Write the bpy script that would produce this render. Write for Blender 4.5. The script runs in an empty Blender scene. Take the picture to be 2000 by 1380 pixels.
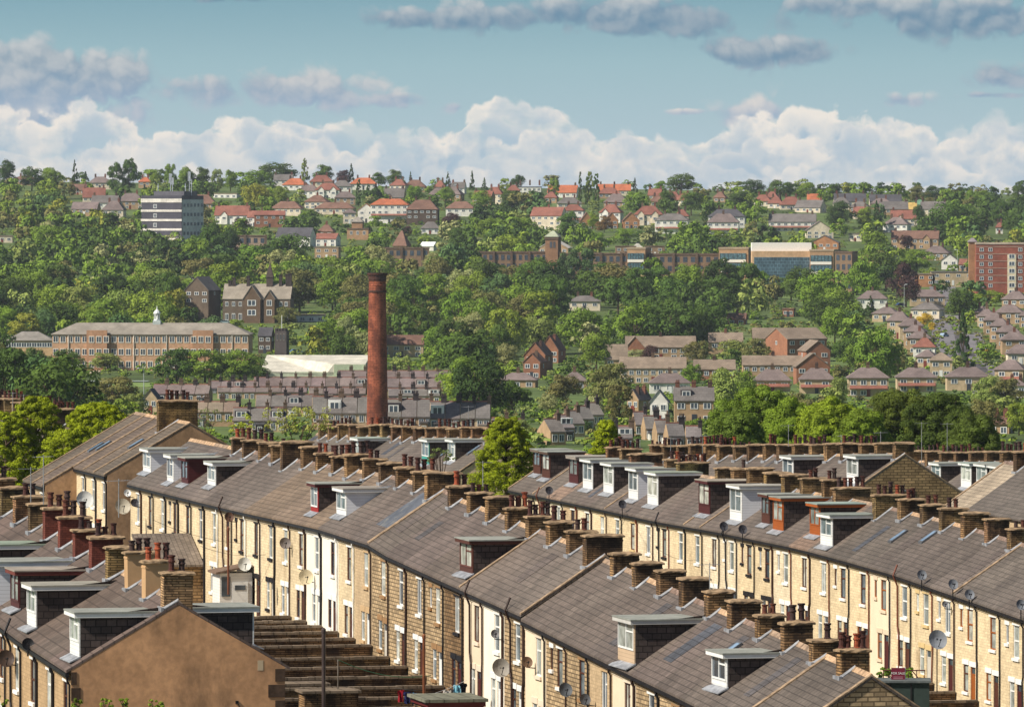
import bpy, math, random
from mathutils import Vector, Matrix, noise as mnoise
random.seed(7)
HAZE = 0.000026
scn = bpy.context.scene
COL = scn.collection
# ------------------------------------------------------------------ camera
FPX = 13000.0      # focal length in pixels of a 2000 px wide frame
HY = 385.0         # pixel row of the eye-level horizon
cam_d = bpy.data.cameras.new('camera')
cam = bpy.data.objects.new('camera', cam_d); COL.objects.link(cam)
cam.location = (0, 0, 0); cam.rotation_euler = (math.pi/2, 0, 0)
cam_d.sensor_width = 36.0; cam_d.lens = 36.0*FPX/2000.0
cam_d.shift_y = -(690-HY)/2000.0
cam_d.clip_start = 1.0; cam_d.clip_end = 60000.0
scn.camera = cam
# ------------------------------------------------------------------ sun and exposure
SUN_EL, SUN_FROM = math.radians(43), math.radians(25)   # SUN_FROM: turned from the left towards the viewer
sdir = Vector((-math.cos(SUN_EL)*math.cos(SUN_FROM), -math.cos(SUN_EL)*math.sin(SUN_FROM), math.sin(SUN_EL)))
sun_d = bpy.data.lights.new('sun', 'SUN'); sun_d.energy = 5.0; sun_d.angle = math.radians(0.6); sun_d.color = (1.0, 0.93, 0.82)
sun = bpy.data.objects.new('sun', sun_d); COL.objects.link(sun)
sun.rotation_euler = sdir.to_track_quat('Z', 'Y').to_euler()
scn.view_settings.view_transform = 'Standard'; scn.view_settings.look = 'None'
scn.view_settings.exposure = 0.30; scn.view_settings.gamma = 1.0
scn.render.engine = 'CYCLES'
scn.cycles.use_denoising = True
try: scn.cycles.denoiser = 'OPENIMAGEDENOISE'
except Exception: pass
scn.cycles.max_bounces = 5; scn.cycles.diffuse_bounces = 2; scn.cycles.glossy_bounces = 2
scn.cycles.transparent_max_bounces = 4; scn.cycles.volume_bounces = 0; scn.cycles.transmission_bounces = 2
scn.cycles.sample_clamp_indirect = 4.0

# ------------------------------------------------------------------ node helpers
class NT:
    def __init__(s, nt): s.nt = nt
    def n(s, typ, **kw):
        nd = s.nt.nodes.new(typ)
        for k, v in kw.items(): setattr(nd, k, v)
        return nd
    def l(s, a, b): s.nt.links.new(a, b)
    def _in(s, sock, v):
        if hasattr(v, 'is_output') or isinstance(v, bpy.types.NodeSocket): s.nt.links.new(v, sock)
        else: sock.default_value = v
    def m(s, op, a, b=None, c=None, clamp=False):
        nd = s.n('ShaderNodeMath', operation=op); nd.use_clamp = clamp
        s._in(nd.inputs[0], a)
        if b is not None: s._in(nd.inputs[1], b)
        if c is not None: s._in(nd.inputs[2], c)
        return nd.outputs[0]
    def mix(s, f, a, b, blend='MIX'):
        nd = s.n('ShaderNodeMix', data_type='RGBA', blend_type=blend)
        s._in(nd.inputs[0], f); s._in(nd.inputs[6], a); s._in(nd.inputs[7], b)
        return nd.outputs[2]
    def ss(s, x, lo, hi, a=0.0, b=1.0):
        nd = s.n('ShaderNodeMapRange', interpolation_type='SMOOTHSTEP')
        s._in(nd.inputs[0], x); nd.inputs[1].default_value = lo; nd.inputs[2].default_value = hi
        nd.inputs[3].default_value = a; nd.inputs[4].default_value = b
        return nd.outputs[0]
    def xyz(s, x, y, z=0.0):
        nd = s.n('ShaderNodeCombineXYZ'); s._in(nd.inputs[0], x); s._in(nd.inputs[1], y); s._in(nd.inputs[2], z)
        return nd.outputs[0]
    def noise(s, vec, scale, detail=4.0, rough=0.55, dist=0.0):
        nd = s.n('ShaderNodeTexNoise'); s._in(nd.inputs['Vector'], vec)
        nd.inputs['Scale'].default_value = scale; nd.inputs['Detail'].default_value = detail
        nd.inputs['Roughness'].default_value = rough; nd.inputs['Distortion'].default_value = dist
        return nd.outputs[0]
def c4(c): return (c[0], c[1], c[2], 1.0)
def srgb(r, g, b):
    f = lambda v: (v/255/12.92) if v/255 <= .04045 else ((v/255+.055)/1.055)**2.4
    return (f(r), f(g), f(b))

# ------------------------------------------------------------------ sky: physical sky overhead, drifting cumulus low down
w = bpy.data.worlds.new('World'); scn.world = w; w.use_nodes = True
try: w.cycles.sampling_method = 'MANUAL'; w.cycles.sample_map_resolution = 256
except Exception: pass
T = NT(w.node_tree); w.node_tree.nodes.clear()
out = T.n('ShaderNodeOutputWorld'); bg = T.n('ShaderNodeBackground')
sky = T.n('ShaderNodeTexSky', sky_type='NISHITA'); sky.sun_disc = False
sky.sun_elevation = SUN_EL; sky.sun_rotation = math.atan2(sdir.x, sdir.y)
sky.altitude = 150; sky.air_density = 1.0; sky.dust_density = 1.0; sky.ozone_density = 1.5
tc = T.n('ShaderNodeTexCoord')
sep = T.n('ShaderNodeSeparateXYZ'); T.l(tc.outputs['Generated'], sep.inputs[0])
az = T.m('ARCTAN2', sep.outputs[0], sep.outputs[1]); el = T.m('ARCSINE', sep.outputs[2])
p = T.m('MULTIPLY', az, 13.0)      # azimuth, 13 units to the radian
q = T.m('MULTIPLY', el, 13.0)      # elevation in the same units
base = T.n('ShaderNodeValToRGB')
cr = base.color_ramp; cr.elements[0].position = 0.0; cr.elements[1].position = 1.0
cr.elements[0].color = c4(srgb(168, 186, 198)); cr.elements[1].color = c4(srgb(48, 88, 118))
for pos, col_ in ((.035, srgb(156, 178, 186)), (.065, srgb(144, 172, 180)), (.10, srgb(118, 153, 166)), (.2, srgb(88, 130, 150))):
    e = cr.elements.new(pos); e.color = c4(col_)
T.l(T.m('MULTIPLY', q, 0.25, clamp=True), base.inputs[0])
def noise2(x, y, sc, det, rough=.55):
    nd = T.n('ShaderNodeTexNoise', noise_dimensions='2D'); T.l(T.xyz(x, y), nd.inputs['Vector'])
    nd.inputs['Scale'].default_value = sc; nd.inputs['Detail'].default_value = det; nd.inputs['Roughness'].default_value = rough; return nd.outputs[0]
def puff(dp=0.0, dq=0.0, seed=0.0):
    """billowing field, about 0 to 1"""
    pp, qq = T.m('ADD', p, dp+seed), T.m('ADD', q, dq+seed*.7)
    wv = noise2(pp, qq, 14.0, 3.0)
    pw = T.m('ADD', pp, T.m('MULTIPLY', T.m('SUBTRACT', wv, .5), .05)); qw = T.m('ADD', qq, T.m('MULTIPLY', T.m('SUBTRACT', wv, .5), -.04))
    r = T.m('MULTIPLY', noise2(pw, qw, 5.0, 8.0, .6), .62)
    for sc, am in ((13.0, .30), (31.0, .14)):
        v = T.n('ShaderNodeTexVoronoi', feature='F1', voronoi_dimensions='2D'); T.l(T.xyz(pw, T.m('MULTIPLY', qw, 1.2)), v.inputs['Vector']); v.inputs['Scale'].default_value = sc
        d_ = v.outputs['Distance']; r = T.m('ADD', r, T.m('MULTIPLY', T.m('SUBTRACT', .62, T.m('MULTIPLY', d_, d_)), am))
    return r
# high clouds: centre azimuth, centre elevation, half sizes, strength
BUMPS = [(-.93, .228, .26, .095, 1.3), (-.78, .25, .10, .045, 1.0), (-.47, .208, .24, .044, 1.1), (-.23, .190, .08, .018, .85), (-.115, .175, .035, .013, .8),
         (.16, .358, .34, .044, 1.15), (.28, .37, .18, .04, 1.0), (-.14, .352, .16, .03, 1.0), (-.56, .388, .12, .012, 1.0), (.72, .378, .24, .03, 1.1), (.92, .352, .22, .044, 1.15), (.50, .283, .14, .030, 1.0), (.60, .30, .03, .02, .8), (.97, .240, .08, .034, 1.0), (.94, .198, .07, .009, .85),
         (.76, .188, .055, .022, 1.0), (.34, .167, .05, .008, .8), (.48, .165, .09, .034, 1.05), (.62, .155, .06, .02, .8), (1.3, .3, .2, .05, 1), (-1.4, .33, .3, .05, 1)]
cover = wsum = hsum = None
for (bx, by, sx, sy, st) in BUMPS:
    dx = T.m('DIVIDE', T.m('SUBTRACT', p, bx), sx); dy = T.m('DIVIDE', T.m('SUBTRACT', q, by), sy)
    r2 = T.m('ADD', T.m('MULTIPLY', dx, dx), T.m('MULTIPLY', dy, dy))
    g_ = T.m('MULTIPLY', T.m('EXPONENT', T.m('MULTIPLY', r2, -.9)), st); gh = T.m('MULTIPLY', g_, dy)
    cover = g_ if cover is None else T.m('MAXIMUM', cover, g_)
    wsum = g_ if wsum is None else T.m('ADD', wsum, g_); hsum = gh if hsum is None else T.m('ADD', hsum, gh)
relh = T.m('DIVIDE', hsum, T.m('ADD', wsum, .02))
wide = T.ss(T.m('ABSOLUTE', p), 1.3, 1.9, 0.0, .4)  # scattered cloud all round
cover = T.m('MAXIMUM', cover, wide)
n0 = puff(); n1 = puff(-.012, .015)
grad = T.m('SUBTRACT', n0, n1)
dens = T.ss(T.m('ADD', T.m('MULTIPLY', n0, 2.3), T.m('MULTIPLY', cover, .95)), 1.52, 1.95)
lit = T.m('ADD', T.ss(grad, -.12, .16, 0, .30), T.ss(T.m('ADD', relh, T.m('MULTIPLY', T.m('SUBTRACT', n0, .5), 1.5)), -.35, 1.0, 0, .62), clamp=True)
far_ = T.ss(q, .15, .30)
shade_c = T.mix(far_, c4(srgb(142, 160, 180)), c4(srgb(100, 130, 152)))
lit_c = T.mix(far_, c4(srgb(216, 206, 196)), c4(srgb(194, 194, 192)))
high = T.mix(lit, shade_c, lit_c)
# the cumulus bank along the skyline: ranks of heaped cloud, each bright along its upper edge and grey-blue lower down
skyc = T.mix(T.m('MULTIPLY', dens, .95), base.outputs[0], high)
for (top, amp, sd, br, hz_) in ((.148, .20, 3.1, 1.0, .05), (.105, .20, 7.7, .95, .10), (.065, .14, 1.9, .85, .15), (.03, .10, 5.3, .7, .3)):
    tp = T.m('ADD', top, T.m('MULTIPLY', T.m('SUBTRACT', noise2(T.m('ADD', p, sd), T.m('MULTIPLY', q, .6), 3.4, 3.0), .5), amp))
    f0 = puff(0, 0, sd)
    ht_ = T.m('SUBTRACT', tp, T.m('SUBTRACT', q, T.m('MULTIPLY', T.m('SUBTRACT', f0, .5), .17)))   # depth below the ragged top
    mask = T.ss(ht_, 0.0, .016)
    glow = T.m('MULTIPLY', T.m('EXPONENT', T.m('MULTIPLY', T.m('MAXIMUM', ht_, 0.0), -24.0)), br)
    glow = T.m('ADD', glow, T.ss(noise2(T.m('ADD', p, sd*2), q, 9.0, 5.0), .44, .62, -.10, .42), clamp=True)
    cl = T.mix(glow, c4(srgb(150, 172, 188)), c4(srgb(222, 214, 204)))
    cl = T.mix(hz_, cl, c4(srgb(176, 188, 198)))
    skyc = T.mix(T.m('MULTIPLY', mask, T.ss(noise2(T.m('ADD', p, sd*3), T.m('MULTIPLY', q, 2.5), 3.5, 4.0), .36, .52, .35, .95)), skyc, cl)
low = skyc
nish = T.n('ShaderNodeVectorMath', operation='SCALE'); T.l(sky.outputs[0], nish.inputs[0]); nish.inputs['Scale'].default_value = 0.06
T.l(T.mix(T.ss(el, .10, .35), low, nish.outputs[0]), bg.inputs[0]); bg.inputs[1].default_value = 1.0
T.l(bg.outputs[0], out.inputs[0])

# ------------------------------------------------------------------ materials
def M(name, col=None, c2=None, rough=.9, pat=None, ns=.6, na=.25, fine=.12, fs=6.0, stain=None, spec=.2, metal=0.0, trans=0.0, glow=None):
    """col None -> the object's own colour. pat=(mode,width,height,mortar factor,mortar size,colour spread)"""
    m = bpy.data.materials.new(name); m.use_nodes = True; nt = m.node_tree; t = NT(nt)
    bs = nt.nodes['Principled BSDF']; outn = nt.nodes['Material Output']
    bs.inputs['Roughness'].default_value = rough; bs.inputs['Specular IOR Level'].default_value = spec; bs.inputs['Metallic'].default_value = metal
    oi = t.n('ShaderNodeObjectInfo'); tcn = t.n('ShaderNodeTexCoord')
    cA = oi.outputs['Color'] if col is None else None
    if cA is None:
        rgb = t.n('ShaderNodeRGB'); rgb.outputs[0].default_value = c4(col); cA = rgb.outputs[0]
    off = t.m('MULTIPLY', oi.outputs['Random'], 53.0)
    s_ = t.n('ShaderNodeSeparateXYZ'); t.l(tcn.outputs['Object'], s_.inputs[0])
    X, Y, Z = s_.outputs
    cur = cA
    if pat:
        mode, bw, bh, mf, ms, spread = pat
        if mode == 'wall': vec = t.xyz(t.m('ADD', t.m('ADD', X, Y), off), Z)
        elif mode == 'cheek': vec = t.xyz(t.m('ADD', Y, X), Z)
        else: vec = t.xyz(t.m('ADD', X, off), Y)
        br = t.n('ShaderNodeTexBrick'); t.l(vec, br.inputs['Vector'])
        br.inputs['Scale'].default_value = 1.0; br.inputs['Brick Width'].default_value = bw; br.inputs['Row Height'].default_value = bh
        br.inputs['Mortar Size'].default_value = ms; br.inputs['Mortar Smooth'].default_value = .3; br.inputs['Bias'].default_value = 0.0
        a_ = t.mix(1.0, cA, c4((1-spread,)*3), 'MULTIPLY'); b_ = t.mix(1.0, cA, c4((1+spread*.8,)*3), 'MULTIPLY')
        if c2: b_ = t.mix(.5, b_, c4(c2))
        t.l(a_, br.inputs['Color1']); t.l(b_, br.inputs['Color2'])
        t.l(t.mix(1.0, cA, c4(mf if isinstance(mf, tuple) else (mf,)*3), 'MULTIPLY'), br.inputs['Mortar'])
        cur = br.outputs['Color']
    geo = t.xyz(t.m('ADD', X, off), Y, Z)
    nz = t.noise(geo, ns, 4.0)
    cur = t.mix(1.0, cur, t.xyz(*[t.ss(nz, .3, .7, 1-na, 1+na)]*3), 'MULTIPLY')
    if fine:
        nf = t.noise(geo, fs, 3.0)
        cur = t.mix(1.0, cur, t.xyz(*[t.ss(nf, .3, .7, 1-fine, 1+fine)]*3), 'MULTIPLY')
    if stain:
        sc, (lo, hi), scol, amt = stain
        st = t.noise(t.xyz(t.m('ADD', X, off), Y, t.m('MULTIPLY', Z, .45)), sc, 6.0, .65)
        cur = t.mix(t.ss(st, lo, hi, 0.0, amt), cur, c4(scol))
    t.l(cur, bs.inputs['Base Color'])
    if trans:
        tr = t.n('ShaderNodeBsdfTranslucent'); t.l(t.mix(1.0, cur, (1.3, 1.2, .4, 1), 'MULTIPLY'), tr.inputs[0])
        mx = t.n('ShaderNodeMixShader'); mx.inputs[0].default_value = trans
        t.l(bs.outputs[0], mx.inputs[1]); t.l(tr.outputs[0], mx.inputs[2]); t.l(mx.outputs[0], outn.inputs[0])
    return m
SOOT = srgb(60, 48, 40)
mt = {}
mt['brick'] = M('pale_stone_brick', None, pat=('wall', .42, .15, .72, .012, .12), na=.10, stain=(.35, (.54, .78), srgb(120, 92, 60), .5))
mt['soot'] = M('sooty_stone', None, pat=('wall', .50, .19, .34, .032, .32), na=.18, stain=(.9, (.54, .76), srgb(66, 52, 40), .75))
mt['paint'] = M('painted_render', None, na=.05, fine=.03, stain=(.6, (.58, .8), srgb(150, 132, 108), .4))
mt['gable'] = M('brown_render', None, ns=.4, na=.20, fine=.12, fs=4, stain=(.5, (.46, .70), srgb(96, 78, 60), .6))
mt['slate'] = M('roof_slate', None, pat=('roof', .40, .27, .48, .024, .13), ns=.4, na=.20, fine=.12, fs=3, stain=(1.3, (.60, .82), srgb(150, 142, 128), .3), rough=.75, spec=.3)
mt['bigslate'] = M('stone_slate', None, pat=('roof', .58, .42, .58, .03, .16), ns=.5, na=.15, fine=.08, rough=.8, spec=.25, stain=(1.0, (.62, .8), srgb(170, 150, 132), .3))
mt['stack'] = M('stack_stone', None, pat=('wall', .55, .105, .30, .028, .42), na=.28, stain=(1.1, (.40, .62), srgb(44, 34, 28), .85))
mt['redstack'] = M('stack_red_brick', srgb(112, 60, 48), pat=('wall', .24, .09, .5, .012, .25), na=.2, stain=(1.0, (.5, .75), srgb(60, 36, 30), .6))
mt['capstone'] = M('cap_stone', None, ns=2.5, na=.3, fine=.2, stain=(2.0, (.5, .7), srgb(70, 56, 44), .6))
mt['pot'] = M('clay_pot', None, ns=3, na=.25, fine=.1, rough=.6, stain=(3.0, (.48, .7), srgb(40, 26, 24), .6))
mt['trim'] = M('trim_paint', None, ns=2, na=.06, fine=0, rough=.6, stain=(1.6, (.6, .8), srgb(120, 105, 90), .35))
mt['frame'] = M('window_frame', None, ns=2, na=.05, fine=0, rough=.45)
mt['pane'] = M('window_glass', None, ns=1.4, na=.45, fine=0, rough=.12, spec=.6)
mt['gutter'] = M('gutter_iron', None, ns=1, na=.3, fine=0, rough=.5)
mt['cheek'] = M('slate_hung', None, pat=('cheek', .42, .27, .35, .025, .3), ns=1, na=.2, fine=.1, rough=.7)
mt['clad'] = M('board_cladding', None, pat=('cheek', 8.0, .16, .72, .012, .03), ns=1, na=.05, fine=0, rough=.5)
mt['felt'] = M('roofing_felt', None, ns=.7, na=.2, fine=.1, rough=.9, stain=(1.4, (.5, .75), srgb(170, 165, 150), .4))
mt['lead'] = M('lead_flashing', srgb(142, 144, 148), ns=2.5, na=.3, fine=.1, rough=.45, spec=.4)
mt['metal'] = M('dish_metal', None, ns=2, na=.12, fine=0, rough=.5)
mt['leaf'] = M('leaves', None, ns=3.5, na=.20, fine=.12, fs=14, rough=.8, trans=.14, spec=.15)
mt['leafnear'] = M('leaves_near', None, ns=.8, na=.26, fine=.20, fs=3.0, rough=.75, trans=.20, spec=.15)
mt['bark'] = M('bark', srgb(84, 70, 56), ns=2, na=.3)
mt['millbrick'] = M('mill_brick', srgb(148, 84, 62), pat=('wall', .9, .34, .62, .05, .22), ns=.4, na=.24, fine=.22, fs=2.2, stain=(.7, (.46, .66), srgb(82, 46, 38), .7))
mt['fbrick'] = M('distant_wall', None, ns=.25, na=.14, fine=.1, fs=1.2)
mt['froof'] = M('distant_roof', None, pat=('roof', .8, .6, .8, .05, .08), ns=.22, na=.16, fine=.08, fs=1.0, rough=.8)
mt['coping'] = M('coping_stone', None, pat=('roof', 9.0, .7, .45, .04, .1), ns=1.2, na=.25, fine=.15)
mt['cloth'] = M('cloth', None, ns=3, na=.1, fine=0)
mt['glassgrid'] = M('curtain_wall', srgb(70, 92, 104), pat=('wall', 1.6, 1.4, (2.6, 2.5, 2.4), .07, .25), ns=.3, na=.3, rough=.2, spec=.6)

# ------------------------------------------------------------------ mesh builder
class MB:
    def __init__(s): s.v = []; s.f = []; s.mi = []; s.cur = 0
    def add(s, vs, fs):
        b = len(s.v); s.v += [tuple(v) for v in vs]
        for f in fs: s.f.append(tuple(b+i for i in f)); s.mi.append(s.cur)
    def quad(s, a, b, c, d): s.add([a, b, c, d], [(0, 1, 2, 3)])
    def box(s, x0, x1, y0, y1, z0, z1):
        if x0 > x1: x0, x1 = x1, x0
        if y0 > y1: y0, y1 = y1, y0
        if z0 > z1: z0, z1 = z1, z0
        s.add([(x0, y0, z0), (x1, y0, z0), (x1, y1, z0), (x0, y1, z0), (x0, y0, z1), (x1, y0, z1), (x1, y1, z1), (x0, y1, z1)],
              [(0, 3, 2, 1), (4, 5, 6, 7), (0, 1, 5, 4), (1, 2, 6, 5), (2, 3, 7, 6), (3, 0, 4, 7)])
    def prism_x(s, prof, x0, x1):
        """prof: (y,z) polygon, counter-clockwise seen from +x"""
        n = len(prof)
        s.add([(x0, y, z) for y, z in prof]+[(x1, y, z) for y, z in prof],
              [tuple(range(n-1, -1, -1)), tuple(range(n, 2*n))]+[(i, (i+1) % n, n+(i+1) % n, n+i) for i in range(n)])
    def prism_y(s, prof, y0, y1):
        """prof: (x,z) polygon, counter-clockwise seen from -y"""
        n = len(prof)
        s.add([(x, y0, z) for x, z in prof]+[(x, y1, z) for x, z in prof],
              [tuple(range(n)), tuple(range(2*n-1, n-1, -1))]+[(i, n+i, n+(i+1) % n, (i+1) % n) for i in range(n)])
    def lathe(s, prof, c=(0, 0, 0), seg=10, cap=True):
        n = len(prof); vs = []
        for r, z in prof:
            for k in range(seg):
                a = 2*math.pi*k/seg; vs.append((c[0]+r*math.cos(a), c[1]+r*math.sin(a), c[2]+z))
        fs = []
        for i in range(n-1):
            for k in range(seg):
                k2 = (k+1) % seg; fs.append((i*seg+k, i*seg+k2, (i+1)*seg+k2, (i+1)*seg+k))
        if cap: fs.append(tuple(range((n-1)*seg, n*seg))); fs.append(tuple(range(seg-1, -1, -1)))
        s.add(vs, fs)
    def tube(s, pts, r, seg=6, r2=None):
        pts = [Vector(p_) for p_ in pts]; vs = []; n = len(pts)
        for i, p_ in enumerate(pts):
            d = (pts[min(i+1, n-1)]-pts[max(i-1, 0)]).normalized()
            a = d.orthogonal().normalized(); b = d.cross(a)
            rr = r if r2 is None else r+(r2-r)*i/(n-1)
            for k in range(seg):
                t = 2*math.pi*k/seg; vs.append(p_+a*rr*math.cos(t)+b*rr*math.sin(t))
        fs = [tuple(range(seg-1, -1, -1)), tuple(range((n-1)*seg, n*seg))]
        for i in range(n-1):
            for k in range(seg):
                k2 = (k+1) % seg; fs.append((i*seg+k, i*seg+k2, (i+1)*seg+k2, (i+1)*seg+k))
        s.add(vs, fs)
    def holes(s, x0, x1, z0, z1, rects, y=0.0, depth=.12):
        """front wall (facing +y) in the plane y with real openings and their reveals"""
        xs = sorted({x0, x1, *[r[0] for r in rects], *[r[1] for r in rects]}); zs = sorted({z0, z1, *[r[2] for r in rects], *[r[3] for r in rects]})
        for i in range(len(xs)-1):
            for k in range(len(zs)-1):
                cx, cz = (xs[i]+xs[i+1])/2, (zs[k]+zs[k+1])/2
                if any(r[0] < cx < r[1] and r[2] < cz < r[3] for r in rects): continue
                s.quad((xs[i+1], y, zs[k]), (xs[i], y, zs[k]), (xs[i], y, zs[k+1]), (xs[i+1], y, zs[k+1]))
        for a, b, c, d in rects:
            yi = y-depth
            s.quad((a, y, c), (a, y, d), (a, yi, d), (a, yi, c)); s.quad((b, y, c), (b, yi, c), (b, yi, d), (b, y, d))
            s.quad((a, y, d), (b, y, d), (b, yi, d), (a, yi, d)); s.quad((a, y, c), (a, yi, c), (b, yi, c), (b, y, c))
    def shear(s, sl):
        if sl: s.v = [(x, y, z+sl*x) for x, y, z in s.v]
        return s
    def mesh(s, name, mats):
        me = bpy.data.meshes.new(name); me.from_pydata([tuple(v) for v in s.v], [], s.f)
        for m in (mats if isinstance(mats, (list, tuple)) else [mats]): me.materials.append(m)
        if len(me.materials) > 1: me.polygons.foreach_set('material_index', s.mi)
        me.update(); return me
def link(name, me, parent=None, loc=(0, 0, 0), rot=0.0, color=None):
    o = bpy.data.objects.new(name, me); COL.objects.link(o)
    o.location = loc
    if rot: o.rotation_euler = (0, 0, rot) if not isinstance(rot, (tuple, list)) else rot
    if parent: o.parent = parent
    if color: o.color = c4(color)
    return o
def root(name, loc, rot=0.0, label=None, cat=None, group=None):
    return tag(link(name, None, None, loc, rot), label, cat, group)
def tag(o, label=None, cat=None, group=None, kind=None):
    if label: o['label'] = label
    if cat: o['category'] = cat
    if group: o['group'] = group
    if kind: o['kind'] = kind
    return o
ORD = ['zeroth', 'first', 'second', 'third', 'fourth', 'fifth', 'sixth', 'seventh', 'eighth', 'ninth', 'tenth', 'eleventh', 'twelfth', 'thirteenth',
       'fourteenth', 'fifteenth', 'sixteenth', 'seventeenth', 'eighteenth', 'nineteenth', 'twentieth']
def nth(n):
    if n < len(ORD): return ORD[n]
    return str(n)+({1: 'st', 2: 'nd', 3: 'rd'}.get(n % 10, 'th') if n % 100 not in (11, 12, 13) else 'th')
def P(px, py, Y): return Vector(((px-1000)/FPX*Y, Y, -(py-HY)/FPX*Y))
# ------------------------------------------------------------------ street geometry: u runs away along the terraces, v across them to the right
TH = math.atan2(2970, 13000)
UX, UY = -math.sin(TH), math.cos(TH); VX, VY = math.cos(TH), math.sin(TH)
ROT = math.atan2(UY, UX)      # local x = u, local y = -v (out of the sunlit fronts)
def TW(t, w_, z=0.0): return Vector((t*UX+w_*VX, t*UY+w_*VY, z))
def on_plane(px, w_):
    Y = w_/((px-1000)/FPX*VX+VY); X = (px-1000)/FPX*Y
    return X*UX+Y*UY, Y
def eave_pts(w_, pts, dz=0.0, step=0.02):
    r = []
    for px, py in pts:
        t, Y = on_plane(px, w_); r.append((t, -(py-HY)/FPX*Y+dz))
    return sorted(r, key=lambda a: a[0])
def interp(pts, t):
    if t <= pts[0][0]:
        a, b = pts[0], pts[1]
    elif t >= pts[-1][0]: return pts[-1][1]
    else:
        for a, b in zip(pts, pts[1:]):
            if a[0] <= t <= b[0]: break
    if b[0]-a[0] < 1e-6: return b[1]
    return a[1]+(b[1]-a[1])*(t-a[0])/(b[0]-a[0])
# ================================================================== the terraces of the near streets
SPAN = 4.14/UY            # one house along the street
WA, WB, WC, WF, WG = 41.4, 69.1, 105.05, 122.6, 153.0
EB_far = eave_pts(WB, [(250, 940), (450, 989), (625, 1027), (738, 1062)])
EB_mid = eave_pts(WB, [(742, 1071), (910, 1147), (1024, 1197)])
EB_near = eave_pts(WB, [(1027, 1206), (1195, 1290), (1362, 1370), (1530, 1455)])
EC = eave_pts(WC, [(998, 953), (1155, 985), (1287, 1014), (1400, 1033), (1567, 1067), (1650, 1089), (1750, 1117), (1910, 1172), (2000, 1203), (2100, 1240)])
EA = eave_pts(WA, [(140, 1312), (0, 1233), (-130, 1170)])
def eaveB(t):
    if t < EB_near[-1][0]+.05: return interp(EB_near, t)
    if t < EB_mid[-1][0]+.05: return interp(EB_mid, t)
    return interp(EB_far, t)

meshcache = {}
def cached(key, fn):
    if key not in meshcache: meshcache[key] = fn()
    return meshcache[key]
def m_frame(wd, ht, style):
    b = MB(); f = .07
    b.box(-wd/2, -wd/2+f, -.10, -.04, 0, ht); b.box(wd/2-f, wd/2, -.10, -.04, 0, ht)
    b.box(-wd/2+f, wd/2-f, -.10, -.04, 0, f); b.box(-wd/2+f, wd/2-f, -.10, -.04, ht-f, ht)
    if style == 'transom': b.box(-wd/2+f, wd/2-f, -.10, -.05, ht*.64, ht*.64+.07)
    if style == 'sash': b.box(-wd/2+f, wd/2-f, -.10, -.05, ht*.5, ht*.5+.08)
    if style == 'mullion': b.box(-.035, .035, -.10, -.05, f, ht-f); b.box(-wd/2+f, -.035, -.10, -.05, ht*.66, ht*.66+.06)
    return b
def m_pane(wd, ht):
    b = MB(); b.box(-wd/2+.06, wd/2-.06, -.115, -.09, .06, ht-.06); return b
def window(par, x, z, wd, ht, style, fcol, tcol, pcol, lintel=True, y=0.0, rot=0.0):
    key = (round(wd, 2), round(ht, 2))
    o = link('window', cached(('fr', key, style), lambda: m_frame(wd, ht, style).mesh('window', mt['frame'])), par, (x, y, z), rot, fcol)
    link('pane', cached(('pa', key), lambda: m_pane(wd, ht).mesh('pane', mt['pane'])), o, (0, 0, 0), 0, pcol)
    if lintel:
        link('lintel', cached(('li', key), lambda: _bx(-wd/2-.16, wd/2+.16, -.02, .035, ht, ht+.27).mesh('lintel', mt['trim'])), o, (0, 0, 0), 0, tcol)
        link('sill', cached(('si', key), lambda: _bx(-wd/2-.1, wd/2+.1, -.1, .09, -.15, 0).mesh('sill', mt['trim'])), o, (0, 0, 0), 0, tcol)
    return o
def _bx(*a):
    b = MB(); b.box(*a); return b
def m_door(wd, ht):
    b = MB(); b.box(-wd/2, wd/2, -.11, -.06, 0, ht-.45); b.box(-wd/2, wd/2, -.11, -.05, ht-.45, ht-.38)
    b.box(-wd/2, -wd/2+.07, -.11, -.04, 0, ht); b.box(wd/2-.07, wd/2, -.11, -.04, 0, ht); b.box(-wd/2+.07, wd/2-.07, -.11, -.04, ht-.07, ht)
    return b
def m_stack(wide, hgt, lng=.78):
    """body of a chimney stack; y=0 at the ridge, z=0 at the ridge"""
    b = MB(); b.box(0, lng, -wide/2, wide/2, -.75, hgt)
    b.box(-.02, lng+.02, -wide/2-.02, wide/2+.02, hgt-.20, hgt-.13); return b
def m_cap(wide, hgt, lng, seed):
    rd = random.Random(seed); b = MB(); o_ = .10; n = 7
    vs = []; ys = [-wide/2-o_+(wide+2*o_)*i/(n-1) for i in range(n)]
    for i, y in enumerate(ys):
        j = lambda s=.03: rd.uniform(-s, s)
        tp = hgt+.07+.05*math.sin(math.pi*i/(n-1))+j(.02)
        vs += [(-o_+j(), y, hgt+j(.015)), (lng+o_+j(), y, hgt+j(.015)), (lng+o_+j(), y, hgt+.075+j(.015)), (lng/2+j(.08), y, tp+.05), (-o_+j(), y, hgt+.075+j(.015))]
    fs = [(0, 1, 2, 3, 4), tuple(5*(n-1)+k for k in (4, 3, 2, 1, 0))]
    for i in range(n-1):
        for k in range(5): fs.append((5*i+k, 5*(i+1)+k, 5*(i+1)+(k+1) % 5, 5*i+(k+1) % 5))
    b.add(vs, fs); return b
POTS = [[(.15, 0), (.16, .08), (.12, .12), (.115, .42), (.15, .46), (.15, .52), (.12, .54), (.12, .66), (.16, .7), (.16, .76), (.1, .76), (.09, .6)],
        [(.14, 0), (.14, .1), (.11, .14), (.10, .5), (.13, .55), (.14, .62), (.09, .62), (.08, .5)],
        [(.10, 0), (.09, .3), (.11, .34), (.11, .38), (.07, .38)]]
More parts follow.
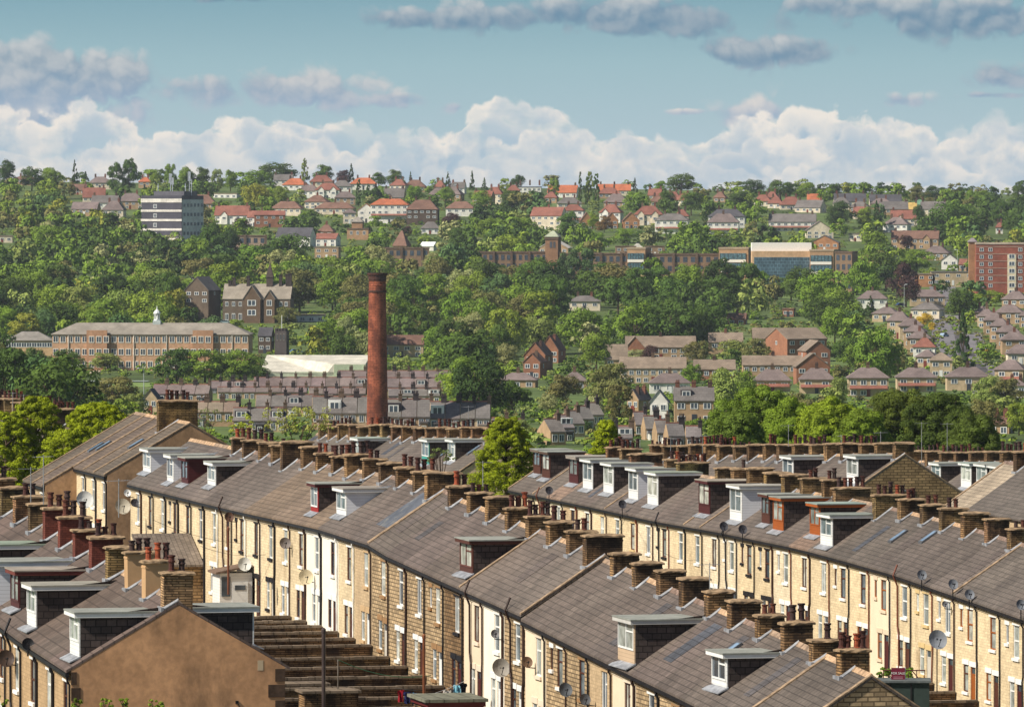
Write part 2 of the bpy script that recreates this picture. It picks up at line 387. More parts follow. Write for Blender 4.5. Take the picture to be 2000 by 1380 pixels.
def m_pot(k): b = MB(); b.lathe(POTS[k], seg=10); return b.mesh('pot', mt['pot'])
POTCOL = [srgb(74, 46, 40), srgb(86, 52, 44), srgb(62, 44, 42), srgb(98, 58, 46), srgb(70, 54, 50)]
STONE = dict(yellow=srgb(212, 192, 156), tan=srgb(186, 162, 128), soot=srgb(174, 150, 116), sootd=srgb(132, 106, 76), cream=srgb(226, 208, 180), white=srgb(232, 224, 206), pale=srgb(216, 200, 170), orange=srgb(176, 148, 112))
WHITE, BROWN, BLACK, WOOD, MAROON, GREEN = srgb(226, 226, 222), srgb(84, 50, 40), srgb(34, 32, 34), srgb(150, 84, 38), srgb(78, 36, 36), srgb(60, 120, 80)
PANES = [srgb(98, 110, 116), srgb(150, 156, 150), srgb(60, 70, 80), srgb(176, 178, 168), srgb(120, 128, 126)]

def dormer(par, xa, xb, b, half, tan, sl, rise, h, facecol, cheek, cheekcol, fasc, felt, wcol, side=1, hfrac=.9, nwin=1):
    """flat-roofed box dormer on the front (side=1) or back (side=-1) slope; xa<xb along the street, b = set-back of its face"""
    D2 = 2*half; xm = (xa+xb)/2; z0 = sl*xm
    yf = -b if side > 0 else -D2+b
    yb = -half+.25*side
    zb = h+tan*b+.02; zt = h+rise*hfrac+.02
    o_ = MB(); cx = .12
    yin = yf-.1*side
    # cheeks: pieces of wall from the slope up to the flat roof
    zr = lambda y: h+tan*min(-y, y+D2)-.12
    for x0, x1 in ((xa, xb),):
        pr = [(yf, zb-.1), (yf, zt), (yb, zt), (yb, zr(yb))]
        o_.add([(x0, y, z) for y, z in pr]+[(x1, y, z) for y, z in pr], [(0, 1, 2, 3), (7, 6, 5, 4), (0, 4, 5, 1), (1, 5, 6, 2), (2, 6, 7, 3), (3, 7, 4, 0)])
    o_.v = [(x, y, z+z0) for x, y, z in o_.v]
    body = link('dormer', o_.mesh('dormer', mt['clad'] if cheek == 'clad' else mt['cheek']), par, (0, 0, 0), 0, cheekcol)
    # face: apron below, window frame above
    f = MB(); ap = .55 if zt-zb > 1.5 else .25
    y0, y1 = sorted((yf+.002*side, yf+.05*side))
    f.box(xa+cx, xb-cx, y0, y1, zb-.1+z0, zb+ap+z0)
    f.box(xa, xa+cx-.002, y0, y1, zb+z0, zt+z0-.002); f.box(xb-cx+.002, xb, y0, y1, zb+z0, zt+z0-.002)
    link('apron', f.mesh('apron', mt['clad']), body, (0, 0, 0), 0, facecol)
    wd = (xb-xa-2*cx)/nwin; ht = zt-zb-ap
    for k in range(nwin):
        window(body, xa+cx+wd*(k+.5), zb+ap+z0, wd, ht, 'mullion' if k % 2 == 0 else 'transom', wcol, wcol, random.choice(PANES), False, yf+(.125 if side > 0 else -.125), 0 if side > 0 else math.pi)
    r = MB(); ov = .28; ya, yb2 = sorted((yf+ov*side, yb-.3*side))
    r.box(xa-.2, xb+.2, ya, yb2, zt+z0+.16, zt+z0+.22)
    link('flat_roof', r.mesh('flat_roof', mt['felt']), body, (0, 0, 0), 0, felt)
    g = MB(); g.box(xa-.17, xb+.17, ya+.03, yb2-.02, zt+z0, zt+z0+.159)
    link('fascia', g.mesh('fascia', mt['trim']), body, (0, 0, 0), 0, fasc)
    fl = MB(); ya, yb3 = sorted((yf+.02*side, yf+.45*side)); zq = zb-.06+z0
    fl.add([(xa-.1, yf, zq+.08), (xb+.1, yf, zq+.08), (xb+.1, yf+.45*side, zq-.45*tan+.13), (xa-.1, yf+.45*side, zq-.45*tan+.13),
            (xa-.1, yf, zq), (xb+.1, yf, zq), (xb+.1, yf+.45*side, zq-.45*tan+.09), (xa-.1, yf+.45*side, zq-.45*tan+.09)],
           [(0, 1, 2, 3), (7, 6, 5, 4), (0, 4, 5, 1), (1, 5, 6, 2), (2, 6, 7, 3), (3, 7, 4, 0)])
    link('apron_flashing', fl.mesh('apron_flashing', mt['lead']), body)
    return body

HH = 6.2
def terrace_house(wf, t0, t1, zn, zf, half=3.8, rise=2.5, wall='yellow', mat=None, roofcol=None, roofmat='slate', trim=WHITE, frame=WHITE, pipe=BLACK,
                  facade=True, small=False, stack=True, swide=1.35, shgt=.95, smat='stack', scol=None, pots=0, potk=0, dorm=None, sky=0, verge=0, label=None, group=None,
                  gable=None, stackside='near', name='terraced_house', gutter=BLACK, cat='house', ridgecol=None, lowdoor=True, frontdrop=0.0, wallbump=None):
    """dorm: list of dicts; verge: 1 = coping at the far end, -1 at the near end, 2 both"""
    L = t1-t0; sl = (zf-zn)/L; D = 2*half; tan = rise/half; h = HH
    rd = random.Random(int(t0*10)+int(wf))
    R_ = root(name, TW(t0, wf, zn-HH), ROT, label, cat, group)
    wcol = STONE[wall] if isinstance(wall, str) else wall
    k = rd.uniform(.92, 1.07); wcol = tuple(c*k for c in wcol)
    mat = mat or {'yellow': 'brick', 'tan': 'brick', 'soot': 'soot', 'sootd': 'soot', 'cream': 'paint', 'white': 'paint', 'pale': 'brick', 'orange': 'brick'}[wall]
    # openings
    ops = []
    xw = L*.36; ww, wh = 1.05, 1.75
    zu = h-.62-wh
    if facade:
        ops.append((xw-ww/2, xw+ww/2, zu, zu+wh, 'w'))
        if small: ops.append((L*.74-.25, L*.74+.25, h-1.75, h-.75, 's'))
        zl = .95 if lowdoor else .9
        ops.append((xw-.55-.45, xw-.55+.45, .12, 2.5, 'd')); ops.append((xw+.78-.45, xw+.78+.45, 1.0, 2.5, 'l'))
    b = MB()
    if facade:
        b.holes(0, L, -1.6, h-.02, [o_[:4] for o_ in ops], 0.0, .115)
    else: b.quad((L, 0, -1.6), (0, 0, -1.6), (0, 0, h-.02), (L, 0, h-.02))
    b.quad((0, -D, -1.6), (L, -D, -1.6), (L, -D, h-.02), (0, -D, h-.02))
    zr = h+rise-.02
    for x, rev in ((0, 0), (L, 1)):
        f = [(x, 0, -1.6), (x, -D, -1.6), (x, -D, h-.02), (x, -half, zr), (x, 0, h-.02)]
        b.add(f, [(0, 4, 3, 2, 1) if rev else (0, 1, 2, 3, 4)])
    b.quad((0, 0, -1.6), (L, 0, -1.6), (L, -D, -1.6), (0, -D, -1.6))
    if gable:   # a differently finished end wall, a real skin on the near end
        g = MB(); g.prism_x([(.02, -1.6), (.02, h-.02), (-half, zr), (-D-.02, h-.02), (-D-.02, -1.6)][::-1], -.05, -.002)
        link('gable_wall', g.mesh('gable_wall', mt[gable[0]]), R_, (0, 0, 0), 0, gable[1])
    b.shear(sl); link('wall', b.mesh('wall', mt[mat]), R_, (0, 0, 0), 0, wcol)
    # roof
    rc = roofcol or srgb(148, 132, 124); kk = rd.uniform(.86, 1.1); rc = tuple(c*kk*.80*rd.uniform(.98, 1.02)*f_ for c, f_ in zip(rc, (1.03, 1.0, .96)))
    b = MB(); e = .22; t_ = .11; xr0 = -.06 if gable or verge in (-1, 2) else 0.0
    b.prism_x([(e, h-e*tan), (e, h-e*tan+t_), (-half, h+rise+t_), (-D-e, h-e*tan+t_), (-D-e, h-e*tan), (-half, h+rise)][::-1], xr0, L)
    b.shear(sl); link('roof', b.mesh('roof', mt[roofmat]), R_, (0, 0, 0), 0, rc)
    b = MB(); x_ = xr0
    while x_ < L-.02:
        x2 = min(x_+.46, L); b.prism_x([(-half+.17, h+rise+.03), (-half, h+rise+t_+.11), (-half-.17, h+rise+.03)][::-1], x_+.012, x2); x_ = x2
    b.shear(sl); link('ridge_tiles', b.mesh('ridge_tiles', mt['capstone']), R_, (0, 0, 0), 0, ridgecol or rd.choice([srgb(150, 128, 108), srgb(176, 146, 116), srgb(128, 108, 96)]))
    for side in ([0] if verge == -1 else [1] if verge == 1 else [0, 1] if verge == 2 else []):
        b = MB(); xv = -.07 if side == 0 else L-.22
        b.prism_x([(e, h-e*tan+t_), (e, h-e*tan+t_+.07), (-half, h+rise+t_+.07), (-D-e, h-e*tan+t_+.07), (-D-e, h-e*tan+t_), (-half, h+rise+t_)][::-1], xv, xv+.28)
        b.shear(sl); link('verge_coping', b.mesh('verge_coping', mt['capstone']), R_, (0, 0, 0), 0, srgb(150, 128, 104))
    if facade:
        b = MB(); b.box(0, L, .10, .25, h-.30, h-.16); b.shear(sl)
        link('gutter', b.mesh('gutter', mt['gutter']), R_, (0, 0, 0), 0, gutter)
        b = MB(); n = max(2, int(L/.46))
        for i in range(n): b.box(L*(i+.5)/n-.08, L*(i+.5)/n+.08, .002, .12, h-.42, h-.28)
        b.box(0, L, .002, .05, h-.52, h-.42)
        b.shear(sl); link('corbels', b.mesh('corbels', mt['trim']), R_, (0, 0, 0), 0, tuple(c*.75 for c in wcol) if mat != 'paint' else wcol)
        pw = .05 if rd.random() < .7 else .07
        b = MB(); b.tube([(.12, .16, h-.2), (.12, .16, h-.45), (.12, .07, h-.62), (.12, .07, 3.0), (.12+rd.uniform(-.1, .2), .07, 2.7), (.12+rd.uniform(-.1, .2), .07, -.5)], pw, 6)
        link('downpipe', b.mesh('downpipe', mt['gutter']), R_, (0, 0, 0), 0, pipe if not isinstance(pipe, list) else rd.choice(pipe))
        if rd.random() < .10:
            b = MB(); xp = L*.62; b.tube([(xp, .1, h+.5), (xp, .34, h-.1), (xp, .1, h-.7), (xp, .09, 3.2), (xp-.25, .09, 2.7), (xp-.25, .09, -.5)], .06, 6)
            b.shear(sl); link('soil_pipe', b.mesh('soil_pipe', mt['gutter']), R_, (0, 0, 0), 0, pipe if not isinstance(pipe, list) else rd.choice(pipe))
        for (xa, xb, za, zb, kd) in ops:
            xm = (xa+xb)/2; dz = sl*xm
            if kd == 'd':
                d = link('door', cached(('door', round(xb-xa, 2), round(zb-za, 2)), lambda: m_door(xb-xa, zb-za).mesh('door', mt['frame'])), R_, (xm, 0, za+dz), 0, rd.choice([frame, frame, BROWN, MAROON, srgb(196, 190, 178)]))
                link('fanlight', cached(('fan',), lambda: _bx(-.38, .38, -.10, -.08, 1.98, 2.28).mesh('fanlight', mt['pane'])), d, (0, 0, 0), 0, PANES[2])
                link('lintel', cached(('dli',), lambda: _bx(-.62, .62, -.02, .035, 2.38, 2.66).mesh('lintel', mt['trim'])), d, (0, 0, 0), 0, trim)
            else:
                window(R_, xm, za+dz, xb-xa, zb-za, {'w': rd.choice(['transom', 'transom', 'sash', 'mullion']), 's': 'plain', 'l': 'transom'}[kd], frame if rd.random() < .85 else BROWN, trim, rd.choice(PANES))
    for dd in (dorm or []):
        d_ = dict(dd); xa = d_.pop('x0'); dormer(R_, xa, xa+d_.pop('w', 2.8), d_.pop('b', .4), half, tan, sl, rise, h+t_, **d_)
    if sky:
        for j in range(sky):
            xs_ = L*(.3+.38*j)+rd.uniform(-.3, .3); yb_ = -half*rd.uniform(.35, .55); b = MB()
            q_ = lambda y: h+tan*-y+t_+sl*xs_
            for (y0, y1) in ((yb_, yb_-1.0),):
                b.add([(xs_-.35, y0, q_(y0)), (xs_+.35, y0, q_(y0)), (xs_+.35, y1, q_(y1)), (xs_-.35, y1, q_(y1)),
                       (xs_-.35, y0, q_(y0)+.12), (xs_+.35, y0, q_(y0)+.12), (xs_+.35, y1, q_(y1)+.12), (xs_-.35, y1, q_(y1)+.12)],
                      [(0, 3, 2, 1), (0, 1, 5, 4), (1, 2, 6, 5), (2, 3, 7, 6), (3, 0, 4, 7), (4, 5, 6, 7)])
            sk = link('skylight', b.mesh('skylight', mt['gutter']), R_, (0, 0, 0), 0, srgb(90, 92, 96))
            g = MB(); y0, y1 = yb_-.08, yb_-.92
            g.quad((xs_-.27, y0, q_(y0)+.125), (xs_+.27, y0, q_(y0)+.125), (xs_+.27, y1, q_(y1)+.125), (xs_-.27, y1, q_(y1)+.125))
            link('pane', g.mesh('pane', mt['pane']), sk, (0, 0, 0), 0, srgb(120, 140, 160))
    if rd.random() < .13 and not dorm:   # a patch of newer or damp slates
        xs_ = rd.uniform(.2, L-1.8); w_ = rd.uniform(.8, 1.6); y0, y1 = -half*rd.uniform(.02, .5), -half*rd.uniform(.6, .97); b = MB()
        q_ = lambda y: h+tan*-y+t_
        b.add([(xs_, y0, q_(y0)-.03), (xs_+w_, y0, q_(y0)-.03), (xs_+w_, y1, q_(y1)-.03), (xs_, y1, q_(y1)-.03), (xs_, y0, q_(y0)+.02), (xs_+w_, y0, q_(y0)+.02), (xs_+w_, y1, q_(y1)+.02), (xs_, y1, q_(y1)+.02)],
              [(0, 3, 2, 1), (0, 1, 5, 4), (1, 2, 6, 5), (2, 3, 7, 6), (3, 0, 4, 7), (4, 5, 6, 7)])
        b.shear(sl); link('roof_patch', b.mesh('roof_patch', mt[roofmat]), R_, (0, 0, 0), 0, rd.choice([srgb(78, 80, 86), srgb(84, 80, 80), srgb(96, 86, 80)]))
    if stack:
        zs = h+rise+t_; lng = .78
        key = (round(swide, 1), round(shgt, 1))
        sx = .1 if stackside == 'near' else stackside
        st = link('chimney', cached(('st', key, smat), lambda: m_stack(key[0], key[1]).mesh('chimney', mt[smat])), R_, (sx, -half, zs+sl*sx), 0, scol or tuple(c*rd.uniform(.9, 1.1) for c in srgb(158, 126, 86)))
        st.rotation_euler = (rd.uniform(-.018, .018), rd.uniform(-.02, .02), rd.uniform(-.04, .04)); st.scale = (rd.uniform(.92, 1.1), rd.uniform(.95, 1.05), rd.uniform(.92, 1.12))
        link('cap', cached(('cap', key, rd.randint(0, 3)), lambda: m_cap(key[0], key[1], lng, rd.random()).mesh('cap', mt['capstone'])), st, (0, 0, 0), 0, srgb(150, 126, 98))
        # lead flashing where the slope meets the stack
        b = MB(); yo = key[0]/2; F_ = lambda y: -abs(y)*tan+.03
        for (x0, x1) in ((-.07, .01),):
            b.add([(x0, yo+.1, F_(yo+.1)-.03), (x1, yo+.1, F_(yo+.1)-.03), (x1, 0, F_(0)), (x0, 0, F_(0)), (x0, yo+.1, F_(yo+.1)+.02), (x1, yo+.1, F_(yo+.1)+.12), (x1, 0, F_(0)+.12), (x0, 0, F_(0)+.04)],
                  [(0, 3, 2, 1), (0, 1, 5, 4), (1, 2, 6, 5), (2, 3, 7, 6), (3, 0, 4, 7), (4, 5, 6, 7)])
        b.box(-.08, lng+.05, yo+.003, yo+.12, F_(yo+.12)-.06, F_(yo+.12)+.14)
        link('flashing', cached(('flash', key, round(tan, 2)), lambda: b.mesh('flashing', mt['lead'])), st)
        if pots:
            pk = pots if isinstance(pots, int) else len(pots)
            for i in range(pk):
                yy = (i-(pk-1)/2)*min(.36, (key[0]-.25)/max(1, pk-1)) if pk > 1 else rd.uniform(-.2, .2)
                po = link('pot', cached(('pot', potk), lambda: m_pot(potk)), st, (lng/2+rd.uniform(-.06, .06), yy+rd.uniform(-.05, .05), key[1]+.09), 0, srgb(150, 76, 50) if rd.random() < .06 else rd.choice(POTCOL))
                po.scale = (1, 1, rd.uniform(.62, .95))
    return R_
# ---- street ground of the near terraces
EBt = sorted(EB_near+EB_mid+EB_far)
def near_ground(t, w_):
    za = interp(EA, min(t, EA[-1][0]))-HH; zb = eaveB(t)-HH; zc = interp(EC, max(t, EC[0][0]))-HH
    if w_ <= 50: return za
    if w_ < 62: return za+(zb-za)*(w_-50)/12
    if w_ <= 80: return zb
    if w_ < 98: return zb+(zc-zb)*(w_-80)/18
    return zc
def far_ground(Y):
    pts = [(0, -24.5), (470, -27), (640, -31), (800, -37), (1000, -42), (1300, -45.5), (1600, -51), (1800, -53), (2000, -54.2), (2200, -53), (2450, -48), (2850, -38), (3300, -24), (3800, -4.4), (4200, 5.5), (4600, 6.5), (5400, -2), (7000, -30), (9000, -12), (12000, 8), (14000, 0)]
    for a, b in zip(pts, pts[1:]):
        if a[0] <= Y <= b[0]:
            f = (Y-a[0])/(b[0]-a[0]); return a[1]+(b[1]-a[1])*f
    return pts[-1][1]
def tilt(px, Y):
    """the far hill stands higher to the left"""
    f = max(0.0, min(1.0, (Y-3300)/900)); return f*(1000-px)/1000*4.5
def ground(x, Y):
    t = x*UX+Y*UY; w_ = x*VX+Y*VY; f = max(0.0, min(1.0, (Y-430)/90.0))
    px = 1000+x/max(Y, 1)*FPX; px = max(-600, min(2600, px))
    z = far_ground(Y)+tilt(px, Y)
    if f < 1: z = near_ground(t, w_)*(1-f)+z*f
    return z-.35
def site(px, py):
    """the point of the valley or far hill seen at this pixel"""
    lo, hi = 1150.0, 4300.0
    for _ in range(40):
        mid = (lo+hi)/2; x = (px-1000)/FPX*mid
        if HY-ground(x, mid)/mid*FPX > py: lo = mid
        else: hi = mid
    Y = (lo+hi)/2; x = (px-1000)/FPX*Y
    return Vector((x, Y, ground(x, Y))), FPX/Y
b = MB(); Ys = [-400, 0, 120, 200]+[230+8*i for i in range(42)]+[570+40*i for i in range(20)]+[1370+60*i for i in range(62)]+[5200, 5800, 6500, 7500, 9000, 10500, 12000, 14000]
NX = 72
for Y in Ys:
    half_ = 90+max(Y, 0)*.14+(max(Y, 0) > 5000)*1500
    for i in range(NX+1):
        x = (i/NX*2-1)*half_
        z = ground(x, Y) if Y > 0 else -25.0
        if Y > 2000: z += 1.2*mnoise.noise(Vector((x*.004, Y*.004, 1)))*min(1, (Y-2000)/800)
        if Y > 8000: z += 16*mnoise.noise(Vector((x*.0006, Y*.0003, 7)))
        b.v.append((x, Y, z))
for j in range(len(Ys)-1):
    for i in range(NX):
        a = j*(NX+1)+i; b.f.append((a, a+1, a+NX+2, a+NX+1)); b.mi.append(0)
gm = M('meadow_and_scrub', srgb(84, 100, 52), ns=.012, na=.35, fine=.25, fs=.09, stain=(.02, (.55, .75), srgb(140, 132, 92), .5))
g = link('ground', b.mesh('ground', gm)); tag(g, kind='structure')
# ------------------------------------------------------------------ yards between the terraces
yg = M('worn_yard_paving', srgb(128, 112, 92), pat=('roof', 1.2, .9, .6, .05, .15), ns=.25, na=.3, fine=.2, stain=(.4, (.5, .7), srgb(84, 92, 58), .6))
b = MB(); n = 60
ws = [30, 41.2, 50, 56, 62, 69, 77, 84, 91, 98, 105, 113, 122]
for i in range(n+1):
    t = 205+235*i/n
    for w_ in ws: v_ = TW(t, w_); b.v.append((v_.x, v_.y, near_ground(t, w_)-.32))
for i in range(n):
    for j in range(len(ws)-1):
        a = i*len(ws)+j; b.f.append((a, a+1, a+1+len(ws), a+len(ws))); b.mi.append(0)
tag(link('yard_paving', b.mesh('yard_paving', yg)), kind='structure')

DKCHEEK, DFELT = srgb(76, 66, 62), srgb(140, 142, 134)
def dspec(face=WHITE, cheek='slate', cheekcol=DKCHEEK, fasc=WHITE, felt=DFELT, wcol=WHITE, w=2.8, b=.4, **k):
    return dict(facecol=face, cheek=cheek, cheekcol=cheekcol, fasc=fasc, felt=felt, wcol=wcol, w=w, b=b, **k)
def bounds_to_rows(wf, t_first, n, first_len=None):
    ts = [t_first]; 
    if first_len: ts.append(t_first+first_len)
    while len(ts) < n+1: ts.append(ts[-1]+SPAN)
    return ts
def put_dormers(wf, half, specs, ts):
    """specs: (pixel column of the far lower corner of the face, spec) -> {house index: [dormer]}"""
    res = {}
    for px, sp in specs:
        side = sp.get('side', 1); b_ = sp['b']
        wpl = wf+b_ if side > 0 else wf+2*half-b_
        tf, _ = on_plane(px, wpl); tn = tf-sp['w']; tm = (tf+tn)/2
        for i in range(len(ts)-1):
            if ts[i] <= tm < ts[i+1]:
                d = dict(sp); d['x0'] = tn-ts[i]; res.setdefault(i, []).append(d)
    return res
WORDS = dict(yellow='pale yellow stone', tan='tan stone', soot='soot-dark brown stone', sootd='nearly black stone', cream='cream painted', white='white painted', pale='pale smooth stone', orange='orange-brown stone')
def describe(st): return WORDS[st] if isinstance(st, str) else 'brown stone'

# ===== middle terrace (row B)
tB0, _ = on_plane(1522, WB)
ts = [tB0, (265.6+4.2)/263.3*0+on_plane(1439, WB)[0]]
tstep = on_plane(1026, WB)[0]
nn = 9; d = (tstep-ts[1])/nn
ts += [ts[1]+d*(i+1) for i in range(nn)]
tfar = on_plane(255, WB)[0]; nf = 25; d = (tfar-tstep)/nf
ts += [tstep+d*(i+1) for i in range(nf)]
tsB = ts
wallsB = {0: 'soot', 1: 'soot', 2: 'tan', 3: 'soot', 4: 'soot', 5: 'cream', 6: 'tan', 7: 'soot', 8: 'soot', 9: 'soot', 10: 'cream', 11: 'soot', 12: 'white', 13: 'cream', 14: 'sootd', 15: 'soot', 16: 'soot', 17: 'soot', 18: 'soot', 19: 'tan', 20: 'yellow', 21: 'yellow', 22: 'white'}
def wall_at(px):
    for lo, hi, s_ in ((1375, 9999, 'soot'), (1340, 1375, 'tan'), (1245, 1340, 'soot'), (1198, 1245, 'cream'), (1157, 1198, 'tan'), (1066, 1157, 'soot'), (1024, 1066, 'cream'), (988, 1024, 'soot'), (948, 988, 'white'), (911, 948, 'cream'),
                       (874, 911, 'sootd'), (738, 874, 'soot'), (703, 738, 'tan'), (646, 703, 'yellow'), (614, 646, 'white'), (580, 614, 'yellow'), (500, 580, 'yellow'), (470, 500, 'pale'), (0, 500, 'yellow')):
        if lo <= px < hi: return s_
def px_of(t, w_, z=None):
    v_ = TW(t, w_); return 1000+v_.x/v_.y*FPX
RED = srgb(150, 40, 36)
dB = put_dormers(WB, 3.8, [
    (281, dspec(hfrac=.72, b=.9, cheek='clad', cheekcol=srgb(222, 224, 228))), (328, dspec(hfrac=.72, b=.6, w=2.2, cheek='clad', cheekcol=srgb(224, 226, 230))), (356, dspec(hfrac=.72, b=.7, w=2.3, face=MAROON, wcol=MAROON, cheek='clad', cheekcol=MAROON, fasc=MAROON, felt=srgb(150, 150, 140))),
    (407, dspec(hfrac=.72, b=1.0, w=2.6)), (609, dspec(hfrac=.72, b=.7, w=2.0, face=RED, fasc=MAROON)), (659, dspec(hfrac=.72, b=.9, w=2.6, cheek='clad', cheekcol=srgb(226, 228, 232), felt=srgb(146, 138, 128))),
    (900, dspec(hfrac=.72, b=.6, w=2.9, face=BROWN, wcol=srgb(100, 56, 46), fasc=BROWN)), (1209, dspec(hfrac=.72, b=.15, w=3.0, fasc=srgb(190, 188, 182), face=srgb(196, 170, 140))), (1392, dspec(hfrac=.72, b=.9, w=2.5))], tsB)
potsB = {0: 4, 1: 1, 2: 2, 3: 2, 4: 0, 5: 0, 6: 0, 7: 0, 8: 0, 9: 0, 10: 0, 11: 2, 12: 2, 13: 4, 14: 3, 15: 0, 16: 3, 17: 2, 18: 0, 19: 3, 20: 2, 21: 0, 22: 2, 23: 4, 24: 3, 25: 3, 26: 0, 27: 0, 28: 1, 29: 2, 30: 3, 31: 2, 32: 3, 33: 0}
sootscol = [srgb(150, 118, 80), srgb(164, 130, 90), srgb(136, 106, 74)]
rB = random.Random(4)
ROWS = []   # (pixel column, label stem) used later to describe dishes and walls
NB = len(tsB)-1
for i in range(NB):
    t0, t1 = tsB[i], tsB[i+1]; zn, zf = eaveB(t0+.06), eaveB(t1-.06)
    st = wall_at(px_of((t0+t1)/2, WB)); pxm = px_of((t0+t1)/2, WB)
    sp = [] 
    has_stack = not (i > NB-4)
    lab = f"{describe(st)} terraced house{' with flat dormer' if i in dB else ''}, {nth(i+1)} from near end of middle terrace"
    sk = 1 if i in (5, 3) else 0
    col = None
    if 490 < pxm < 640: rc = srgb(134, 117, 101)
    elif i in (0, 1): rc = srgb(104, 95, 89)
    else: rc = srgb(112, 102, 95)
    if st == 'yellow': wcol = tuple(c*k for c, k in zip(STONE['yellow'], (1.0, 1.0, 1.0)))
    terrace_house(WB, t0, t1, zn, zf, wall=st, roofcol=rc, trim={'soot': rB.choice([WHITE, srgb(150, 116, 80)]), 'sootd': BLACK, 'cream': srgb(222, 206, 184), 'white': WHITE, 'tan': srgb(190, 160, 120)}.get(st, rB.choice([WHITE, WHITE, WHITE, BLACK])),
                  frame=rB.choice([WHITE, WHITE, WHITE, BROWN]), pipe=[BLACK, BLACK, srgb(70, 50, 42), WHITE] if st in ('yellow', 'white') else [BLACK, srgb(60, 44, 38)],
                  dorm=dB.get(i), pots=potsB.get(i, rB.choice([0, 0, 2, 3])) if i < 40 else 0, potk=rB.choice([0, 0, 1]), stack=has_stack, stackside='near' if i else 2.4,
                  swide=rB.choice([1.1, 1.2, 1.3]) if i not in (10, 18, 27) else 1.8, shgt=rB.choice([.6, .7, .8]) if i not in (10, 18, 27) else .95, scol=rB.choice(sootscol),
                  sky=sk, verge=2 if i == 0 else (1 if i == 17 else (-1 if i in (10, 18, 13) else 0)), small=rB.random() < .15,
                  gable=None, label=lab, group='houses of the middle terrace')

# ===== far right terrace (row C)
tC0 = on_plane(2085, WC)[0]; tC1 = on_plane(998, WC)[0]
ta = on_plane(1073, WC)[0]; n = int(round((ta-tC0)/SPAN)); d = SPAN
tsC = [ta-d*k for k in range(n, -1, -1)]+[ta+d, ta+2*d, tC1]
ORANGE = srgb(158, 84, 36)
dC = put_dormers(WC, 3.8, [
    (1043, dspec(hfrac=1.0, b=1.50, w=2.2, face=BROWN, wcol=BROWN, fasc=srgb(110, 96, 84))), (1060, dspec(hfrac=1.0, b=1.30, w=2.4, face=BROWN, wcol=BROWN, fasc=srgb(90, 70, 60))), (1113, dspec(hfrac=1.0, b=1.30, w=2.6, face=MAROON, wcol=MAROON, fasc=srgb(150, 140, 130), felt=srgb(150, 144, 134))),
    (1140, dspec(hfrac=1.0, b=1.10, w=2.8)), (1180, dspec(hfrac=1.0, b=1.10, w=2.8)), (1229, dspec(hfrac=1.0, b=1.00, w=2.6, cheek='clad', cheekcol=srgb(222, 224, 230))), (1266, dspec(hfrac=1.0, b=0.90, w=2.8, felt=srgb(134, 142, 128))),
    (1366, dspec(hfrac=1.0, b=0.90, w=2.8, face=MAROON, wcol=MAROON, fasc=MAROON, felt=srgb(150, 140, 126))), (1427, dspec(hfrac=1.0, b=0.80, w=2.9, cheek='clad', cheekcol=srgb(224, 226, 230), felt=srgb(160, 156, 146))),
    (1489, dspec(hfrac=0.9, b=1.0, w=1.9, face=BROWN, wcol=BROWN, fasc=BROWN)), (1511, dspec(hfrac=0.9, b=.7, w=2.4, face=ORANGE, wcol=ORANGE, fasc=ORANGE)), (1583, dspec(hfrac=0.9, b=.9, w=2.3, face=ORANGE, wcol=ORANGE, fasc=ORANGE, felt=srgb(136, 150, 142))),
    (1604, dspec(hfrac=0.75, b=.4, w=2.6, felt=srgb(128, 134, 126)))], tsC)
rC = random.Random(11); NC = len(tsC)-1
for i in range(NC):
    t0, t1 = tsC[i], tsC[i+1]; pxm = px_of((t0+t1)/2, WC)
    st = 'yellow' if pxm > 1540 else rC.choice(['yellow', 'pale', 'pale'])
    if 1690 < pxm < 1740: st = 'cream'
    if 1105 < pxm < 1138: st = 'tan'
    rc = srgb(112, 102, 95)
    if 1075 < pxm < 1110 or 1540 < pxm < 1575: rc = srgb(136, 116, 102)
    if pxm > 1620: rc = srgb(108, 99, 93)
    j = n-i; wide = j in (3, 6, 15, 17)
    terrace_house(WC, t0, t1, interp(EC, t0), interp(EC, t1), wall=st, roofcol=rc, trim=rC.choice([WHITE, WHITE, BLACK, BLACK, srgb(206, 180, 130)]) if st != 'cream' else srgb(214, 196, 170),
                  frame=rC.choice([WHITE, WHITE, WHITE, BROWN, WOOD]), pipe=[BLACK, BLACK, BLACK, srgb(110, 64, 48), srgb(66, 46, 40)], dorm=dC.get(i), pots={0: 2, 1: 3, 2: 4, 3: 0, 5: 3, 6: 8, 9: 1, 13: 2, 14: 2, 15: 5, 17: 5, 18: 2, 19: 2, 20: 2, 23: 2, 24: 3}.get(j, 0), potk=rC.choice([0, 0, 1]),
                  swide=rC.choice([1.2, 1.4, 1.5]) if not wide else 2.1, shgt=rC.choice([.7, .8, .9]), small=rC.random() < .4, sky=1 if 1655 < pxm < 1700 or 1700 < pxm < 1740 else 0,
                  verge=2 if i in (18,) else (1 if i in (4, NC-1, NC-3, 23) else 0), stack=i < NC-3 and j not in (4, 7, 16),
                  label=f"{describe(st)} terraced house{' with flat dormer' if i in dC else ''}, {nth(NC-i)} from far end of right terrace", group='houses of the right terrace')

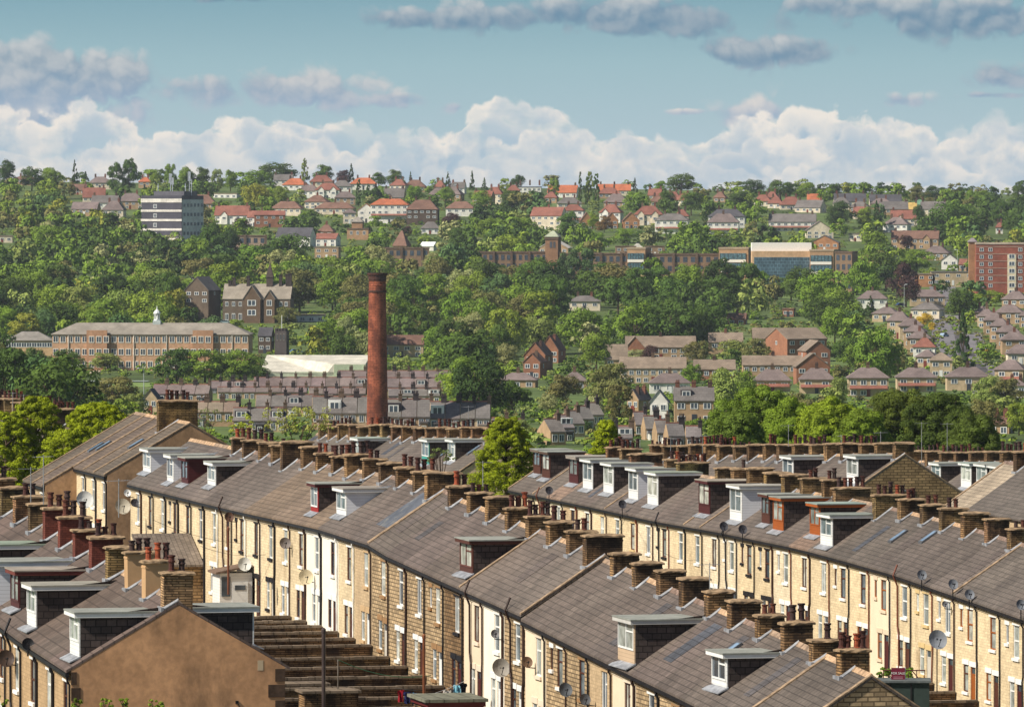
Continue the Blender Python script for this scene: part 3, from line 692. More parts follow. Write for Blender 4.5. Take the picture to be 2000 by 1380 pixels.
# ===== terrace beyond the gap, in line with row C (row D)
def ridge_pts(wf, half, rise, pts):
    return [(t, z-rise) for t, z in eave_pts(wf+half, pts)]
ED = ridge_pts(WC, 3.8, 2.55, [(990, 858), (820, 856), (640, 852)])
tD0 = on_plane(893, WC)[0]; rD = random.Random(5); tsD = [tD0+SPAN*i for i in range(18)]
dD = put_dormers(WC, 3.8, [(876, dspec(b=1.3, w=2.4, fasc=WHITE)), (825, dspec(b=.9, w=2.6, wcol=WHITE, face=srgb(70, 150, 140))), (690, dspec(b=1.2, w=2.8, felt=srgb(150, 160, 150)))], tsD)
for i in range(17):
    t0, t1 = tsD[i], tsD[i+1]
    terrace_house(WC, t0, t1, interp(ED, t0), interp(ED, t1), wall='yellow', roofcol=srgb(112, 103, 95), dorm=dD.get(i), pots=rD.choice([0, 2, 3, 3, 0]), potk=rD.choice([0, 1]), swide=rD.choice([1.2, 1.4]), shgt=rD.choice([.65, .75]),
                  facade=i < 3, sky=2 if i in (3, 4) else (1 if i == 1 else 0), verge=-1 if i == 0 else 0, label=f"slate roofed terraced house, {nth(i+1)} beyond the conifer and short gable end", group='houses of the terrace beyond the central conifer')
# ===== rows F and G behind row C
EF = ridge_pts(WF, 3.8, 2.5, [(1768, 890), (1500, 893), (1300, 893)])
tF0 = on_plane(1768, WF+3.8)[0]; rF = random.Random(6); tsF = [tF0+SPAN*i for i in range(18)]
dF = put_dormers(WF, 3.8, [(1655, dspec(b=.9, w=2.8)), (1530, dspec(b=.9, w=2.8))], tsF)
for i in range(17):
    t0, t1 = tsF[i], tsF[i+1]
    terrace_house(WF, t0, t1, interp(EF, t0), interp(EF, t1), wall='tan', roofcol=srgb(114, 104, 96), dorm=dF.get(i), pots=[0, 0, 4, 4, 0, 3, 4, 0, 2, 0, 4, 4, 5, 4, 0, 4, 4, 0][i], potk=[0, 1, 0, 0, 2, 0][i % 6], swide=rF.choice([1.3, 1.5]), shgt=.7,
                  facade=False, verge=-1 if i == 0 else 0, gable=('soot', srgb(160, 132, 96)) if i == 0 else None, scol=rF.choice(sootscol),
                  label=f"slate roofed house behind the right terrace, {nth(i+1)} back from the small-windowed gable", group='houses of the terrace behind the right terrace')
# little window in the gable of row F
gw = next(o for o in COL.objects if o.get('label', '').startswith('slate roofed house behind the right terrace, first'))
wi = window(gw, -.02, HH-.55, .9, .75, 'plain', srgb(130, 138, 146), WHITE, srgb(50, 52, 60), False, -3.8, 0)
wi.rotation_euler = (0, 0, math.pi/2); wi.location = (-.13, -4.0, HH-.55)
tG = on_plane(1975, WG+3.8)[0]; EG = ridge_pts(WG, 3.8, 2.5, [(1975, 905), (1700, 903)])
tsG = [tG-SPAN*4+SPAN*i for i in range(20)]
dG = put_dormers(WG, 3.8, [(1820, dspec(b=.8, w=2.6)), (1878, dspec(b=.8, w=2.8, felt=srgb(136, 148, 140))), (1908, dspec(b=.8, w=2.8)), (1934, dspec(b=.8, w=2.8))], tsG)
for i in range(19):
    t0, t1 = tsG[i], tsG[i+1]
    terrace_house(WG, t0, t1, interp(EG, max(t0, tG)), interp(EG, max(t1, tG)), wall='tan', roofcol=srgb(113, 104, 97), dorm=dG.get(i), pots=[0, 2, 2, 3, 4, 0, 3, 4, 3, 3, 3, 0, 4, 0, 3, 3, 0, 3, 3][i], potk=[0, 1, 2, 0][i % 4], swide=1.45, shgt=.7, facade=False, scol=rF.choice(sootscol),
                  label=f"slate roofed house of the furthest right terrace, {nth(i+1)} from its near end", group='houses of the furthest right terrace')
# big slope at the right edge: near half of row F
tE0 = on_plane(2120, WF)[0]; tE1 = on_plane(1852, WF)[0]; nE = 6; d = (tE1-tE0)/nE
zE = -17.15-2.6
for i in range(nE):
    t0 = tE0+d*i
    terrace_house(WF, t0, t0+d, zE-.25+.04*i, zE-.21+.04*i, wall='tan', rise=2.6, roofcol=srgb(166, 152, 134) if i == nE-1 else srgb(106, 99, 93), pots=3 if i in (nE-1, 2) else 2, swide=1.45, shgt=.8, facade=False, verge=1 if i == nE-1 else 0,
                  label=('pale slate house, far end of the roof slope cut by the right edge' if i == nE-1 else f"grey slate house at the right edge, {nth(nE-i)} from its pale far end"), group='houses of the right edge terrace')

# ===== left terrace with the big rendered gable (row A)
HA, RA = 4.25, 2.5
tA0 = on_plane(140, WA)[0]; tsA = [tA0]
tst = [on_plane(px, WA+HA-.65)[0] for px in (319, 282, 250, 216, 182, 150, 120, 91, 59, 31, 5)]
dA_ = (tst[-1]-tst[0])/10
tsA = [tA0+dA_*i for i in range(17)]
EAr = [(t, z-RA+.30) for t, z in eave_pts(WA+HA-.65, [(319, 1172), (150, 1080), (91, 1042), (5, 985), (-60, 952)])]
EA_use = [(tA0, -18.55), (tA0+12, -18.15), (tA0+25, -17.5), (tA0+41, -16.95), (tA0+70, -16.2)]
dA = put_dormers(WA, HA, [(139, dspec(hfrac=.72, b=.45, w=2.3)), (55, dspec(hfrac=.72, b=.5, w=2.4, felt=srgb(150, 146, 134))), (23, dspec(hfrac=.72, b=.7, w=2.4, face=MAROON, wcol=MAROON, fasc=srgb(110, 56, 48), felt=srgb(150, 140, 128))),
    (-22, dspec(hfrac=.72, b=.3, w=2.8, cheek='clad', cheekcol=srgb(224, 226, 232))), (-60, dspec(hfrac=.72, b=.6, w=2.8, felt=srgb(128, 140, 124))),
    (538, dspec(hfrac=.72, b=.5, w=2.8, side=-1, felt=srgb(160, 152, 138))), (470, dspec(hfrac=.72, b=.9, w=2.6, side=-1))], tsA)
dA2 = {}
for i in range(16):
    t0, t1 = tsA[i], tsA[i+1]
    red = 5 <= i <= 7 or i == 4
    terrace_house(WA, t0, t1, interp(EA_use, t0), interp(EA_use, t1), half=HA, rise=RA, wall='orange', roofcol=srgb(106, 93, 86) if i < 9 else srgb(114, 99, 91), roofmat='bigslate', trim=rB.choice([srgb(190, 150, 100), WHITE]),
                  frame=rB.choice([WHITE, BROWN]), pipe=BLACK, dorm=dA.get(i), pots=[2, 3, 3, 0, 3, 3, 3, 3, 0, 2, 0, 2, 0, 3, 2, 0][i], potk=1 if i in (4, 5) else 0, stackside=.02, swide=1.2 if i < 3 else 1.3, shgt=[1.05, 1.1, 1.2, 1.0, .9, .9, .95, 1.0, .9, .9, .9, 1, 1, 1, 1, 1][i],
                  smat='paint' if i in (1, 2) else ('redstack' if red else 'stack'), scol=srgb(186, 150, 110) if i in (0, 1, 2) else None,
                  gable=('gable', srgb(196, 150, 110)) if i == 0 else None, sky=1 if i == 7 else 0, label=(f"end house with the big blank brown rendered gable at lower left" if i == 0 else f"{'red brick chimneyed ' if red else ''}terraced house{' with flat dormer' if i in dA else ''}, {nth(i+1)} behind the big brown gable, left terrace"), group='houses of the left terrace')

# ===== tall block closing the middle terrace at its far end (block E)
tE = on_plane(210, 70.3)[0]
EH, ER = 5.4, 3.15
for i in range(5):
    t0 = tE+4.2*i; z_ = -17.9
    low = i >= 3
    terrace_house(70.3 if not low else 68.2, t0, t0+4.2, z_ if not low else z_-1.2, z_ if not low else z_-1.2, half=EH if not low else EH+2.1, rise=ER if not low else ER+1.2, wall='yellow' if not low else 'tan', roofcol=srgb(112, 100, 88), roofmat='slate', gable=('gable', srgb(166, 134, 102)) if i in (0, 3) else None,
                  stack=i == 1, swide=2.7, shgt=1.2, pots=5, trim=WHITE, sky=2 if i == 3 else (1 if i == 1 else 0), verge=2, label=f"taller gabled house past the far end of the middle terrace, {nth(i+1)} back", group='tall houses past the middle terrace')
# ===== chimneyed roofs far left, behind the conifers (row H)
tH = on_plane(205, 78.3)[0]
for i in range(9):
    t0 = tH+30+4.3*i
    terrace_house(76.5, t0, t0+4.3, -20.0, -20.0, wall='tan', roofcol=srgb(112, 102, 92), pots=4 if i in (0, 2, 3, 6, 7) else 2, swide=1.9, shgt=1.0, facade=False, stack=True,
                  label=f"stone chimneyed roof behind the yellow-green conifers, {nth(i+1)} from its near gable", group='houses behind the left conifers')

# dark quoins on the near corner of the big gable
ga = next(o for o in COL.objects if o.get('label', '').startswith('end house with the big blank'))
for k_, yy in enumerate((-2*HA+.18, -.18)):
    for z_ in range(9):
        w_ = .34 if z_ % 2 else .2; zz = HH-.6-z_*.62
        y0, y1 = (yy-.21, yy-.21+w_*2) if k_ == 0 else (yy+.21-w_*1.1, yy+.21)
        link('quoin', _bx(-.075, -.052, y0, y1, zz, zz+.5).mesh('quoin', mt['capstone']), ga, (0, 0, 0), 0, srgb(74, 58, 46))

link('render_patch', _bx(-.06, -.052, -2*HA+.85, -2*HA+1.08, HH-.15, HH+.25).mesh('render_patch', mt['paint']), ga, (0, 0, 0), 0, srgb(190, 170, 140))
b = MB(); b.tube([(-.08, -2*HA+1.9, HH-1.4), (-.08, -2*HA+1.5, HH-2.1)], .015, 4); b.box(-.1, -.052, -2*HA+1.85, -2*HA+1.97, HH-1.45, HH-1.33); link('cable', b.mesh('cable', mt['gutter']), ga, (0, 0, 0), 0, BLACK)

hp = [o for o in COL.objects if o.get('group') == 'houses of the middle terrace'][18]
b = MB(); tn_ = 2.5/3.8; q_ = lambda y: HH+tn_*-y+.115
b.add([(.3, -.9, q_(.9*-1)), (3.3, -.9, q_(-.9)), (3.3, -3.35, q_(-3.35)), (.3, -3.35, q_(-3.35)), (.3, -.9, q_(-.9)+.02), (3.3, -.9, q_(-.9)+.02), (3.3, -3.35, q_(-3.35)+.02), (.3, -3.35, q_(-3.35)+.02)],
      [(0, 3, 2, 1), (0, 1, 5, 4), (1, 2, 6, 5), (2, 3, 7, 6), (3, 0, 4, 7), (4, 5, 6, 7)])
b.shear((eaveB(tsB[19]-.06)-eaveB(tsB[18]+.06))/(tsB[19]-tsB[18])); link('roof_patch', b.mesh('roof_patch', mt['felt']), hp, (0, 0, 0), 0, srgb(84, 88, 96))
# ================================================================== valley floor and far hillside
PROT = []      # (x0, y0, x1, y1, base) pixel boxes of buildings that stay in view
RR = random.Random(21)
def m_unitwin():
    b = MB(); b.cur = 0
    b.box(-.5, -.4, -.04, .02, 0, 1); b.box(.4, .5, -.04, .02, 0, 1); b.box(-.4, .4, -.04, .02, 0, .1); b.box(-.4, .4, -.04, .02, .9, 1); b.box(-.04, .04, -.04, .02, .1, .9)
    b.cur = 1; b.box(-.4, .4, -.01, .03, .1, .9); return b.mesh('window', [mt['frame'], DARKPANE])
DARKPANE = M('distant_glass', srgb(74, 84, 96), ns=.5, na=.3, fine=0, rough=.15, spec=.6)
def fwin(par, x, z, w_, h_, y, col=WHITE, rot=0):
    o = link('window', cached(('uw',), m_unitwin), par, (x, y, z), rot, col); o.scale = (w_, 1.5, h_); return o
def fwin_side(par, y, z, w_, h_, x, col=WHITE, right=True): return fwin(par, y if 0 else x, z, w_, h_, y, col, math.pi/2 if right else -math.pi/2)
def m_fchim(): 
    b = MB(); b.box(-.45, .45, -.3, .3, -1.2, 1.1); b.box(-.52, .52, -.37, .37, 1.1, 1.25)
    for x in (-.25, .05, .3): b.lathe([(.12, 1.25), (.1, 1.7), (.13, 1.75)], (x, 0, 0), 6)
    return b.mesh('chimney', mt['fbrick'])
def fchim(par, x, y, z, col=None, sc=1.0, rot=0):
    o = link('chimney', cached(('fc',), m_fchim), par, (x, y, z), rot, col or RR.choice([srgb(120, 80, 66), srgb(104, 84, 68), srgb(84, 64, 56)])); o.scale = (sc, sc, sc); return o
ROOFC = dict(red=srgb(140, 92, 78), orange=srgb(180, 106, 74), brown=srgb(124, 94, 80), mauve=srgb(122, 108, 104), grey=srgb(114, 108, 104), dark=srgb(84, 82, 86), buff=srgb(138, 122, 106))
WALLC = dict(white=srgb(226, 222, 212), cream=srgb(218, 204, 180), stone=srgb(170, 142, 110), buff=srgb(188, 166, 134), brick=srgb(150, 104, 80), dark=srgb(88, 74, 64), orange=srgb(178, 128, 90), pink=srgb(190, 150, 130))
RNAME = dict(red='red tiled', orange='orange tiled', brown='brown tiled', mauve='mauve slated', grey='grey slated', dark='dark slated', buff='buff tiled')
WNAME = dict(white='white', cream='cream', stone='brown stone', buff='pale stone', brick='brick', dark='dark stone', orange='tan brick', pink='pinkish')
FAR = []       # things still waiting for their labels: (obj, look, category, px, py)
def hroof(b, W, D, h, rise, ov=.4, ridge=None):
    r = (W-D)/2 if W > D else .3; r = max(r, .4)
    x, y = W/2+ov, D/2+ov; z0 = h-.12
    b.add([(-x, -y, z0), (x, -y, z0), (x, y, z0), (-x, y, z0), (-x, -y, z0+.2), (x, -y, z0+.2), (x, y, z0+.2), (-x, y, z0+.2), (-r, 0, h+rise), (r, 0, h+rise)],
          [(0, 3, 2, 1), (0, 1, 5, 4), (1, 2, 6, 5), (2, 3, 7, 6), (3, 0, 4, 7), (4, 5, 9, 8), (5, 6, 9), (6, 7, 8, 9), (7, 4, 8)])
def groof(b, W, D, h, rise, ov=.3, front=False):
    t_ = .22; hd = (W if front else D)/2; tn = rise/hd; e = hd+ov
    pr = [(-e, h-ov*tn), (e, h-ov*tn), (e, h-ov*tn+t_), (0, h+rise+t_), (-e, h-ov*tn+t_)]
    pr = [(-e, h-ov*tn), (0, h+rise), (e, h-ov*tn), (e, h-ov*tn+t_), (0, h+rise+t_), (-e, h-ov*tn+t_)]
    (b.prism_y if front else b.prism_x)(pr, -(D if front else W)/2-ov*.7, (D if front else W)/2+ov*.7)
def body(W, D, h, rise, kind, base=-3.0):
    b = MB()
    if kind in ('hip', 'flat'): b.box(-W/2, W/2, -D/2, D/2, base, h)
    elif kind == 'gable': b.prism_x([(-D/2, base), (D/2, base), (D/2, h), (0, h+rise), (-D/2, h)], -W/2, W/2)
    else: b.prism_y([(-W/2, base), (W/2, base), (W/2, h), (0, h+rise), (-W/2, h)], -D/2, D/2)
    return b
def far_house(px, ridge, eave, base, wpx, kind='hip', roof='red', wall='white', depth=None, rot=None, nch=2, bay=False, gab=0, name=None, protect=True, cols=None, rowsn=2, at=None, dark_chim=False, look=None, dorm=0, win=True, cat='house', group=None, sidewin=True):
    v_, s = site(px, base) if at is None else at
    rot = math.radians(RR.uniform(-20, 2) if rot is None else rot)
    cr_, sr_ = abs(math.cos(rot)), abs(math.sin(rot))
    tot = wpx/s
    D = depth or min(9.0, max(6.0, tot*.62))
    W = max(3.0, (tot-D*sr_)/cr_) if kind != 'row' else tot
    h = (base-eave)/s; rise = (eave-ridge)/s
    nm = name or ('semi_detached_house' if W > 11 else 'house')
    R_ = root(nm, v_, rot, None, None, group)
    wc = WALLC[wall] if isinstance(wall, str) else wall; rc = ROOFC[roof] if isinstance(roof, str) else roof
    k = RR.uniform(.92, 1.06); rc = tuple(c*k for c in rc)
    link('wall', body(W, D, h, rise, kind).mesh('wall', mt['fbrick']), R_, (0, 0, 0), 0, wc)
    if kind != 'flat':
        b = MB(); (hroof(b, W, D, h, rise) if kind == 'hip' else groof(b, W, D, h, rise, .3, kind == 'front'))
        link('roof', b.mesh('roof', mt['froof']), R_, (0, 0, 0), 0, rc)
    else:
        b = MB(); b.box(-W/2-.15, W/2+.15, -D/2-.15, D/2+.15, h, h+.5); link('parapet', b.mesh('parapet', mt['fbrick']), R_, (0, 0, 0), 0, rc)
    for i in range(gab):   # small gables over the bays
        gx = (-W/4 if i == 0 else W/4) if gab > 1 else -W/5
        gw_ = min(W/3.2, 3.4); b = MB(); b.prism_y([(gx-gw_/2, -1), (gx+gw_/2, -1), (gx+gw_/2, h), (gx, h+gw_*.55), (gx-gw_/2, h)], -D/2-.9, -D/2-.01)
        bo = link('bay', b.mesh('bay', mt['fbrick']), R_, (0, 0, 0), 0, tuple(min(1, c*1.06) for c in wc))
        b = MB(); pr = [(gx-gw_/2-.3, h-.3), (gx, h+gw_*.55), (gx+gw_/2+.3, h-.3), (gx+gw_/2+.3, h-.05), (gx, h+gw_*.55+.25), (gx-gw_/2-.3, h-.05)]
        b.prism_y(pr, -D/2-1.1, -D/2+.6); link('bay_roof', b.mesh('bay_roof', mt['froof']), bo, (0, 0, 0), 0, rc)
        fwin(bo, gx, h*.52, gw_*.6, 1.3, -D/2-.93)
    if win and h > 1.2:
        nc = cols or max(2, int(W/3.1)); fl = 2 if h > 4.0 else 1
        for f in range(fl):
            z = (h-1.9) if f == 0 else (h-1.9)-2.7
            if z < .2 and f: z = .4
            for c in range(nc):
                if f == 1 and c == nc//2 and nc > 2: continue
                x = -W/2+W*(c+.5)/nc
                if gab and abs(abs(x)-W/4) < .9 and gab > 1: continue
                fwin(R_, x, z, min(1.8, W/nc*.6), 1.3, -D/2-.03)
        if fl == 2 or h > 2.5:
            b = MB(); b.box(-.5, .5, -D/2-.1, -D/2+.05, -.2, 2.0); link('door', b.mesh('door', mt['frame']), R_, (0, 0, 0), 0, RR.choice([srgb(120, 60, 50), srgb(60, 66, 74), WHITE]))
        if abs(rot) > .12 and sidewin:
            x_ = W/2+.03 if rot < 0 else -W/2-.03
            fwin(R_, x_, h-1.9, 1.1, 1.2, 0.0, WHITE, math.pi/2 if rot < 0 else -math.pi/2)
    if bay:
        b = MB(); b.box(-W/2+.3, W/2-.3, -D/2-1.2, -D/2-.01, h*.42, h*.42+.18); b.add([(-W/2+.3, -D/2-1.2, h*.42+.18), (W/2-.3, -D/2-1.2, h*.42+.18), (W/2-.3, -D/2-.01, h*.42+.9), (-W/2+.3, -D/2-.01, h*.42+.9)], [(0, 1, 2, 3)])
        link('porch_roof', b.mesh('porch_roof', mt['froof']), R_, (0, 0, 0), 0, ROOFC['red'])
    for i in range(nch):
        x = 0 if nch == 1 else (-W*.22+W*.44*i/(nch-1) if kind == 'hip' else -W*.42+W*.84*i/(nch-1))
        if kind == 'front': fchim(R_, W*.18, (i-.5)*D*.5, h+rise*.75, None)
        else: fchim(R_, x, 0, h+rise-.15, srgb(70, 58, 54) if dark_chim else None, 1.0 if s > 4.5 else 1.15)
    for i in range(dorm):
        x = -W*.2+W*.45*i; b = MB(); b.box(x-1.2, x+1.2, -D*.36, -.3, h+.3, h+rise*.8)
        do = link('dormer', b.mesh('dormer', mt['fbrick']), R_, (0, 0, 0), 0, RR.choice([WHITE, srgb(70, 64, 66)])); fwin(do, x, h+.45, 1.8, rise*.55, -D*.36-.04)
    if look is None:
        look = f"{RNAME.get(roof, 'grey roofed') if isinstance(roof, str) else 'grey roofed'} {WNAME.get(wall, 'stone') if isinstance(wall, str) else 'stone'} {'hipped ' if kind == 'hip' else 'gable-fronted ' if kind == 'front' else ''}house"
    FAR.append((R_, look, cat, px, (ridge+base)/2))
    if protect: PROT.append((px-wpx/2, ridge-4, px+wpx/2, min(base, eave+ (base-eave)*.75), base))
    return R_, s, W, D, h, rise
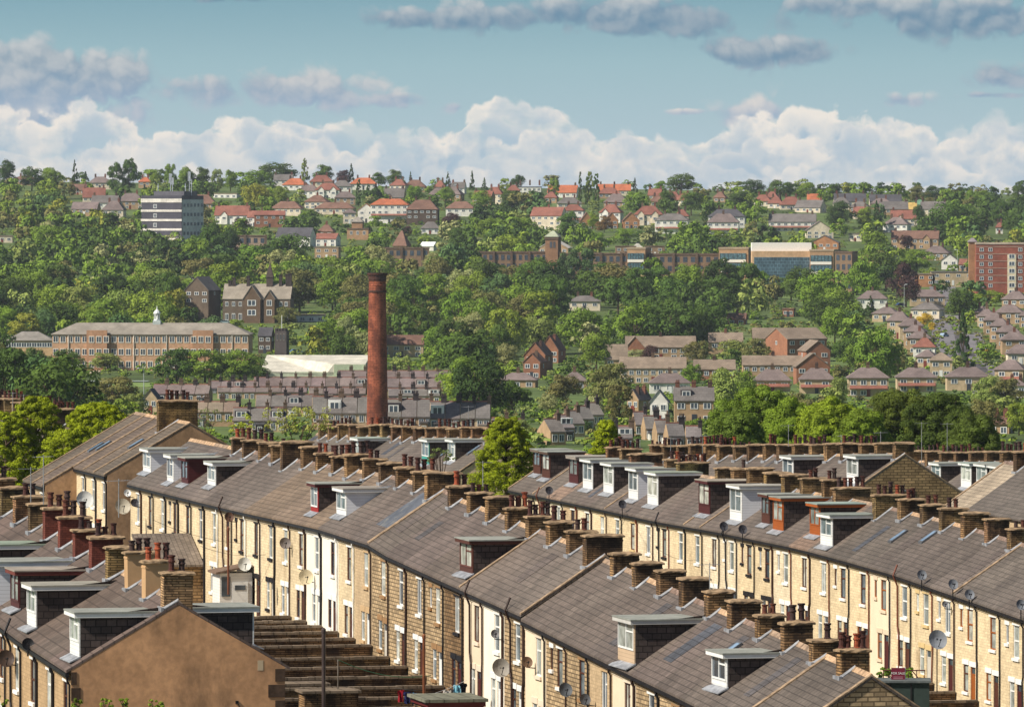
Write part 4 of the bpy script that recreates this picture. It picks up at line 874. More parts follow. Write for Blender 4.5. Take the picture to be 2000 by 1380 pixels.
# px, ridge, eave, base, width, kind, roof, wall, extras
H = [
 (50, 343, 350, 360, 52, 'hip', 'brown', 'stone', {}), (196, 345, 357, 368, 44, 'hip', 'mauve', 'cream', {}), (154, 360, 371, 382, 34, 'gable', 'brown', 'stone', {}), (184, 367, 385, 398, 44, 'gable', 'red', 'cream', {}),
 (206, 382, 396, 408, 54, 'gable', 'grey', 'white', {}), (168, 395, 408, 420, 56, 'gable', 'mauve', 'stone', dict(nch=0)), (223, 392, 410, 424, 46, 'hip', 'mauve', 'cream', {}), (256, 377, 393, 408, 54, 'hip', 'mauve', 'stone', {}),
 (284, 346, 355, 366, 26, 'hip', 'orange', 'stone', {}), (395, 380, 398, 410, 58, 'hip', 'brown', 'stone', {}), (444, 376, 379, 388, 54, 'flat', 'buff', 'white', dict(nch=0)), (455, 402, 420, 437, 72, 'gable', 'red', 'white', dict(gab=1, rot=-10)),
 (500, 412, 424, 442, 34, 'gable', 'red', 'white', {}), (527, 412, 420, 444, 60, 'gable', 'red', 'brick', dict(nch=0, cols=4)),
 (562, 393, 407, 420, 66, 'hip', 'brown', 'cream', dict(nch=1)), (620, 381, 394, 408, 50, 'hip', 'brown', 'cream', dict(nch=1)), (554, 341, 352, 364, 38, 'gable', 'grey', 'white', {}), (577, 348, 361, 371, 50, 'hip', 'orange', 'white', {}),
 (604, 361, 373, 387, 46, 'hip', 'mauve', 'white', {}), (641, 357, 371, 388, 50, 'hip', 'red', 'white', dict(gab=2)), (628, 342, 355, 366, 46, 'hip', 'red', 'cream', {}), (668, 352, 364, 380, 40, 'hip', 'grey', 'white', {}),
 (655, 395, 407, 418, 80, 'hip', 'brown', 'cream', dict(nch=1)), (674, 374, 386, 400, 40, 'hip', 'mauve', 'stone', {}), (710, 347, 359, 370, 52, 'hip', 'orange', 'white', {}), (683, 408, 416, 436, 26, 'hip', 'mauve', 'cream', dict(nch=0)),
 (762, 388, 400, 436, 76, 'hip', 'orange', 'white', dict(nch=1, bay=True, rot=-6)), (716, 398, 411, 434, 34, 'front', 'orange', 'white', dict(nch=0, rot=-4)), (826, 390, 409, 438, 64, 'hip', 'brown', 'dark', dict(rot=-6)), (780, 350, 362, 374, 38, 'hip', 'red', 'cream', {}),
 (811, 351, 365, 374, 44, 'hip', 'brown', 'stone', {}), (771, 368, 385, 394, 44, 'gable', 'grey', 'stone', dict(gab=1)), (860, 352, 365, 374, 24, 'hip', 'red', 'cream', {}), (857, 367, 380, 390, 40, 'hip', 'mauve', 'cream', {}), (886, 365, 380, 391, 42, 'hip', 'mauve', 'stone', {}),
 (896, 356, 367, 378, 30, 'gable', 'grey', 'white', dict(dorm=1)), (900, 393, 407, 421, 58, 'hip', 'brown', 'white', dict(nch=1)), (967, 365, 379, 398, 38, 'hip', 'red', 'cream', {}), (945, 373, 386, 400, 44, 'gable', 'red', 'stone', {}), (1003, 361, 372, 382, 26, 'hip', 'red', 'stone', {}),
 (578, 445, 461, 484, 78, 'gable', 'dark', 'white', dict(nch=0)), (638, 438, 452, 466, 34, 'hip', 'brown', 'stone', dict(nch=1)), (640, 456, 466, 482, 50, 'gable', 'red', 'white', dict(nch=0)), (841, 433, 446, 458, 38, 'hip', 'grey', 'white', dict(nch=0)), (640, 478, 484, 505, 50, 'flat', 'buff', 'stone', dict(nch=0)),
 (1035, 357, 366, 380, 46, 'flat', 'dark', 'white', dict(nch=3, cols=5)), (1100, 362, 376, 386, 62, 'gable', 'orange', 'white', {}), (1112, 385, 397, 408, 48, 'hip', 'grey', 'cream', {}), (1077, 374, 386, 396, 28, 'hip', 'red', 'stone', {}),
 (1072, 405, 421, 452, 72, 'gable', 'red', 'cream', dict(nch=1, rot=-22)), (1120, 399, 411, 442, 46, 'hip', 'red', 'white', dict(bay=True)), (1145, 415, 432, 447, 27, 'front', 'brown', 'orange', dict(nch=0, rot=4)), (1194, 399, 415, 434, 48, 'hip', 'red', 'white', dict(gab=1)), (1194, 415, 430, 447, 26, 'front', 'brown', 'orange', dict(nch=0, rot=4)),
 (1232, 415, 431, 447, 34, 'front', 'brown', 'orange', dict(nch=0, rot=4)), (1267, 402, 419, 440, 58, 'hip', 'red', 'cream', dict(gab=2, rot=-5)), (1200, 360, 372, 382, 64, 'gable', 'orange', 'cream', dict(nch=3)), (1190, 366, 378, 388, 44, 'hip', 'red', 'stone', {}), (1204, 378, 395, 404, 50, 'hip', 'mauve', 'stone', dict(nch=1)),
 (1280, 369, 381, 392, 30, 'gable', 'red', 'stone', {}), (1285, 382, 394, 404, 34, 'hip', 'brown', 'stone', {}), (1315, 374, 386, 398, 32, 'hip', 'red', 'stone', {}), (1336, 378, 391, 402, 38, 'hip', 'red', 'cream', {}), (1313, 417, 430, 458, 68, 'hip', 'grey', 'white', dict(bay=True, rot=-8)), (1332, 409, 422, 440, 30, 'hip', 'red', 'cream', {}),
 (1420, 408, 423, 446, 74, 'hip', 'dark', 'white', dict(rot=-6)), (1413, 417, 434, 460, 64, 'hip', 'mauve', 'white', dict(bay=True, rot=-6, nch=1)), (1407, 374, 386, 396, 28, 'hip', 'brown', 'stone', {}), (1490, 380, 393, 404, 38, 'hip', 'red', 'cream', {}),
 (1508, 374, 386, 398, 30, 'hip', 'red', 'stone', {}), (1516, 384, 397, 408, 34, 'hip', 'red', 'cream', {}), (1545, 384, 400, 411, 44, 'hip', 'red', 'cream', {}), (1590, 379, 391, 402, 28, 'gable', 'orange', 'cream', {}), (1583, 391, 405, 416, 62, 'gable', 'grey', 'cream', dict(rot=-25)),
 (1548, 418, 433, 453, 94, 'gable', 'grey', 'white', dict(rot=-4, cols=7, bay=True)), (1600, 432, 450, 466, 54, 'front', 'mauve', 'cream', dict(nch=0)), (1612, 460, 474, 490, 60, 'front', 'grey', 'orange', dict(nch=0)), (1660, 378, 393, 406, 62, 'gable', 'dark', 'cream', dict(rot=0, nch=2)), (1729, 380, 393, 406, 62, 'gable', 'dark', 'cream', dict(rot=0)),
 (1643, 385, 397, 410, 34, 'hip', 'grey', 'cream', {}), (1680, 393, 405, 418, 42, 'hip', 'grey', 'stone', {}), (1721, 387, 398, 409, 42, 'hip', 'mauve', 'stone', {}), (1680, 404, 417, 428, 30, 'gable', 'red', 'cream', {}), (1770, 411, 427, 442, 62, 'gable', 'red', 'cream', dict(gab=1, rot=-4)), (1752, 424, 438, 455, 56, 'hip', 'mauve', 'white', {}),
 (1745, 394, 408, 420, 56, 'gable', 'grey', 'stone', {}), (1780, 396, 408, 418, 24, 'gable', srgb(200, 170, 100), 'stone', {}), (1796, 390, 400, 410, 26, 'hip', srgb(110, 150, 120), 'cream', {}), (1824, 394, 408, 422, 56, 'gable', 'grey', 'cream', dict(rot=-10)), (1788, 451, 466, 486, 96, 'gable', 'brown', 'stone', dict(gab=2, rot=-8)), (1830, 480, 494, 508, 60, 'hip', 'mauve', 'stone', {}),
 (1855, 496, 508, 525, 34, 'front', 'grey', 'white', dict(nch=0)), (1882, 506, 516, 528, 20, 'gable', 'red', 'stone', dict(nch=0)), (1920, 427, 438, 447, 22, 'gable', 'red', 'stone', {}), (1952, 434, 444, 456, 16, 'hip', 'red', 'white', {}), (1672, 452, 458, 472, 30, 'flat', 'grey', 'cream', dict(nch=0)),
 # hillside at the right
 (1704, 567, 583, 602, 60, 'hip', 'mauve', 'white', dict(nch=1, rot=-5)), (1811, 565, 579, 597, 70, 'hip', 'mauve', 'buff', dict(rot=-3)), (1732, 599, 612, 628, 58, 'hip', 'mauve', 'buff', dict(nch=1)), (1757, 607, 626, 660, 50, 'hip', 'mauve', 'buff', dict(nch=1)), (1779, 620, 636, 668, 46, 'hip', 'mauve', 'buff', dict(nch=1)),
 (1788, 633, 647, 680, 48, 'hip', 'mauve', 'stone', dict(nch=1)), (1796, 645, 660, 694, 50, 'hip', 'mauve', 'stone', dict(nch=1)), (1806, 658, 677, 702, 47, 'hip', 'red', 'white', dict(nch=1, rot=-8)), (1811, 682, 696, 716, 46, 'hip', 'mauve', 'buff', dict(nch=0)), (1838, 688, 703, 735, 46, 'hip', 'buff', 'buff', dict(nch=0, rot=-4)),
 (1812, 590, 604, 622, 68, 'hip', 'grey', 'cream', dict(nch=1)), (1508, 720, 742, 764, 70, 'hip', 'mauve', 'buff', dict(bay=True, nch=1, rot=0)), (1595, 718, 740, 768, 68, 'hip', 'mauve', 'buff', dict(bay=True, nch=1, rot=-2)), (1695, 717, 737, 774, 78, 'hip', 'mauve', 'buff', dict(bay=True, nch=1, rot=0, cols=4)), (1789, 717, 736, 765, 77, 'hip', 'mauve', 'buff', dict(bay=True, nch=1, rot=0)), (1890, 716, 735, 762, 84, 'hip', 'mauve', 'buff', dict(nch=1, rot=0)),
 (1920, 597, 610, 628, 34, 'hip', 'mauve', 'stone', {}), (1928, 602, 617, 640, 40, 'hip', 'mauve', 'buff', dict(nch=1)), (1941, 609, 625, 652, 42, 'hip', 'mauve', 'stone', dict(nch=1)), (1954, 620, 636, 666, 44, 'hip', 'mauve', 'stone', dict(nch=1)), (1968, 633, 648, 680, 48, 'hip', 'mauve', 'stone', dict(nch=1)), (1981, 647, 663, 696, 52, 'hip', 'mauve', 'stone', dict(nch=1)),
 (1992, 672, 690, 710, 52, 'hip', 'mauve', 'cream', dict(nch=0)), (1975, 702, 721, 755, 66, 'hip', 'mauve', 'buff', dict(nch=0, bay=True)), (1972, 594, 610, 632, 60, 'hip', 'mauve', 'stone', dict(nch=1)), (1984, 568, 584, 602, 56, 'hip', 'mauve', 'stone', dict(nch=1)), (2010, 600, 616, 640, 40, 'hip', 'mauve', 'stone', {}),
 # middle: brick terraces and flats
 (1142, 577, 588, 606, 62, 'hip', 'grey', 'cream', dict(rot=-2)), (1555, 641, 661, 705, 118, 'gable', 'buff', 'brick', dict(rot=28, nch=0, depth=14)), (1500, 641, 660, 690, 60, 'gable', 'buff', 'stone', dict(rot=0, nch=0)), (1590, 665, 684, 735, 60, 'front', 'buff', 'brick', dict(rot=10, nch=0, depth=12)), (1510, 695, 712, 735, 120, 'gable', 'buff', 'stone', dict(rot=0, nch=1, cols=8)), (1585, 690, 715, 750, 70, 'front', 'buff', 'brick', dict(rot=6, nch=0)),
 (1417, 650, 667, 690, 66, 'gable', 'buff', 'stone', dict(rot=0, nch=1)), (1290, 657, 677, 702, 136, 'gable', 'buff', 'stone', dict(rot=0, nch=1, cols=8)), (1240, 657, 680, 705, 40, 'front', 'buff', 'brick', dict(rot=0, nch=0)), (1203, 673, 700, 712, 44, 'gable', 'buff', 'stone', dict(nch=0, rot=0)), (1275, 698, 718, 748, 128, 'gable', 'buff', 'buff', dict(rot=0, nch=1, cols=9)), (1395, 703, 720, 742, 80, 'gable', 'buff', 'brick', dict(rot=0, nch=1, cols=5)),
 (1052, 668, 692, 722, 56, 'front', 'brown', 'brick', dict(rot=-12, nch=1, depth=12)), (1080, 655, 682, 708, 50, 'front', 'brown', 'brick', dict(rot=-12, nch=1, depth=12)), (1045, 690, 706, 738, 46, 'front', 'brown', 'brick', dict(rot=-12, nch=1, depth=10)), (1308, 728, 747, 768, 78, 'hip', 'mauve', 'white', dict(rot=0, nch=1)), (1012, 727, 741, 756, 78, 'hip', 'mauve', 'stone', dict(nch=1)), (1122, 725, 743, 758, 52, 'hip', 'mauve', 'stone', dict(nch=1)),
 (1355, 756, 780, 826, 76, 'gable', 'grey', 'stone', dict(rot=0, nch=3, dorm=1, cols=3)), (1288, 762, 783, 828, 38, 'front', srgb(120, 120, 120), 'white', dict(rot=-4, nch=0)), (1248, 760, 778, 808, 34, 'front', 'mauve', 'stone', dict(rot=-30)), (785, 655, 672, 697, 84, 'gable', 'brown', 'buff', dict(rot=0, nch=0)), (1860, 520, 532, 556, 84, 'flat', 'grey', 'buff', dict(nch=0, cols=4, rot=0)), (1790, 530, 536, 556, 70, 'flat', 'buff', 'orange', dict(nch=0, rot=0)),
 (1440, 612, 622, 632, 40, 'gable', 'brown', 'brick', dict(nch=1)), (1541, 600, 604, 618, 26, 'flat', 'brown', 'brick', dict(nch=0)), (5, 455, 462, 475, 40, 'flat', 'white' if 0 else 'buff', 'cream', dict(nch=0)), (297, 760, 777, 808, 32, 'front', 'dark', 'buff', dict(rot=-6, nch=0)), (600, 612, 616, 628, 70, 'flat', 'buff', 'white', dict(nch=0, rot=0)),
 (1955, 812, 826, 846, 56, 'hip', 'brown', 'stone', dict(nch=2)), (1985, 740, 752, 776, 40, 'hip', 'mauve', 'cream', {}),
]
for r in H:
    px, rg, ev, bs, wd, kd, rf, wl, ex = r; far_house(px, rg, ev, bs, wd, kd, rf, wl, **ex)
def far_row(x0, x1, ridge, eave, base, n, roof='mauve', wall='buff', rot=0.0, depth=8.0, dorm=(), tag_='row', stackcol=True):
    v_, s = site((x0+x1)/2, base); th = math.radians(rot); W = (x1-x0)/s/math.cos(th)/n
    h = (base-eave)/s; rise = (eave-ridge)/s
    for i in range(n):
        o_ = (i-(n-1)/2)*W; loc = v_+Vector((o_*math.cos(th), o_*math.sin(th), 0)); px = 1000+loc.x/loc.y*FPX
        k = RR.uniform(.86, 1.12); rc = tuple(c*k*RR.uniform(.97, 1.03) for c in ROOFC[roof])
        R_ = root('terraced_house', loc, th, None, None, tag_)
        wc = RR.choice([WALLC[wall], WALLC[wall], WALLC['stone'], WALLC['stone']])
        link('wall', body(W, depth, h, rise, 'gable').mesh('wall', mt['fbrick']), R_, (0, 0, 0), 0, wc)
        b = MB(); groof(b, W-.5, depth, h, rise, .25); link('roof', b.mesh('roof', mt['froof']), R_, (0, 0, 0), 0, rc)
        b = MB(); b.box(-W/2, W/2, -.14, .14, h+rise+.15, h+rise+.38); link('ridge_tiles', b.mesh('ridge_tiles', mt['froof']), R_, (0, 0, 0), 0, srgb(150, 104, 90))
        fchim(R_, W*.42, 0, h+rise-.2, RR.choice([srgb(62, 54, 54), srgb(100, 82, 68)]), 1.2, math.pi/2 if RR.random() < .6 else 0)
        if RR.random() < .55 and h > 1.3:
            ec = RR.choice([srgb(214, 210, 200), srgb(120, 100, 82), srgb(74, 66, 64), srgb(168, 146, 116)]); hh_ = h*RR.uniform(.45, .8); ex = RR.uniform(-.2, .1)*W; ed = RR.uniform(1.6, 3.2)
            xt = link('rear_extension', _bx(ex-W*.24, ex+W*.24, -depth/2-ed, -depth/2-.02, -1, hh_).mesh('rear_extension', mt['fbrick']), R_, (0, 0, 0), 0, ec)
            link('lean_to_roof', _bx(ex-W*.28, ex+W*.28, -depth/2-ed-.2, -depth/2-.03, hh_+.002, hh_+.3).mesh('lean_to_roof', mt['froof']), xt, (0, 0, 0), 0, RR.choice([srgb(90, 86, 88), srgb(130, 118, 110)])); fwin(xt, ex, hh_-1.5 if hh_ > 1.8 else .2, .9, 1.0, -depth/2-ed-.04)
        for f in range(2 if h > 3.5 else 1):
            for c in range(2): fwin(R_, -W*.22+W*.44*c, h-1.8-2.7*f, 1.0, 1.4, -depth/2-.03, WHITE)
        if i in dorm or RR.random() < .16:
            b = MB(); b.box(-1.3, 1.3, -depth*.38, -.4, h+.5, h+rise*.85); do = link('dormer', b.mesh('dormer', mt['fbrick']), R_, (0, 0, 0), 0, RR.choice([WHITE, srgb(66, 60, 64)])); fwin(do, 0, h+.7, 2.0, rise*.5, -depth*.38-.03)
        FAR.append((R_, f"{'slate' if roof in ('mauve', 'grey', 'dark') else 'buff'} roofed terraced house", 'house', px, (ridge+base)/2))
    PROT.append((x0, ridge-5, x1, base-2, base))
far_row(660, 885, 725, 736, 746, 8, 'mauve'); far_row(496, 720, 738, 753, 762, 8, 'mauve'); far_row(724, 865, 739, 755, 764, 5, 'mauve')
far_row(408, 505, 745, 757, 767, 4, 'mauve'); far_row(300, 412, 752, 768, 784, 4, 'mauve', rot=-4); far_row(425, 600, 757, 765, 778, 7, 'mauve', depth=5); far_row(604, 715, 758, 768, 782, 4, 'mauve', depth=6)
far_row(758, 860, 760, 772, 790, 4, 'grey'); far_row(500, 620, 772, 792, 812, 4, 'grey'); far_row(610, 728, 776, 805, 838, 4, 'grey', dorm=(1,)); far_row(754, 845, 781, 812, 840, 3, 'grey', dorm=(0,)); far_row(840, 958, 786, 815, 842, 4, 'grey')
far_row(376, 468, 786, 803, 832, 3, 'buff'); far_row(455, 560, 798, 820, 842, 3, 'grey')
for k_, (a_, c_, r_, e_, b_) in enumerate(((1062, 1092, 820, 842, 868), (1082, 1110, 812, 834, 860), (1102, 1130, 804, 826, 852), (1122, 1149, 795, 817, 843), (1142, 1168, 788, 809, 836), (1236, 1262, 806, 828, 850), (1256, 1284, 814, 836, 858), (1278, 1306, 822, 844, 866), (1300, 1334, 828, 850, 872), (1172, 1204, 836, 856, 876), (1204, 1236, 834, 854, 874), (960, 992, 818, 836, 858), (992, 1024, 820, 838, 860), (1338, 1370, 834, 852, 870))):
    far_row(a_, c_, r_, e_, b_, 1, 'grey', rot=20 if k_ < 5 else (8 if k_ < 9 else 0), depth=7.0 if k_ < 5 else 5.5, wall='buff' if k_ < 5 else 'stone')

# ---- landmark buildings
def block(name, x0, x1, top, base, depth, rot, wall, label, cat, wins=(), roofh=0, parapet=None, mat='fbrick', rise_kind='hip', frontw=None, prot=True):
    """box building; wins: (cols, rows, z fraction list..)"""
    v_, s = site((x0+x1)/2, base); th = math.radians(rot); tot = (x1-x0)/s
    W = (tot-depth*abs(math.sin(th)))/abs(math.cos(th)); h = (base-top)/s
    R_ = root(name, v_, th, label, cat)
    link('wall', body(W, depth, h, 0, 'flat').mesh('wall', mt[mat]), R_, (0, 0, 0), 0, wall)
    if parapet:
        b = MB(); b.box(-W/2-.2, W/2+.2, -depth/2-.2, depth/2+.2, h, h+.7); link('parapet', b.mesh('parapet', mt['fbrick']), R_, (0, 0, 0), 0, parapet)
    if prot: PROT.append((x0, top-4, x1, top+(base-top)*(.3 if 'college' in name else .5 if 'glazed' in name or 'glass' in name else .72), base))
    return R_, s, W, h
def hiproof(R_, W, D, h, rise, col, x=0, y=0, name='roof'):
    b = MB(); hroof(b, W, D, h, rise); b.v = [(a+x, c+y, z) for a, c, z in b.v]; return link(name, b.mesh(name, mt['froof']), R_, (0, 0, 0), 0, col)
def part(R_, name, box_, col, mat='fbrick', z=0):
    return link(name, _bx(*box_).mesh(name, mt[mat]), R_, (0, 0, 0), 0, col)
# mill chimney
v_ = P(737, 900, 1300); zc = ground(v_.x, v_.y); s = 10.0
MC = root('mill_chimney', (v_.x, v_.y, zc), 0, 'tall tapering red brick mill chimney with a dark flared top', 'chimney')
ht = -(533-HY)/s-zc
b = MB(); prof = [(2.25, -2)]; 
for i in range(13): f = i/12; prof.append((2.12-.44*f, (ht-3.7)*f))
b.lathe(prof, seg=40); b.lathe([(1.92, 0), (1.92, .01)], seg=8)
link('shaft', b.mesh('shaft', mt['millbrick']), MC)
b = MB(); b.lathe([(1.70, ht-3.75), (1.86, ht-3.7), (1.86, ht-3.4), (1.68, ht-3.35)], seg=40); link('band', b.mesh('band', mt['capstone']), MC, (0, 0, 0), 0, srgb(84, 58, 50))
b = MB(); b.lathe([(1.66, ht-3.4), (1.68, ht-2.5), (1.74, ht-2.4), (1.66, ht-2.3), (1.66, ht-1.6)], seg=40); link('neck', b.mesh('neck', mt['millbrick']), MC)
b = MB(); b.lathe([(1.66, ht-1.6), (1.76, ht-1.2), (1.80, ht-.6), (1.98, ht-.35), (1.98, ht), (1.3, ht), (1.25, ht-1)], seg=40); link('crown_band', b.mesh('crown_band', mt['capstone']), MC, (0, 0, 0), 0, srgb(76, 50, 44))
PROT.append((716, 530, 760, 830, 9999))
# concrete tower block
TB, s, W, h = block('tower_block', 277, 397, 382, 478, 20, -30, srgb(78, 76, 84), 'dark clad tower block with pale bands and rooftop masts on the hill', 'building', parapet=None)
hs = h
for i in range(5):
    z = h*(.86-.19*i)
    part(TB, 'pale_band', (-W/2-.25, W/2+.1, -10.25, -10.0, z, z+h*.045+(.8 if i == 0 else 0)), srgb(212, 206, 196))
    if i: 
        for k in range(1): fwin(TB, -W*.16, z+h*.075, 2.0, 1.9, -10.1)
b = MB(); b.box(W/2, W/2+.25, -9.6, 9.6, -1, h-2); sd = link('side_wall', b.mesh('side_wall', mt['fbrick']), TB, (0, 0, 0), 0, srgb(200, 200, 200))
for i in range(5):
    for k in range(6): fwin(sd, W/2+.28, h*(.82-.19*i)-1.2, 1.9, 1.7, -8+3.2*k, srgb(120, 130, 150), math.pi/2)
part(TB, 'plant_room', (-W*.3, W*.45, -6, 6, h, h+2.2), srgb(96, 94, 100))
part(TB, 'annex', (-W*.5-1, W*.4, -18, -10.3, -1, 1.6), srgb(190, 190, 192))
for x, hh in ((-W*.36, 6), (-W*.05, 11), (W*.0, 9), (W*.32, 6), (W*.42, 12), (W*.47, 8)):
    b = MB(); b.tube([(x, 0, h), (x, 0, h+hh)], .22, 5); b.box(x-.5, x+.5, -.1, .1, h+hh*.72, h+hh*.78)
    if hh > 8: b.box(x-.7, x-.4, -.3, 0, h+hh*.6, h+hh); b.box(x+.4, x+.7, -.3, 0, h+hh*.6, h+hh)
    link('mast', b.mesh('mast', mt['metal']), TB, (0, 0, 0), 0, srgb(170, 176, 184))
# long school
SC, s, W, h = block('school', 104, 492, 652, 722, 14, -3, srgb(192, 152, 120), 'long pale brick school with grey roof and white cupola', 'school')
hiproof(SC, W, 14, h, (652-630)/s, srgb(146, 138, 126))
for x in (-W*.27, W*.27):
    part(SC, 'pavilion', (x-3.2, x+3.2, -8.2, -7.02, -1, h+1.3), srgb(180, 138, 108))
for f in range(3):
    for k in range(27):
        x = -W/2+W*(k+.5)/27; inp = min(abs(x-W*.27), abs(x+W*.27)) < 3.2
        fwin(SC, x, h-2.6-3.9*f, 1.7, 2.1, -8.24 if inp else -7.05, srgb(236, 228, 214))
for k in range(6): part(SC, 'downpipe', (-W/2+W*(k+.5)/6-.12, -W/2+W*(k+.5)/6+.12, -7.3, -7.02, 0, h), srgb(220, 206, 190))
CU = part(SC, 'cupola', (0.2, 2.6, -1.2, 1.2, h+2.6, h+4.2), srgb(190, 200, 196))
b = MB()
for a_ in (0, 1, 2, 3, 4, 5, 6, 7):
    an = math.pi/4*a_+.39; b.tube([(1.4+.85*math.cos(an), .85*math.sin(an), h+4.2), (1.4+.85*math.cos(an), .85*math.sin(an), h+6.3)], .13, 5)
b.lathe([(1.05, h+4.2), (1.05, h+4.6), (.3, h+4.6)], (1.4, 0, 0), 8); b.lathe([(1.1, h+6.3), (1.15, h+6.6), (.7, h+7.3), (.2, h+7.7), (.08, h+8.8)], (1.4, 0, 0), 8)
b.lathe([(.45, h+4.6), (.45, h+6.3)], (1.4, 0, 0), 8)
link('lantern', b.mesh('lantern', mt['trim']), CU, (0, 0, 0), 0, srgb(224, 226, 222))
AN, s, W, h = block('school_annex', 14, 104, 664, 694, 10, 0, srgb(206, 172, 130), 'low yellow annex with grey roof left of the long school', 'building')
hiproof(AN, W, 10, h, (664-647)/s, srgb(140, 134, 126))
for k in range(9): fwin(AN, -W/2+W*(k+.5)/9, h-2.2, 1.8, 1.5, -5.03)
# victorian stone house
DK = srgb(108, 94, 80); DR = srgb(150, 140, 126)
VH, s, W, h = block('victorian_house', 436, 574, 583, 630, 11, -6, DK, 'sooty Victorian house with steep gables, spire and tall dark chimneys', 'house')
b = MB(); groof(b, W, 11, h, (583-555)/s, .2); link('roof', b.mesh('roof', mt['froof']), VH, (0, 0, 0), 0, DR)
for x, w_ in ((-W*.06, 6.5), (W*.2, 4)):
    b = MB(); rz = w_*.75; b.prism_y([(x-w_/2, -1), (x+w_/2, -1), (x+w_/2, h), (x, h+rz), (x-w_/2, h)], -7.5, -5.52); gb = link('gable', b.mesh('gable', mt['fbrick']), VH, (0, 0, 0), 0, srgb(110, 90, 72))
    b = MB(); b.prism_y([(x-w_/2-.3, h-.4), (x, h+rz), (x+w_/2+.3, h-.4), (x+w_/2+.3, h-.1), (x, h+rz+.3), (x-w_/2-.3, h-.1)], -7.7, 0); link('gable_roof', b.mesh('gable_roof', mt['froof']), gb, (0, 0, 0), 0, DR)
    for f in range(2): fwin(gb, x, h-2.6-3.6*f, w_*.5, 2.2, -7.53)
for x in (-W*.44, -W*.34, -W*.24, W*.36, W*.44): fwin(VH, x, 1.0, 1.3, 2.6, -5.53, WHITE); fwin(VH, x, h-2.8, 1.2, 1.7, -5.53)
for x, hh in ((-W*.36, 5.2), (-W*.15, 6.5), (W*.43, 8), (W*.33, 7.5), (W*.47, 8.5), (-W*.42, 3)):
    b = MB(); b.box(x-.6, x+.6, -1, .2, h+2, h+5+hh*.5); b.box(x-.75, x+.75, -1.15, .35, h+5+hh*.5, h+5.3+hh*.5); link('chimney', b.mesh('chimney', mt['fbrick']), VH, (0, 0, 0), 0, srgb(66, 56, 52))
b = MB(); x = W*.17; b.box(x-1.2, x+1.2, -1.2, 1.2, h+3, h+8); b.add([(x-1.4, -1.4, h+8), (x+1.4, -1.4, h+8), (x+1.4, 1.4, h+8), (x-1.4, 1.4, h+8), (x, 0, h+14)], [(0, 1, 4), (1, 2, 4), (2, 3, 4), (3, 0, 4), (0, 3, 2, 1)])
link('spire', b.mesh('spire', mt['fbrick']), VH, (0, 0, 0), 0, srgb(84, 72, 66))
far_house(396, 541, 566, 628, 68, 'front', 'grey', DK, rot=-20, nch=0, depth=12, look='dark stone gable house with pale verge beside the Victorian house')
far_house(420, 600, 604, 625, 22, 'flat', 'buff', 'white', rot=0, nch=0, look='small white garage between the dark stone houses', cat='garage', name='garage')
# crenellated tower
CT, s, W, h = block('crenellated_tower', 537, 564, 646, 696, 5, -8, srgb(88, 80, 78), 'dark crenellated stone tower with a flagpole', 'tower')
for k in range(4): part(CT, 'merlon', (-W/2+W*k/4+.05, -W/2+W*k/4+W*.15, -2.5, 2.5, h, h+.8), srgb(80, 72, 70))
for k in range(3): fwin(CT, -W*.28+W*.28*k, h-3.2, .6, 2.4, -2.53, srgb(140, 130, 120))
b = MB(); b.tube([(0, 0, h), (0, 0, h+5.2)], .12, 5); link('flagpole', b.mesh('flagpole', mt['metal']), CT, (0, 0, 0), 0, WHITE)
far_house(520, 640, 655, 690, 30, 'gable', 'dark', 'dark', rot=-8, nch=0, look='dark slated hall adjoining the crenellated tower', name='stone_hall', cat='building')
# pale warehouse
WH, s, W, h = block('warehouse', 512, 722, 724, 742, 26, -2, srgb(188, 194, 168), 'pale green walled warehouse with a broad cream roof', 'warehouse')
rz = (724-695)/s
b = MB(); b.add([(-W/2, -13, h+.4), (W*.12, -13, h-.8), (W*.2, -13, h+rz*.55), (W*.5, -13, h+rz*.55), (W*.5, 13, h+rz), (-W/2, 13, h+rz), (-W/2, -13, h), (W*.12, -13, h-1.2), (W*.5, -13, h-.2), (W*.5, 13, h-.2), (-W/2, 13, h-.2)],
      [(0, 1, 2, 3, 4, 5), (0, 6, 7, 1), (1, 7, 8, 3, 2), (3, 8, 9, 4), (4, 9, 10, 5), (5, 10, 6, 0)])
link('roof', b.mesh('roof', mt['froof']), WH, (0, 0, 0), 0, srgb(206, 200, 184))
part(WH, 'front_wall', (W*.2, W*.5, -13.3, -13.02, -1, h+rz*.5), srgb(184, 196, 164))
# college: long parapeted stone building with tower, bays and glass hall
SB, SP = srgb(146, 120, 96), srgb(112, 92, 76)
def college(x0, x1, top, base, depth, label, ncol, nrow, name='college_wing', wall=SB, rot=0, pil=True, h0=2.4):
    R_, s, W, h = block(name, x0, x1, top, base, depth, rot, wall, label, 'building', parapet=SP)
    for f in range(nrow):
        for k in range(ncol): fwin(R_, -W/2+W*(k+.5)/ncol, h-h0-3.9*f-.6, W/ncol*.55, 2.3, -depth/2-.03, srgb(90, 96, 104))
    if pil:
        for k in range(0, ncol+1, 3): part(R_, 'buttress', (-W/2+W*k/ncol-.5, -W/2+W*k/ncol+.5, -depth/2-.6, -depth/2-.02, -1, h+1.0), SP)
    return R_, s, W, h
college(930, 1068, 494, 545, 12, 'long low stone college wing left of the square clock tower', 12, 2)
CTW, s, W, h = block('college_tower', 1065, 1096, 462, 548, 7, -12, srgb(142, 108, 82), 'square stone college tower with a small pyramid roof', 'tower')
b = MB(); b.box(-W/2-.3, W/2+.3, -3.8, 3.8, h-1.2, h-.6); link('cornice', b.mesh('cornice', mt['fbrick']), CTW, (0, 0, 0), 0, SP)
